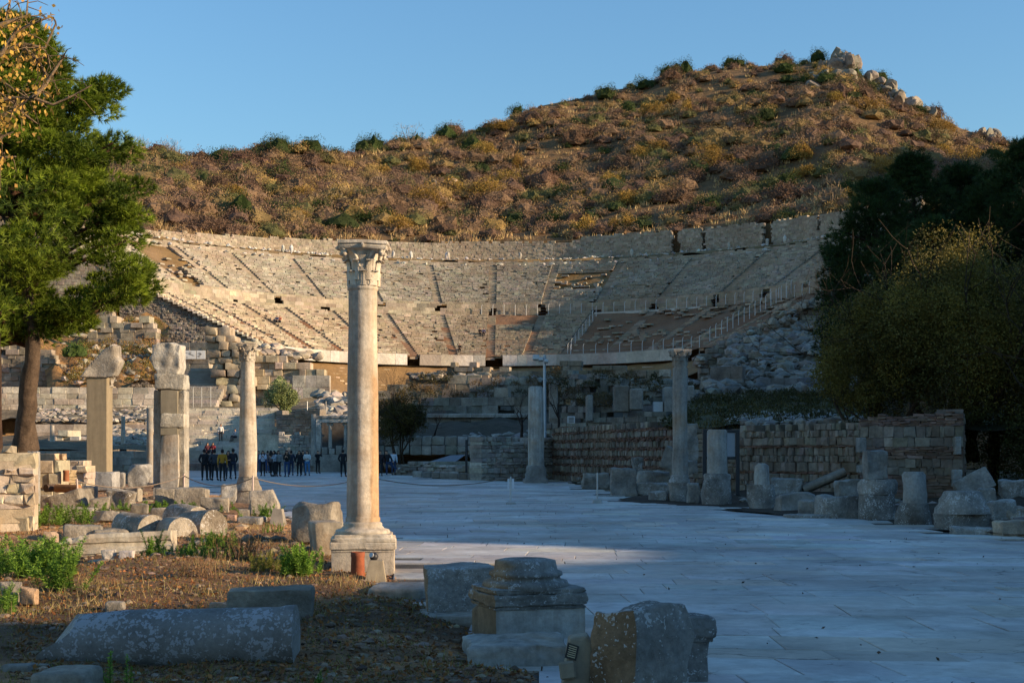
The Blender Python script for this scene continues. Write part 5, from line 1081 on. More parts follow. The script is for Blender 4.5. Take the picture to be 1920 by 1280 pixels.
# autumn branch near the camera, upper left
r = np.random.RandomState(23); Y = 9.0; o = thing('autumn_tree', 'overhanging twigs with golden yellow leaves at the upper left corner', 'tree', (-6.5, 9, 0)); m = MB(); tips = []
tube(m, [(-6.5, 9, 0), (-6.2, 9, 1.6), (-5.6, 9, 3.0), (-4.6, 9, 3.7)], [.16, .13, .1, .06], 8, (.16, .13, .1)); tube(m, [(-5.6, 9, 3.0), (-5.0, 9.1, 4.3)], [.08, .05], 8, (.16, .13, .1))
BR = [[(-60, 200), (20, 185), (62, 184), (100, 197), (140, 178), (172, 160)], [(-60, 200), (0, 150), (60, 190)], [(62, 184), (85, 160), (118, 108), (122, 100)], [(-80, 140), (0, 105), (40, 82), (85, 90), (105, 45), (100, 32)], [(-40, 40), (10, 50), (15, 20), (25, -20)], [(-40, 60), (50, 30), (53, -10)], [(0, 105), (30, 60), (60, 45), (95, 32)], [(-60, 300), (-10, 262), (25, 248)], [(20, 185), (45, 215), (70, 232)], [(-30, 240), (10, 215), (35, 200), (60, 180)], [(-60, 320), (0, 296), (30, 294)], [(60, 120), (90, 105), (95, 130)], [(40, 82), (75, 120), (92, 150)]]
for b in BR:
    dy = r.uniform(-.4, .4); pts = np.array([W(x, y, Y+dy) for x, y in b]); tube(m, pts, np.linspace(.016, .004, len(pts)), 5, lin('9c8468')*.8)
    for q in range(9):
        t = r.uniform(.1, 1)*(len(pts)-1); i = min(int(t), len(pts)-2); p = pts[i]*(1-(t-i))+pts[i+1]*(t-i); e = p+np.array((r.normal(0, .1), r.normal(0, .1), r.normal(-.02, .09))); tube(m, [p, (p+e)/2+(0, 0, .02), e], [.004, .003, .002], 3, lin('9c8468')*.8); tips.append(e)
m.build('branches', M['bark'], o); m = MB(); tips = np.array([t for t in tips if 960+F*t[0]/t[1] < 105]); sel = np.repeat(tips, 5, 0); sel = sel+r.normal(0, .035, sel.shape); n = len(sel)
leaves(m, sel, unit(r.normal(0, .5, (n, 3))-(0, 0, .9)), r.uniform(.022, .045, n), r.uniform(.016, .03, n), tones(r, n, lin('c8a04a'), lin('b08844'), .15), r)
ex = np.array([W(x, y, Y+r.uniform(-.4, .4)) for x, y in r.uniform(0, 1, (210, 2))*np.array((52, 215))+(-6, 22)]); n = len(ex)
leaves(m, ex, unit(r.normal(0, .5, (n, 3))-(0, 0, .9)), r.uniform(.022, .045, n), r.uniform(.016, .03, n), tones(r, n, lin('d0a84c'), lin('a88040'), .15), r)
m.build('leaves', M['leaf'], o)
# generic broadleaf bush
def bush(label, px, ytop, ybot, Y, rx, seed, cA, cB, n=60000, ls=.075, zb=0, name='bush', m_='leaf', cat='bush', ry=None, lump=70, loc=None, group=None, branch=True):
    r = np.random.RandomState(seed); c = W(px, (ytop+ybot)/2, Y) if loc is None else np.array(loc, float); rz_ = (ybot-ytop)/2/F*Y if loc is None else (ytop-ybot)/2
    o = thing(name, label, cat, (c[0], c[1], zb), group); d = sph(r, lump); C = c+d*np.array([rx, ry or rx, rz_])*r.uniform(.5, 1.0, (lump, 1)); cr = r.uniform(.16, .38, lump)*min(rx, rz_)*1.25
    k = r.randint(0, lump, n); dd = sph(r, n); Q = C[k]+dd*(cr[k]*r.uniform(.25, 1, n)**.45)[:, None]
    t = np.clip(.5+.35*Noise(seed, .9)(Q), 0, 1)[:, None]; col = (np.asarray(cA)*(1-t)+np.asarray(cB)*t)*(1+r.normal(0, .2, (n, 1)))
    mb = MB(); leaves(mb, Q, unit(dd*.6+r.normal(0, .7, (n, 3))), ls*r.uniform(.7, 1.3, n), ls*.6, np.clip(col, .003, .6), r); mb.build('crown', M[m_], o)
    if branch:
        mb = MB(); tips = []
        for q in range(5): grow(mb, (c[0]+r.normal(0, rx*.1), c[1], zb-.2), unit(np.array((r.normal(0, .4), r.normal(0, .4), 1.))), max((c[2]-zb)*.9, .5), .09*rx/2, 3, r, lin('5a4a3a')*.6, tips, .5, .1)
        mb.build('trunk', M['bark'], o)
    return o
OA, OB = lin('4e4a22'), lin('7c6e30')
bush('big broad olive-brown bush filling the right edge above the brick wall', 1800, 470, 790, 50, 3.4, 31, OA, OB, 100000, .085, zb=1.5, lump=110)
bush('lower lobe of yellowish green bush hanging over the rough stone wall', 1640, 560, 775, 51, 2.1, 32, OA, OB*1.1, 50000, .08, zb=1.5, lump=80)
bush('dense olive bush at the far right edge behind the brick wall', 1950, 500, 930, 48, 2.4, 33, OA, OB, 45000, .09, zb=.5)
def pine(label, px, ytop, ybot, Y, rmax, seed, group=None, zb=0, n=150, cA=None, cB=None):
    r = np.random.RandomState(seed); base = W(px, 0, Y); base[2] = zb; o = thing('pine_tree', label, 'tree', base, group); zt = W(0, ytop, Y)[2]; z0 = W(0, ybot, Y)[2]
    C = []; D = []; lim = MB(); 
    for k in range(n):
        f = r.uniform(0, 1)**.85; z = z0+(zt-z0)*f; R_ = rmax*(math.sin(min(f*1.25+.28, 1.57))*(1-f**3.0)+.05)*r.uniform(.75, 1.15); a = r.uniform(0, 6.283); rr = R_*r.uniform(.3, 1)**.5
        p = np.array((base[0]+rr*math.cos(a), base[1]+rr*math.sin(a), z)); C.append(p); D.append((math.cos(a), math.sin(a), .4))
        if k % 3 == 0: tube(lim, [(base[0], base[1], z-rr*.35), p], [.08, .03], 4, lin('4a3a2e')*.6)
    m = MB(); needles(m, np.array(C), np.array(D), r, 42, 11, r.uniform(.6, 1.05, n), .6, .34, .04, cA if cA is not None else lin('2f4420')*.8, cB if cB is not None else lin('46582a')*.8); m.build('crown', M['leaf'], o)
    tube(lim, [(base[0], base[1], zb-.5), (base[0]+.2, base[1], (zb+zt)/2), (base[0], base[1], zt-.8)], [.35, .25, .05], 10, lin('4a3a2e')*.7); lim.build('trunk', M['bark'], o)
pine('dark pine nearest the seats, leftmost of the right-hand pines', 1640, 345, 640, 85, 3.9, 41)
pine('dark pine with the pointed top between the leftmost and the tallest right-hand pines', 1712, 292, 650, 88, 3.2, 42)
pine('dark pine third from the left on the right side', 1800, 315, 650, 90, 3.6, 43)
pine('dark pine fourth from the left, above the broad olive bush', 1862, 330, 650, 84, 3.2, 44)
pine('tallest dark pine rising at the right edge of the picture', 1930, 272, 650, 80, 3.6, 45)
pine('low dark pine bough reaching out over the grey rubble', 1580, 480, 690, 92, 2.3, 46, n=80)
pine('squat dark pine filling the gap behind the olive bush', 1750, 420, 700, 78, 4.4, 47, n=110)
# olive tree, dark trees before the stage
bush('small grey-green olive tree growing from the shaded retaining wall', 531, 713, 768, 128, 1.45, 51, lin('76804c'), lin('98a06a'), 9000, .16, zb=W(0, 772, 128)[2], name='olive_tree', cat='tree', lump=34)
bush('dark leafy tree with bare upper twigs just right of the near column', 748, 735, 828, 112, 2.0, 52, lin('4a4422')*.8, lin('6a5a2a')*.8, 16000, .13, zb=.8, name='dark_tree', cat='tree', lump=50)
def baretree(label, px, ybase, Y, h, seed, depth=6, rad=.12, group=None, spread=.42, zb=None):
    r = np.random.RandomState(seed); p = W(px, ybase, Y); o = thing('bare_tree', label, 'tree', p, group); m = MB(); tips = []
    grow(m, p-(0, 0, .2), np.array((0, 0, 1.)), h*.26, rad, depth, r, lin('4a3c34')*.6, tips, spread, .14, 3, (2, 3), .78); m.build('trunk', M['bark'], o)
baretree('bare dark tree between the lamp pole and the small white sign', 1048, 812, 100, 4.8, 61)
baretree('bare dark tree leaning left of the pale broken shaft', 978, 818, 102, 4.6, 62)
baretree('bare twiggy top of the dark tree right of the near column', 752, 812, 112.5, 4.6, 63, spread=.35)
baretree('sparse bare shrub before the stepped stage base', 812, 822, 118, 3.2, 64)
baretree('bare grey shrub on the left skyline of the hill', 330, 290, 338, 5, 65, depth=4, rad=.15)
# unseen bushes added beyond the right edge, heights set to dapple the street
q = 0
for u in list(np.arange(24, 62, 4.5)):
    A = float(ip(u, UT, AT)); v = 27; hgt = A+TE*v+.35; x, y = XY(u, v)
    bush('unseen leafy bush added for shade beyond the right edge of the street', 0, hgt, .5, 0, 2.4, 80+q, OA, OB, 5000, .3, zb=0, loc=(x, y, hgt/2), lump=30, ry=2.4, group='unseen shade bushes beyond the right side of the street', branch=False); q += 1
# ---------------------------------------------------------------- left bank, near walls
r = np.random.RandomState(201)
LW = thing('rubble_wall', 'tall sunlit wall of pale rubble at the left edge of the picture, holding up the pine bank', 'wall', (-9.4, 26.6, 0))
LC = ((.42, .34, .24), (.56, .48, .37)); fn, L = wallfn((-13.2, 25.8), (-8.95, 26.6)); m = MB(); masonry(m, L, 1.68, r, ch=(.12, .28), ln=(.15, .5), depth=.7, cols=LC, fn=fn, rag=.12, jy=.07, chamf=.03, jv=.015); m.build('front_face', M['ruin'], LW)
fn, L = wallfn((-8.97, 26.7), (-12.4, 36)); m = MB(); masonry(m, L, lambda x: 1.62-.02*x, r, ch=(.12, .3), ln=(.2, .55), depth=.7, cols=LC, fn=fn, rag=.12, jy=.07, chamf=.03, jv=.015); m.build('side_face', M['ruin'], LW)
bank('bank', [(-13.4, 26.5, 1.6), (-9.4, 27, 1.55), (-16.4, 47, 1.75), (-24, 50, 1.9)], lin('8a6a48')*.8, seed=91, amp=.06)
bank('bank', [(-30, 26.3, 1.6), (-13.4, 26.5, 1.6), (-24, 50, 1.9), (-50, 52, 1.9)], lin('8a6a48')*.8, seed=92, amp=.06)
bank('bank', [(-12.2, 36, -.1), (-16.1, 47.2, -.1), (-16.5, 47.2, 1.8), (-12.5, 36, 1.62)], lin('8a7a60')*.8, seed=93, amp=.06)
o = blk(50, 70, 846, 928, 'upright grey slab closing the end of the sunlit rubble wall', Y=34, m='lich2', d=.3, rz=.1, rnd=.06, z=.0, grey=True)
ruin('ruined_wall', 'low broken wall of small lit blocks just behind the upright slab', (72, 44), (112, 44), [(72, 850), (90, 856), (104, 852), (112, 862)], 0, 92, LC, 1., ch=(.25, .5), ln=(.25, .5), rag=.1, jy=.06)
ruin('ruined_wall', 'lumpy orange-brown lit wall stub left of the brown square pillar', (104, 48), (146, 49), [(104, 850), (120, 848), (134, 868), (146, 890)], 0, 93, ((.5, .36, .2), (.58, .45, .28)), 1.2, ch=(.1, .2), ln=(.15, .4), rag=.1, jy=.1)
ruin('ruined_wall', 'small pile of flat lit stones beside the brown square pillar', (132, 53), (164, 53), [(132, 862), (150, 858), (164, 862)], 0, 94, LC, 1., ch=(.12, .25), ln=(.2, .6), rag=.15, jy=.12)
def pipe(pts, rad, label, col, cat='pipe', hollow=True, name='clay_pipe', m_='terra'):
    m = MB(); p = np.array(pts, float); tube(m, p, rad, 18, col); d = unit(p[0]-p[-1])
    m.build(name, M[m_], loc=p[0], props=P(label, cat))
def ring_pipe(px, yb, yt, Y, hw, label, col, flare=1.12, wall=.25, z=None):
    p = W(px, yb, Y); h = (yb-yt)/F*Y; a = hw/F*Y; m = MB(); lathe(m, [(a*.96, 0), (a, h*.1), (a, h*.78), (a*flare, h*.84), (a*flare, h), (a*(flare-wall), h), (a*(flare-wall-.05), h*.3)], 26, p, col, Noise(2, 8), .003, cap=False); m.build('clay_pipe', M['terra'], loc=p, props=P(label, 'pipe'))
ring_pipe(124, 902, 881, 44, 5.5, 'short upright terracotta pipe standing by the wall stub at left', lin('9a6446'))
pipe([W(86, 915, 40.5), W(104, 914, 40.8)], .11, 'short dark clay pipe lying in front of the broken lit wall', lin('5a4a40')); pipe([W(106, 915, 40.5), W(148, 916, 40.2)], .12, 'long terracotta pipe lying in front of the wall stub at left', lin('a0744e'))
LB = [(98, 160, 922, 955, 'tilted flat grey block behind the slanted rope post at left', dict(ry=-.25, d=1.2, m='lime')), (84, 170, 952, 980, 'long low weathered block overgrown with green weeds at left', dict(m='lime', d=.6, rz=.02)),
 (62, 92, 928, 955, 'small carved lit fragment beside the foot of the rubble wall', {}), (168, 202, 928, 958, 'white wedge-shaped stone behind the worn capital stump', dict(cuts=6, cutlo=.5)), (150, 178, 905, 935, 'dark cracked stone under the plinth of the brown pillar', dict(cuts=6, cutlo=.5, grey=True)),
 (201, 247, 921, 956, 'weathered pale capital stump standing upright between the two pillars', dict(m='lich', amp=.06, cuts=5)), (240, 282, 870, 915, 'large pointed grey boulder left of the patched pale pillar', dict(cuts=8, cutlo=.45, grey=True, m='lich2')), (208, 232, 886, 915, 'dark squared block beside the plinth of the brown pillar', dict(grey=True, Y=60)),
 (232, 262, 915, 940, 'rounded stone behind the worn capital stump', dict(cuts=5)), (290, 326, 915, 948, 'pale worn block at the foot of the patched pale pillar', {}), (328, 384, 915, 950, 'flat-topped grey block right of the patched pale pillar', dict(rnd=.08)),
 (376, 428, 933, 962, 'low rounded boulder left of the slim pale column', dict(cuts=7, cutlo=.5)), (414, 442, 908, 945, 'grey lichened rock leaning on the pedestal of the slim pale column', dict(cuts=7, cutlo=.5, m='lich2', grey=True)), (464, 519, 919, 968, 'large pale rounded block right of the slim pale column', dict(cuts=7, cutlo=.6, rnd=.2, amp=.05)),
 (445, 490, 970, 986, 'flat broken white slab lying in front of the slim pale column', dict(d=.8, grey=True)), (447, 466, 955, 972, 'small stone beside the broken white slab', {}), (245, 275, 945, 965, 'small flat stone before the patched pale pillar', {}), (425, 442, 965, 982, 'pinkish broken stone near the broken white slab', dict(col=(.5, .3, .22))),
 (545, 629, 943, 1022, 'large rough capital fragment tapering upward, left of the near column', dict(cuts=6, cutlo=.62, rnd=.16, amp=.07, d=.7)), (116, 186, 984, 1012, 'low rounded lit stone at the left end of the fallen drums', dict(cuts=5, rnd=.25)), (172, 235, 992, 1012, 'small half-buried rounded stone behind the fluted beam', dict(rnd=.3)), (165, 222, 961, 988, 'jagged striped rock left of the fallen drums', dict(cuts=9, cutlo=.4, amp=.08)),
 (280, 325, 952, 975, 'flat pale slab behind the fallen drums', dict(rnd=.2)), (322, 352, 945, 960, 'small pale stone behind the fallen drums', {}), (190, 215, 1030, 1054, 'white angular stone leaning on the fluted beam', dict(cuts=8, cutlo=.45, col=(.62, .55, .48), Y=20.0)), (214, 224, 1042, 1053, 'small red brick fragment between two white stones', dict(col=(.5, .2, .1), Y=20)), (223, 250, 1032, 1052, 'white squared stone on the small slab before the fluted beam', dict(col=(.64, .55, .5), Y=20)), (166, 251, 1050, 1064, 'small flat slab under the white stones', dict(d=.35, Y=19.8)),
 (82, 106, 996, 1020, 'pointed pinkish stone among the weeds', dict(cuts=8, cutlo=.4, col=(.5, .36, .26))), (0, 38, 1092, 1125, 'pale rough stone at the left edge of the soil', dict(cuts=7, cutlo=.5)), (36, 68, 1098, 1128, 'tan broken stone among the left weeds', dict(cuts=8, cutlo=.5, col=(.5, .33, .2))), (196, 232, 1128, 1150, 'small pale stone on the brown soil above the fallen shaft', dict(rnd=.3, Y=13.8)),
 (0, 58, 1245, 1285, 'grey stone in the bottom left corner', dict(cuts=6, cutlo=.5, grey=True, Y=9.8)), (62, 92, 1245, 1268, 'small brown stone beside the broken end of the fallen shaft', dict(cuts=6, Y=10)), (60, 166, 1257, 1330, 'pale rounded boulder cut by the bottom edge at left', dict(rnd=.3, Y=8.6, z=.05, d=.35)),
 (425, 580, 1106, 1166, 'long low block with a sunlit top lying behind the fallen shaft', dict(rnd=.07, d=.5, rz=.12, ry=-.03, amp=.025, Y=12.6)), (392, 425, 1130, 1142, 'flat small stone left of the long low block', dict(Y=13.6)), (610, 632, 1145, 1160, 'small squared pebble right of the long low block', dict(Y=13)),
 (695, 800, 1101, 1128, 'flat bluish marble slab lying in the soil before the near column', dict(d=.9, Y=15.6, rnd=.2, m='marble', grey=True)), (784, 905, 1152, 1172, 'thin slab under the lichen-spotted block', dict(d=.6, Y=13, rz=.05, grey=True, m='marble')), (876, 1062, 1208, 1262, 'broad flat pale slab before the moulded base', dict(d=.75, Y=10.5, rnd=.16, rz=.05, grey=True, m='marble', cuts=5, amp=.05)), (440, 470, 1128, 1140, 'tiny pale stone by the long low block', dict(Y=12.9)), (700, 735, 1128, 1142, 'small moss-edged stone on the shaded soil', dict(Y=14.6, rnd=.25)), (1118, 1150, 1268, 1290, 'small stone at the foot of the number block', dict(Y=9.2)), ]
for a, b, c, d_, lb, kw in LB:
    kw = dict(kw); Y = kw.pop('Y', None)
    if Y is None: Y = (EYE-.08)*F/(d_-H0)
    blk(a, b, c, d_, lb, Y=Y, **kw)
# tapering pieces
def tap(tt):   # widen (tt>1) or narrow the top
    def f(V): k = 1+(tt-1)*(V[:, 2]+1)/2; V = V.copy(); V[:, 0] *= k; V[:, 1] *= k; return V
    return f
blk(588, 636, 978, 1052, 'pale fragment flaring towards its top, leaning by the pedestal of the near column', Y=20.4, shape=tap(1.35), cuts=3, m='marble', rz=.3, d=.4)
blk(504, 534, 954, 987, 'small wedge-shaped concrete block beside the flat broken slab', Y=29.5, shape=tap(.55), m='conc', cuts=0, rnd=.03, amp=.01, rz=0, d=.4)
# fallen drums
def drum(label, cx, cy, rp, Y, dx, dyv, L_, m_='lich', col=(.38, .33, .26), seed=1, group=None):
    c = W(cx, cy, Y); a = c; d = unit(np.array((dx, dyv, 0.))); N_ = Noise(seed, 4); R_ = rp/F*Y; m = MB()
    s = np.linspace(0, 1, 9); pts = a+d*(s[:, None]*L_); tube(m, pts, R_*(1+.04*np.sin(s*3)), 26, col, noise=N_, amp=.05); return m.build('column_drum', M[m_], loc=(c[0], c[1], 0), props=P(label, 'column drum', group))
drum('large half-sunk drum with a smooth back, first of the fallen drums behind the fluted beam', 284, 992, 31, 25, -.75, .65, .8, seed=1)
drum('rough ended drum in the middle of the fallen drums, nearest the camera', 343, 1000, 29, 24.6, -.6, .8, .6, seed=2)
drum('drum with a pale cracked end at the right of the fallen drums', 402, 988, 31, 25.5, -.7, .7, .9, seed=3)
drum('smooth drum lying behind the right pair of fallen drums', 372, 975, 27, 27.5, -.75, .65, .8, seed=4)
# fluted beam
o = thing('fluted_beam', 'long pale stone beam with carved horizontal mouldings lying before the fallen drums', 'stone beam', G(218, 1052)); m = MB(); Y = 20.8; r = np.random.RandomState(12)
a = np.array(W(108, 1056, Y)); b = np.array(W(320, 1052, Y+.3)); a[2] = -.02; b[2] = .05; d = unit(b-a); L_ = np.linalg.norm(b-a); prof = [(0, 0), (0, .06), (.03, .07), (.03, .11), (.0, .12), (.0, .18), (.04, .20), (.04, .25), (.01, .27), (.0, .34), (.03, .40), (.4, .38), (.42, 0)]
s = np.linspace(0, 1, 34); prof = np.array(prof); V = a+d*(s[:, None, None]*L_)+np.array([0, 1, 0])*prof[None, :, 0, None]+np.array([0, 0, 1])*prof[None, :, 1, None]; n_, k_ = V.shape[:2]
Vf = V.reshape(-1, 3); Vf[:, 2] += Noise(4, 5)(Vf)*.008; Vf[:, 1] += Noise(5, 5)(Vf)*.01; top = (np.arange(n_)[:, None]*k_+np.array([9, 10, 11])).ravel(); Vf[top, 2] -= np.clip(.28-np.repeat(s, 3), 0, 1)*.35*(1+.4*np.sin(np.repeat(s, 3)*60))
i = (np.arange(n_-1)[:, None]*k_+np.arange(k_-1)[None]).ravel(); m.add(Vf, np.stack([i, i+1, i+k_+1, i+k_], 1), (.5, .45, .36))
for e in (0, n_-1): bs = Vf[e*k_:(e+1)*k_]; m.add(np.vstack([bs, bs.mean(0)]), np.stack([np.arange(k_), (np.arange(k_)+1) % k_, np.full(k_, k_)], 1), (.5, .45, .36))
m.build('beam', M['marble'], o)
# near fallen shaft
o = thing('fallen_column', 'long grey fallen column shaft blotched with pale lichen, broken slantwise at its left end', 'column', G(330, 1250, .08)); Y = 10.55; m = MB(); sN = Noise(7, 4)
a = W(118, 1204, Y+.1); b = W(556, 1193, Y-.05); n_ = 30; R_ = .232; nn = 40; s = np.linspace(0, 1, n_); an = np.linspace(0, 2*math.pi, nn, endpoint=False); V = np.zeros((n_, nn, 3)); d = unit(b-a); L_ = np.linalg.norm(b-a)
for k in range(n_):
    rr = R_*(.97+.03*s[k])*(1.05 if s[k] > .965 else 1); z = np.sin(an); x0 = (.16*(z)+.05*np.sin(an*3+1)+.03*np.sin(an*5))*max(0, 1-s[k]*4)
    V[k] = a+d*(s[k]*L_)+np.stack([x0, np.cos(an)*rr, z*rr], 1)
Vf = V.reshape(-1, 3); Vf += (sN(Vf)*.004)[:, None]; i = np.arange(n_-1)[:, None]*nn; j = np.arange(nn)[None]; m.add(Vf, np.stack([i+j, i+(j+1) % nn, i+nn+(j+1) % nn, i+nn+j], 2).reshape(-1, 4), (.2, .185, .17), True)
for e, off in ((0, -.06), (n_-1, .0)): bs = Vf[e*nn:(e+1)*nn]; m.add(np.vstack([bs, bs.mean(0)+d*off]), np.stack([np.arange(nn), (np.arange(nn)+1) % nn, np.full(nn, nn)], 1), (.3, .27, .23))
m.build('shaft', mat('lichen_blotched_stone', 5, .25, .4, 26, bdist=.01, lichen=.74, lscale=22, lcol=(.4, .4, .41), dark=.3), o)
# foreground pedestals
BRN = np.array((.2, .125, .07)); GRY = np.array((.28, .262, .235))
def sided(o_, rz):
    """brown on faces towards the left, picked by their normal, grey elsewhere"""
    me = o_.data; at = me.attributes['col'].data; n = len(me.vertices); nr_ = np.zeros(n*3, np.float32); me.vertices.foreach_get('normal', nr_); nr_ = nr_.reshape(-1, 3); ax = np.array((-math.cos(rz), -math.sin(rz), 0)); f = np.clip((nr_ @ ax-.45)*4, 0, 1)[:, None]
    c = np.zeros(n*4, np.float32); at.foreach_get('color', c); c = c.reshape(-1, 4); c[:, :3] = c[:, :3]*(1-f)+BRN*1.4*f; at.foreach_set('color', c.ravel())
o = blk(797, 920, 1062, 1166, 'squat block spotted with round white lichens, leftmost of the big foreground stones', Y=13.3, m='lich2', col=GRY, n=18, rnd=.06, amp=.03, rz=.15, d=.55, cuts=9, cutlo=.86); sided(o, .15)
o = thing('moulded_pedestal', 'big moulded column base with a brown left face in the foreground', 'column base', G(990, 1212)); Y = 11.9; sc = F/Y; rz = .33; cx, cy = (990-960)/F*Y, Y+.35; r = np.random.RandomState(33); z0 = .0; hb = (1212-1148)/sc
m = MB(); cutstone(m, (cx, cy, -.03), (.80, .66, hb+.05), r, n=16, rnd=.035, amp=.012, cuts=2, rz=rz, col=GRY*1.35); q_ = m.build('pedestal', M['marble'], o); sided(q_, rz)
m = MB(); zz = hb
for w_, h_, rn in ((.82, .03, .05), (.86, .10, .1), (.84, .05, .2)):
    cutstone(m, (cx, cy, zz), (w_, w_*.84, h_), r, n=14, rnd=rn, amp=.04, cuts=3, rz=rz, col=GRY*.9); zz += h_*.96
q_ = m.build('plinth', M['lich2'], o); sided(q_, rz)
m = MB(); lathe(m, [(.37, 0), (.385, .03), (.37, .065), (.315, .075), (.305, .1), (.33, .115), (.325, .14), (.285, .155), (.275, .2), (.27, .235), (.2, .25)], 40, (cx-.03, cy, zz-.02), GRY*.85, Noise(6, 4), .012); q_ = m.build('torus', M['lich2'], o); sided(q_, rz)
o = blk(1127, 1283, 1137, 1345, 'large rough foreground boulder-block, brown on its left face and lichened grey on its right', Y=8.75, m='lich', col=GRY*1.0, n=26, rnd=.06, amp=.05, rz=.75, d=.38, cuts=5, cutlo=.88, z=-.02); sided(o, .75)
o = thing('moulded_pedestal', 'grey moulded pedestal half hidden behind the large rough foreground block', 'column base', G(1295, 1270)); Y = 9.7
m = MB(); cutstone(m, ((1290-960)/F*Y, Y+.2, 0), (.30, .34, .33), r, n=10, rnd=.05, amp=.02, rz=.1, col=GRY); m.build('pedestal', M['lich2'], o)
m = MB(); cutstone(m, ((1290-960)/F*Y, Y+.2, .33), (.38, .42, .14), r, n=12, rnd=.25, amp=.04, rz=.1, col=GRY*.8); cutstone(m, ((1290-960)/F*Y, Y+.2, .30), (.34, .38, .05), r, n=8, rnd=.2, amp=.04, rz=.1, col=GRY*.8); m.build('cornice', M['lich2'], o)
# number block with plate
o = thing('number_block', 'small tapered concrete marker block with a dark striped plate, bottom centre', 'marker', G(1075, 1330)); Y = 8.9; c = ((1078-960)/F*Y, Y+.1, -.02)
m = MB(); prism(m, [(1046, 1345), (1052, 1300), (1068, 1195), (1102, 1190), (1112, 1205), (1108, 1345)], Y-.02, .18, (.3, .25, .18), .002, 6, 3); m.build('block', M['conc'], o)
pl = MB(); q0, q1, q2, q3 = W(1059, 1232, Y-.035), W(1080, 1238, Y-.04), W(1086, 1211, Y-.035), W(1065, 1204, Y-.03)
pl.add(np.array([q0, q1, q2, q3]), [[0, 1, 2, 3]], (.02, .02, .02)); pl.add(np.array([q0, q1, q2, q3])+(0, .02, 0), [[0, 1, 2, 3]], (.02, .02, .02)); pm = pl.build('plate', M['paint'], o)
m = MB()
for k in range(6):
    u = .14+k*.14; A_ = q0*(1-u)+q3*u; B_ = q1*(1-u)+q2*u; h_ = (q3-q0)*.055; s0 = A_*.85+B_*.15; s1 = A_*.15+B_*.85; m.add(np.array([s0, s1, s1+h_, s0+h_])-(0, .004, 0), [[0, 1, 2, 3]], (.5, .42, .26))
m.build('lettering', M['paint'], o)
m = MB(); box(m, W(1066, 1272, Y-.055), (.1, .04, .11), (.3, .25, .18), ry=-.12, ch=.01); m.build('lug', M['conc'], o)
# terracotta pipe, spotlight block
ring_pipe(671, 1083, 1034, 17.75, 13.5, 'terracotta pipe standing upright against the pedestal of the near column', lin('93543a'), flare=1.06, wall=.2)
blk(684, 723, 1051, 1088, 'small tapering concrete block in front of the pedestal of the near column', Y=17.3, shape=tap(.62), m='conc', cuts=0, rnd=.03, amp=.01, rz=.05, d=.3, col=(.38, .31, .21))
o = thing('spotlight', 'small round black spotlight on top of the tapering concrete block', 'lamp', W(701, 1052, 17.45)); m = MB(); c = W(701, 1043, 17.45); V, Fc = ico(3); m.add(V*.052+c, Fc, (.02, .02, .022), True); tube(m, [c-(0, 0, .04), c-(0, 0, .075)], .02, 8, (.05, .05, .05)); m.build('housing', M['paint'], o)
m = MB(); tube(m, [c+(-.02, -.035, .02), c+(-.03, -.052, .026)], .03, 14, (.4, .4, .4)); m.build('lens', M['metal'], o)
# ---------------------------------------------------------------- weeds and litter
def weed(label, px, py, h, spread, n, cA, cB, seed, Y=None, ll=.035, lw=.008, dens=60, name='weed', bare=False, lean=.25):
    r = np.random.RandomState(seed); Y = Y or (EYE-.08)*F/(py-H0); p = np.array(((px-960)/F*Y, Y, .0)); p[2] = gz(p[0], p[1]); o = thing(name, label, 'plant', p); ms, ml = MB(), MB(); dens = int(dens*1.5)
    for k in range(n):
        b = p+np.array((r.normal(0, spread), r.normal(0, spread*.7), -.02)); hh = h*r.uniform(.55, 1.05); d = unit(np.array((r.normal(0, lean), r.normal(0, lean), 1.))); s = np.linspace(0, 1, 6)[:, None]
        bend = np.array((r.normal(0, .12), r.normal(0, .12), 0))*hh; pts = b+d*hh*s+bend*s**2; tube(ms, pts, np.linspace(.005, .002, 6), 4, np.asarray(cA)*.8)
        if bare: 
            for q in range(3): e = pts[3+q % 3]; tube(ms, [e, e+r.normal(0, .06, 3)+(0, 0, .06)], [.003, .001], 3, np.asarray(cA))
            continue
        t = r.uniform(.12, 1, dens); Q = b+d*hh*t[:, None]+bend*t[:, None]**2; dd = unit(r.normal(0, 1, (dens, 3))*(1, 1, .4)+d*.7); L_ = ll*(1.3-.8*t)*r.uniform(.7, 1.3, dens)*(h/.35)**.5
        leaves(ml, Q, dd, L_*1.1, lw*.62*(h/.35)**.5, tones(r, dens, cA, cB, .12), r)
    ms.build('stem', M['leaf'] if not bare else M['bark'], o)
    if not bare: ml.build('leaves', M['leaf'], o)
g1, g2 = lin('56782a'), lin('86a83e')
weed('bushy bright green weed clump in front of the left rubble wall', 62, 1090, .52, .22, 60, g1, g2, 1, dens=90, ll=.06, lw=.014)
weed('tall feathery green weed right of the bushy clump', 108, 1112, .5, .08, 16, g1, g2, 2, dens=110, ll=.05, lw=.012)
weed('low green weeds at the foot of the left rubble wall', 20, 1060, .35, .3, 40, g1, g2*.9, 3, ll=.05, lw=.012)
weed('green weeds growing over the long low weathered block', 120, 985, .5, .45, 50, g1*.8, g2*.8, 4, ll=.07, lw=.018)
weed('thin green weed standing before the fluted beam', 285, 1058, .38, .06, 12, g1, g2, 5, ll=.045, dens=80, lw=.012)
weed('low green weeds right of the fluted beam', 360, 1055, .2, .32, 60, g1, g2, 6, ll=.045, lw=.013)
weed('green weed growing in front of the right-hand fallen drums', 405, 1040, .3, .15, 34, g1, g2, 7, ll=.05, lw=.013)
weed('fresh green leafy weed clump left of the near column pedestal', 558, 1082, .42, .12, 36, g1, g2*1.05, 8, dens=110, ll=.055, lw=.014)
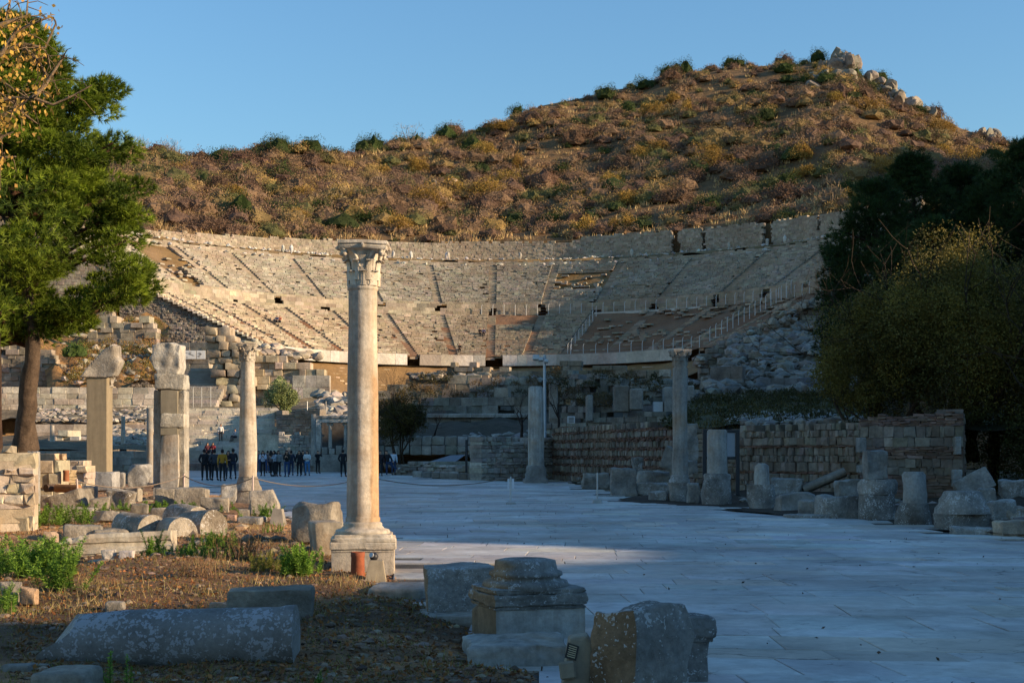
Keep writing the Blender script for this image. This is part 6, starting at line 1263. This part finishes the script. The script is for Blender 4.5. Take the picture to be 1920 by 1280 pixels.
weed('small green weed by the flaring fragment', 512, 1000, .25, .1, 14, g1, g2, 9)
weed('green weed before the large pale rounded block', 496, 975, .38, .14, 22, g1*.9, g2*.9, 10, ll=.06, lw=.016)
weed('low weeds between the two pillars and the rope post', 290, 960, .3, .9, 60, g1*.8, g2*.8, 11, ll=.08, lw=.02)
weed('dead brown stems in the middle of the soil strip', 455, 1060, .36, .16, 60, lin('8a6a48'), lin('8a6a48'), 12, bare=True, name='dry_weed')
weed('dry cut stems left of the dead brown stems', 375, 1090, .22, .16, 40, lin('9a7a5a'), lin('9a7a5a'), 13, bare=True, name='dry_weed')
weed('olive half-dry weed among the dead brown stems', 500, 1075, .28, .18, 40, lin('7a7a34'), lin('8a8a3a'), 14, ll=.045)
weed('taller of the two green sprigs in front of the fallen shaft', 208, 1325, .34, .012, 2, g1*1.1, g2*1.2, 15, Y=8.9, dens=120, ll=.04, lw=.008, lean=.06)
weed('shorter of the two green sprigs in front of the fallen shaft', 245, 1325, .27, .012, 2, g1*1.1, g2*1.2, 16, Y=8.9, dens=100, ll=.036, lw=.007, lean=.06)
weed('small green sprig at the bottom edge left of centre', 595, 1300, .13, .03, 5, g1, g2, 17, Y=9.3, dens=40)
weed('green weed at the left edge below the bushy clump', 4, 1150, .32, .06, 12, g1, g2, 18, dens=80, ll=.05, lw=.012)
weed('small tuft of grass growing in the paving near the right kerb', 1228, 972, .16, .08, 14, g1*.6, g2*.6, 19, dens=20)
weed('small low weeds under the plinth of the brown pillar', 40, 990, .4, .2, 30, g1*.9, g2*.9, 20, ll=.06, lw=.016)
def pebbles(nm, label, n, smin, smax, seed, cols, ylo=8, yhi=40, p_=2.2, xmax=26, kk=0):
    r = np.random.RandomState(seed); V0, F0 = ico(1) if kk else (np.array([(1, 0, 0), (-1, 0, 0), (0, 1, 0), (0, -1, 0), (0, 0, 1), (0, 0, -1)], float), np.array([(0, 2, 4), (2, 1, 4), (1, 3, 4), (3, 0, 4), (2, 0, 5), (1, 2, 5), (3, 1, 5), (0, 3, 5)]))
    y = ylo+(yhi-ylo)*r.uniform(0, 1, n)**p_; le = np.interp(y, LEY, LEX); w_ = np.minimum(le+.38*y, xmax); x = le+.25-w_*r.uniform(0, 1, n)**1.0; z = soilz(x, y); s = smin*(smax/smin)**(r.uniform(0, 1, n)**2.5)
    nv = len(V0); a = r.uniform(0, 6.28, n); sc_ = np.stack([s*r.uniform(.8, 1.5, n), s*r.uniform(.7, 1.1, n), s*r.uniform(.3, .8, n)], 1); V = V0[None]*(1+r.uniform(-.28, .28, (n, nv, 1)))*sc_[:, None]; ca, sa = np.cos(a)[:, None], np.sin(a)[:, None]
    V = np.stack([V[..., 0]*ca-V[..., 1]*sa, V[..., 0]*sa+V[..., 1]*ca, V[..., 2]], 2)+np.stack([x, y, z+s*.15], 1)[:, None]; mb = MB(); mb.add(V.reshape(-1, 3), (F0[None]+np.arange(n)[:, None, None]*nv).reshape(-1, 3), np.repeat(tones(r, n, *cols, .2), nv, 0)); mb.build(nm, M['lime'], props=dict(kind='stuff', label=label, category='gravel'))
pebbles('gravel', 'loose pebbles and stone chips scattered over the brown soil', 7000, .01, .05, 301, (lin('6b5040')*.8, lin('b8a088')*.8), kk=1)
pebbles('gravel', 'fine grit covering the brown soil', 26000, .006, .02, 302, (lin('5a3c2a')*.8, lin('a0785a')*.8), yhi=26)
pebbles('gravel', 'small broken stones among the fallen drums', 900, .04, .16, 303, (lin('7a6450')*.8, lin('b8a488')*.8), ylo=19, yhi=60, p_=1.3, kk=1)
r = np.random.RandomState(304); n = 16000; y = 8+24*r.uniform(0, 1, n)**1.8; le = np.interp(y, LEY, LEX); x = le+.3-(le+.38*y)*r.uniform(0, 1, n); z = soilz(x, y)+.01; m = MB()
leaves(m, np.stack([x, y, z], 1), unit(r.normal(0, 1, (n, 3))*(1, 1, .45)+(0, 0, .15)), r.uniform(.02, .06, n), r.uniform(.012, .035, n), tones(r, n, lin('6a4426')*.8, lin('b07a48')*.85, .2), r); m.build('leaf_litter', M['leaf'], props=dict(kind='stuff', label='dry fallen leaves and bark bits lying on the brown soil', category='leaf litter'))
m = MB(); mask = Noise(55, .55); c = 0   # low moss and grass patches
xs = r.uniform(-14, 1.5, 90000); ys = 8.5+26*r.uniform(0, 1, 90000)**1.7; ok = (mask(np.stack([xs, ys, 0*xs], 1)) > .3) & (xs < np.interp(ys, LEY, LEX)-.1); xs, ys = xs[ok], ys[ok]; n = len(xs)
leaves(m, np.stack([xs, ys, soilz(xs, ys)], 1), unit(r.normal(0, .5, (n, 3))+(0, 0, 1)), r.uniform(.02, .06, n), .008, tones(r, n, lin('5c6228')*.9, lin('a08c50')*.9, .2), r, False); m.build('short_grass', M['leaf'], props=dict(kind='stuff', label='thin short grass and moss patches on the soil', category='grass'))
m = MB(); r = np.random.RandomState(309); cen = np.stack([r.uniform(-9, -1.5, 130), r.uniform(12.5, 30, 130)], 1); cen = cen[cen[:, 0] < np.interp(cen[:, 1], LEY, LEX)-.25]; k = r.randint(0, len(cen), 9000); xy = cen[k]+r.normal(0, .16, (9000, 2))*(1.5, 1)
leaves(m, np.column_stack([xy, soilz(xy[:, 0], xy[:, 1])]), unit(r.normal(0, .45, (9000, 3))+(0, 0, 1)), r.uniform(.05, .17, 9000), .006, tones(r, 9000, lin('8a7446'), lin('bfa873'), .15), r, False); m.build('dry_grass', M['leaf'], props=dict(kind='stuff', label='straw coloured dry grass tufts on the sunlit soil', category='grass'))
m = MB(); r = np.random.RandomState(305); n = 190; y = 9+45*r.uniform(0, 1, n)**1.5; le = np.interp(y, LEY, LEX); re = np.interp(y, REY, REX); x = le+(re-le)*r.uniform(0, 1, n)
leaves(m, np.stack([x, y, np.full(n, .045)], 1), unit(r.normal(0, 1, (n, 3))*(1, 1, .3)+(0, 0, .2)), r.uniform(.02, .055, n), r.uniform(.012, .03, n), tones(r, n, (.03, .025, .02), (.12, .08, .05), .2), r); m.build('leaf_litter', M['leaf'], props=dict(kind='stuff', label='few dark dry leaves scattered over the marble paving', category='leaf litter'))
# ---------------------------------------------------------------- people
def skin_mesh(name, J, E, Rd, sub=1):
    me = bpy.data.meshes.new(name); me.from_pydata([tuple(j) for j in J], E, []); o = bpy.data.objects.new(name, me); scene.collection.objects.link(o)
    md = o.modifiers.new('s', 'SKIN'); md.use_smooth_shade = True; sv = me.skin_vertices[0].data
    for k, rr in enumerate(Rd): sv[k].radius = (rr, rr) if not isinstance(rr, tuple) else rr; sv[k].use_root = (k == 0)
    if sub: s = o.modifiers.new('u', 'SUBSURF'); s.levels = sub; s.render_levels = sub
    dg = bpy.context.evaluated_depsgraph_get(); dg.update(); nm = bpy.data.meshes.new_from_object(o.evaluated_get(dg)); nm.name = name
    bpy.data.objects.remove(o); bpy.data.meshes.remove(me); return nm
def pose(kind):
    """joint table of a 1.7 m figure facing -Y"""
    v = lambda *a: np.array(a, float); J = dict(pel=v(0, 0, .93), sp=v(0, .0, 1.15), ch=v(0, 0, 1.33), nk=v(0, .0, 1.47), hd=v(0, -.01, 1.56), tp=v(0, 0, 1.67))
    for s, c in ((-1, 'R'), (1, 'L')):
        J['hp'+c] = v(s*.09, 0, .9); J['kn'+c] = v(s*.1, -.01, .5); J['an'+c] = v(s*.1, .02, .09); J['to'+c] = v(s*.12, -.15, .035)
        J['sh'+c] = v(s*.175, 0, 1.39); J['el'+c] = v(s*.23, .03, 1.11); J['wr'+c] = v(s*.24, -.04, .86); J['ha'+c] = v(s*.24, -.06, .79)
    if kind == 'walk':
        J['knL'] = v(.1, -.16, .52); J['anL'] = v(.1, -.26, .12); J['toL'] = v(.11, -.43, .08); J['knR'] = v(-.1, .08, .5); J['anR'] = v(-.1, .3, .15); J['toR'] = v(-.11, .18, .03)
        J['elR'] = v(-.24, -.06, 1.12); J['wrR'] = v(-.2, -.26, .95); J['haR'] = v(-.19, -.32, .9)
    if kind == 'phone':
        for s, c in ((-1, 'R'), (1, 'L')): J['el'+c] = v(s*.21, -.08, 1.13); J['wr'+c] = v(s*.07, -.28, 1.24); J['ha'+c] = v(s*.04, -.31, 1.3)
        J['hd'] = v(0, -.05, 1.55); J['tp'] = v(0, -.06, 1.66); J['knR'] = v(-.11, -.06, .5)
    if kind == 'cam':
        for s, c in ((-1, 'R'), (1, 'L')): J['el'+c] = v(s*.27, -.12, 1.28); J['wr'+c] = v(s*.1, -.24, 1.48); J['ha'+c] = v(s*.06, -.26, 1.54)
    if kind == 'fold':
        for s, c in ((-1, 'R'), (1, 'L')): J['el'+c] = v(s*.24, -.04, 1.13); J['wr'+c] = v(-s*.02, -.2, 1.14); J['ha'+c] = v(-s*.08, -.21, 1.15)
        J['hpL'] = v(.1, 0, .9); J['knL'] = v(.13, -.05, .5); J['anL'] = v(.14, .02, .09); J['toL'] = v(.18, -.13, .035)
    if kind == 'pocket':
        for s, c in ((-1, 'R'), (1, 'L')): J['el'+c] = v(s*.28, .06, 1.13); J['wr'+c] = v(s*.18, -.05, .95); J['ha'+c] = v(s*.15, -.08, .9)
        J['anR'] = v(-.16, .02, .09); J['toR'] = v(-.2, -.13, .035); J['knR'] = v(-.14, -.02, .5)
    if kind == 'kick':
        J['knL'] = v(.32, .0, .62); J['anL'] = v(.62, .05, .5); J['toL'] = v(.74, .0, .56); J['wrL'] = v(.33, -.2, .98); J['haL'] = v(.36, -.26, .95); J['elL'] = v(.27, -.02, 1.12)
        for k in ('sp', 'ch', 'nk', 'hd', 'tp', 'shL', 'shR', 'elL', 'elR', 'wrL', 'wrR', 'haL', 'haR'): J[k][0] -= .05*(J[k][2]-.8)*3
        J['elR'][0] -= .15; J['wrR'] = J['elR']+v(-.16, -.08, -.1); J['haR'] = J['wrR']+v(-.06, -.03, -.03)
    if kind == 'sit':
        for k in J: J[k][2] -= .48
        for s, c in ((-1, 'R'), (1, 'L')): J['kn'+c] = v(s*.13, -.42, .5); J['an'+c] = v(s*.13, -.4, .09); J['to'+c] = v(s*.14, -.56, .035); J['el'+c] = v(s*.24, -.12, .68); J['wr'+c] = v(s*.12, -.33, .58); J['ha'+c] = v(s*.08, -.4, .58)
    return J
def body_parts(kind):
    J = pose(kind); keys = ['pel', 'sp', 'ch', 'nk', 'hd', 'tp']; V = [J[k] for k in keys]; Rr = [(.115, .09), (.1, .08), (.12, .085), .05, .082, .06]; E = [(0, 1), (1, 2), (2, 3), (3, 4), (4, 5)]
    def ad(p, r_, par): V.append(p); Rr.append(r_); E.append((par, len(V)-1)); return len(V)-1
    nose = ad(J['hd']+np.array((0, -.09, -.005)), .014, 4)
    for s in (-1, 1): ad(J['hd']+np.array((s*.085, .0, 0)), .012, 4)
    for s, c in ((-1, 'R'), (1, 'L')):
        a = ad(J['sh'+c], .058, 2); a = ad(J['el'+c], .042, a); a = ad(J['wr'+c], .028, a); h = ad(J['ha'+c], (.034, .02), a); d = unit(J['ha'+c]-J['wr'+c]); sd = unit(np.cross(d, (0.2, 1., .1)))
        for q, (o_, l_) in enumerate(((-.027, .07), (-.009, .08), (.009, .076), (.026, .06))): ad(J['ha'+c]+sd*o_+d*(l_)+np.array((0, -.01*q, 0)), .008, h)
        ad(J['wr'+c]*.4+J['ha'+c]*.6+sd*.045*s+d*.03+np.array((0, -.03, 0)), .009, h)
        a = ad(J['hp'+c], .085, 0); a = ad(J['kn'+c], .058, a); a = ad(J['an'+c], .037, a); ad(J['to'+c], .034, a)
    body = skin_mesh('body', V, E, Rr)
    V = [J['pel']+(0, 0, -.06 if kind != 'sit' else .0), J['sp'], J['ch'], J['nk']+(0, 0, -.03)]; Rr = [(.15, .125), (.14, .12), (.16, .125), .07]; E = [(0, 1), (1, 2), (2, 3)]
    for c in 'RL': a = ad(J['sh'+c], .078, 2); a = ad(J['el'+c], .06, a); ad(J['wr'+c], .046, a)
    jac = skin_mesh('jacket', V, E, Rr)
    V = [J['pel']+(0, 0, .0)]; Rr = [(.13, .105)]; E = []
    for c in 'RL': a = ad(J['hp'+c], .1, 0); a = ad(J['kn'+c], .07, a); ad(J['an'+c]+(J['kn'+c]-J['an'+c])*.06, .052, a)
    tr = skin_mesh('trousers', V, E, Rr)
    V = []; Rr = []; E = []
    sh = MB()
    for c in 'RL': tube(sh, [J['an'+c]+(0, .03, -.02), (J['an'+c]+J['to'+c])/2+(0, 0, .01), J['to'+c]+unit(J['to'+c]-J['an'+c])*.03], [.045, .05, .036], 8, (.5, .5, .5))
    h = J['hd']; hv = MB(); Vi, Fi = ico(2); Q = Vi*np.array((.097, .105, .115)); keep = ~((Q[:, 1] < -.03) & (Q[:, 2] < .055)); Q2 = Q.copy(); Q2[~keep] *= .6; hv.add(Q2+h+(0, .012, .045), Fi, (.5, .5, .5), True)
    hl = MB(); hl.add(Q2+h+(0, .012, .045), Fi, (.5, .5, .5), True); tube(hl, [h+(0, .05, .05), h+(0, .09, -.06), h+(0, .1, -.2), h+(0, .09, -.3)], [.08, .095, .08, .03], 10, (.5, .5, .5))
    for s in (-1, 1): tube(hl, [h+(s*.075, 0, .04), h+(s*.1, -.01, -.1), h+(s*.1, -.03, -.22)], [.03, .04, .02], 6, (.5, .5, .5))
    return dict(body=body, jacket=jac, trousers=tr, shoes=sh, short=hv, long=hl)
PM = {}
def pmat(c, kind='cloth'):
    k = (tuple(np.round(c, 3)), kind)
    if k not in PM:
        m = bpy.data.materials.new('fabric' if kind == 'cloth' else kind); m.use_nodes = True; b = m.node_tree.nodes['Principled BSDF']; nt = m.node_tree; n = nt.nodes.new('ShaderNodeTexNoise'); n.inputs['Scale'].default_value = 14
        rp_ = nt.nodes.new('ShaderNodeValToRGB'); rp_.color_ramp.elements[0].position = .3; rp_.color_ramp.elements[0].color = (*(np.array(c)*.75), 1); rp_.color_ramp.elements[1].position = .7; rp_.color_ramp.elements[1].color = (*np.clip(np.array(c)*1.2, 0, 1), 1)
        nt.links.new(n.outputs['Fac'], rp_.inputs[0]); nt.links.new(rp_.outputs[0], b.inputs['Base Color']); b.inputs['Roughness'].default_value = .85; PM[k] = m
    return PM[k]
BP = {}
def person(label, px, Y, kind, rot, jc, tc, hc='1e1612', lg=False, z=.035, h=1.0, bag=None, sc_='221c1a', group=None, at=None, shc=None):
    if kind not in BP: BP[kind] = body_parts(kind)
    p = np.array(((px-960)/F*Y, Y, z)) if at is None else np.array(at); o = thing('person', label, 'person', p, group); o.rotation_euler = (0, 0, R(rot)); o.scale = (h, h, h); D_ = BP[kind]
    def ch(nm, me, mt):
        q = bpy.data.objects.new(nm, me.copy()); q.data.materials.clear(); q.data.materials.append(mt); scene.collection.objects.link(q); q.parent = o
    ch('body', D_['body'], pmat(lin('b88a6c'), 'skin')); ch('jacket', D_['jacket'], pmat(lin(jc))); ch('trousers', D_['trousers'], pmat(lin(tc)))
    for nm, mb_, c in (('hair', D_['long' if lg else 'short'], lin(hc)), ('shoes', D_['shoes'], lin(sc_))):
        if not hasattr(mb_, '_me'): q = mb_.build('tmp', M['cloth'], world=False); mb_._me = q.data; bpy.data.objects.remove(q)
        ch(nm, mb_._me, pmat(c, 'hair' if nm == 'hair' else 'cloth'))
    if bag: m = MB(); box(m, (.0, .17, 1.0), (.3, .16, .4), lin(bag), ch=.04); q = m.build('bag', M['cloth'], world=False); q.parent = o
    return o
BK, NV, DG = '15161a', '1d2433', '2a2c30'
person('person in a long black coat and dark trousers seen from behind, leftmost of the visitors', 383, 80, 'pocket', 190, BK, BK, h=1.03)
person('person in a black coat seen from behind, second from the left among the visitors', 391, 80.5, 'stand', 170, '17181c', BK, h=1.0)
person('person in a padded dark grey jacket seen from behind beside the mustard jacket', 402, 79.5, 'pocket', 185, '34383f', BK, h=1.02)
person('person in a mustard yellow jacket and black trousers seen from behind', 417, 78, 'stand', 180, 'b07c18', BK, h=1.02)
person('person in a dark maroon coat partly hidden right of the mustard jacket', 428, 84, 'fold', 10, '33171c', NV, h=.98, lg=True)
person('tall person in a dark coat walking just left of the slim column', 437, 84, 'walk', 200, '1c1a24', NV, h=1.05)
person('person in a dark red top standing on the stone step behind the group', 389, 123, 'stand', 20, '4a1420', '3a1a20', z=.75, lg=True)
person('person in a bright red top standing on the stone step behind the group', 399.5, 123, 'fold', -10, '7a1c28', '4a1c24', z=.75, lg=True)
person('person in a white top and black trousers standing on the sunlit stairs', 414, 139.6, 'stand', 10, 'd8d4cc', '1a1a1e', z=2.7, lg=True)
person('person in a pale grey top sitting on the sunlit stairs by the slim column', 441, 139.8, 'sit', -40, 'b8b4b0', '2a2c34', z=2.7)
person('person in a grey top and blue jeans furthest left behind the white coat', 485, 113, 'stand', 0, '5a6068', '24426a')
person('person in an open white coat over a maroon top facing the camera', 493, 95, 'phone', 5, 'c4c8d2', '201c24', lg=True)
person('person in a dark jacket and blue jeans standing behind the white coat', 502, 108, 'stand', 170, '20242c', '24406a')
person('person with dark hair in a taupe jacket left of the person with the grey bag', 508, 94, 'walk', 170, '6a5c5a', BK, lg=True)
person('person in a pale grey cardigan carrying a grey bag', 515, 93, 'phone', -60, '98a0a8', '181a20', lg=True)
person('person in a beige scarf and pale top at the right of the grey bag', 522, 93.5, 'stand', 30, '8a8a84', '16171c', lg=True, bag='4c5c58', sc_='5a2a24')
person('person in a dark olive jacket and blue jeans, hands raised', 538, 92, 'phone', 0, '1f211c', '2a4468', lg=True)
person('person in a navy jacket walking close behind the dark olive jacket', 546, 97, 'walk', 190, '1a2436', '1b2a44')
person('person in a long black cardigan facing the camera left of the white sweater', 561, 95, 'stand', 0, '16161a', '121216', lg=True)
person('person in dark clothes standing between the black cardigan and the white sweater', 568, 100, 'fold', 20, '2c2428', '1c2434', lg=True)
person('person in a white sweater and light blue jeans with arms folded', 576, 96.5, 'fold', -5, 'ccd0cc', '4878a0', lg=True)
person('person in black lifting a camera in front of the little shrine', 596, 107, 'cam', 30, '111318', '101216')
person('person in black seen from behind just left of the near column', 643, 92, 'pocket', 180, '14141a', '101218', h=1.03)
person('person in a dark red-brown coat half hidden behind the near column', 713, 95, 'stand', 0, '301a1c', '1a1a22')
person('person in a black jacket lifting one leg out sideways while balancing', 728, 92, 'kick', 0, '101218', '1c3454', sc_='b8b8b4')
person('person in a white shirt standing behind the one lifting a leg', 738, 99, 'stand', 170, 'c0c8d0', '2a3a54')
def seat(px, py, dx=0):
    for rr in np.arange(34.2, 51, .05):
        z = 17.1+(rr-34.2)*(25.6-17.1)/(51.6-34.2); k = (px-960)/F; a = k*k+1; b = 2*(k*3.5-CY); c = 3.5**2+CY**2-rr*rr; D_ = b*b-4*a*c
        if D_ < 0: continue
        Y = (-b+math.sqrt(D_))/(2*a)
        if H0-(z-EYE)/Y*F < py: return np.array((k*Y+dx, Y-.05, z-.1))
for px, py, lb, jc, tc in ((519, 607, 'person in a blue top sitting on the sunlit theatre seats', '3c4660', '20242c'), (525, 607, 'person in an orange top sitting on the sunlit theatre seats', 'b06a50', '2a2a30'), (900, 629, 'person in dark clothes sitting high in the middle of the seats', '16161c', '14141a'),
        (907, 629, 'person in a grey top sitting beside another in the middle of the seats', '4a4c66', '1a1a24'), (862, 659, 'person in black sitting low on the steps above the white parapet', '101014', '0c0c10')):
    person(lb, 0, 0, 'sit', 0, jc, tc, at=seat(px, py), h=1.15)
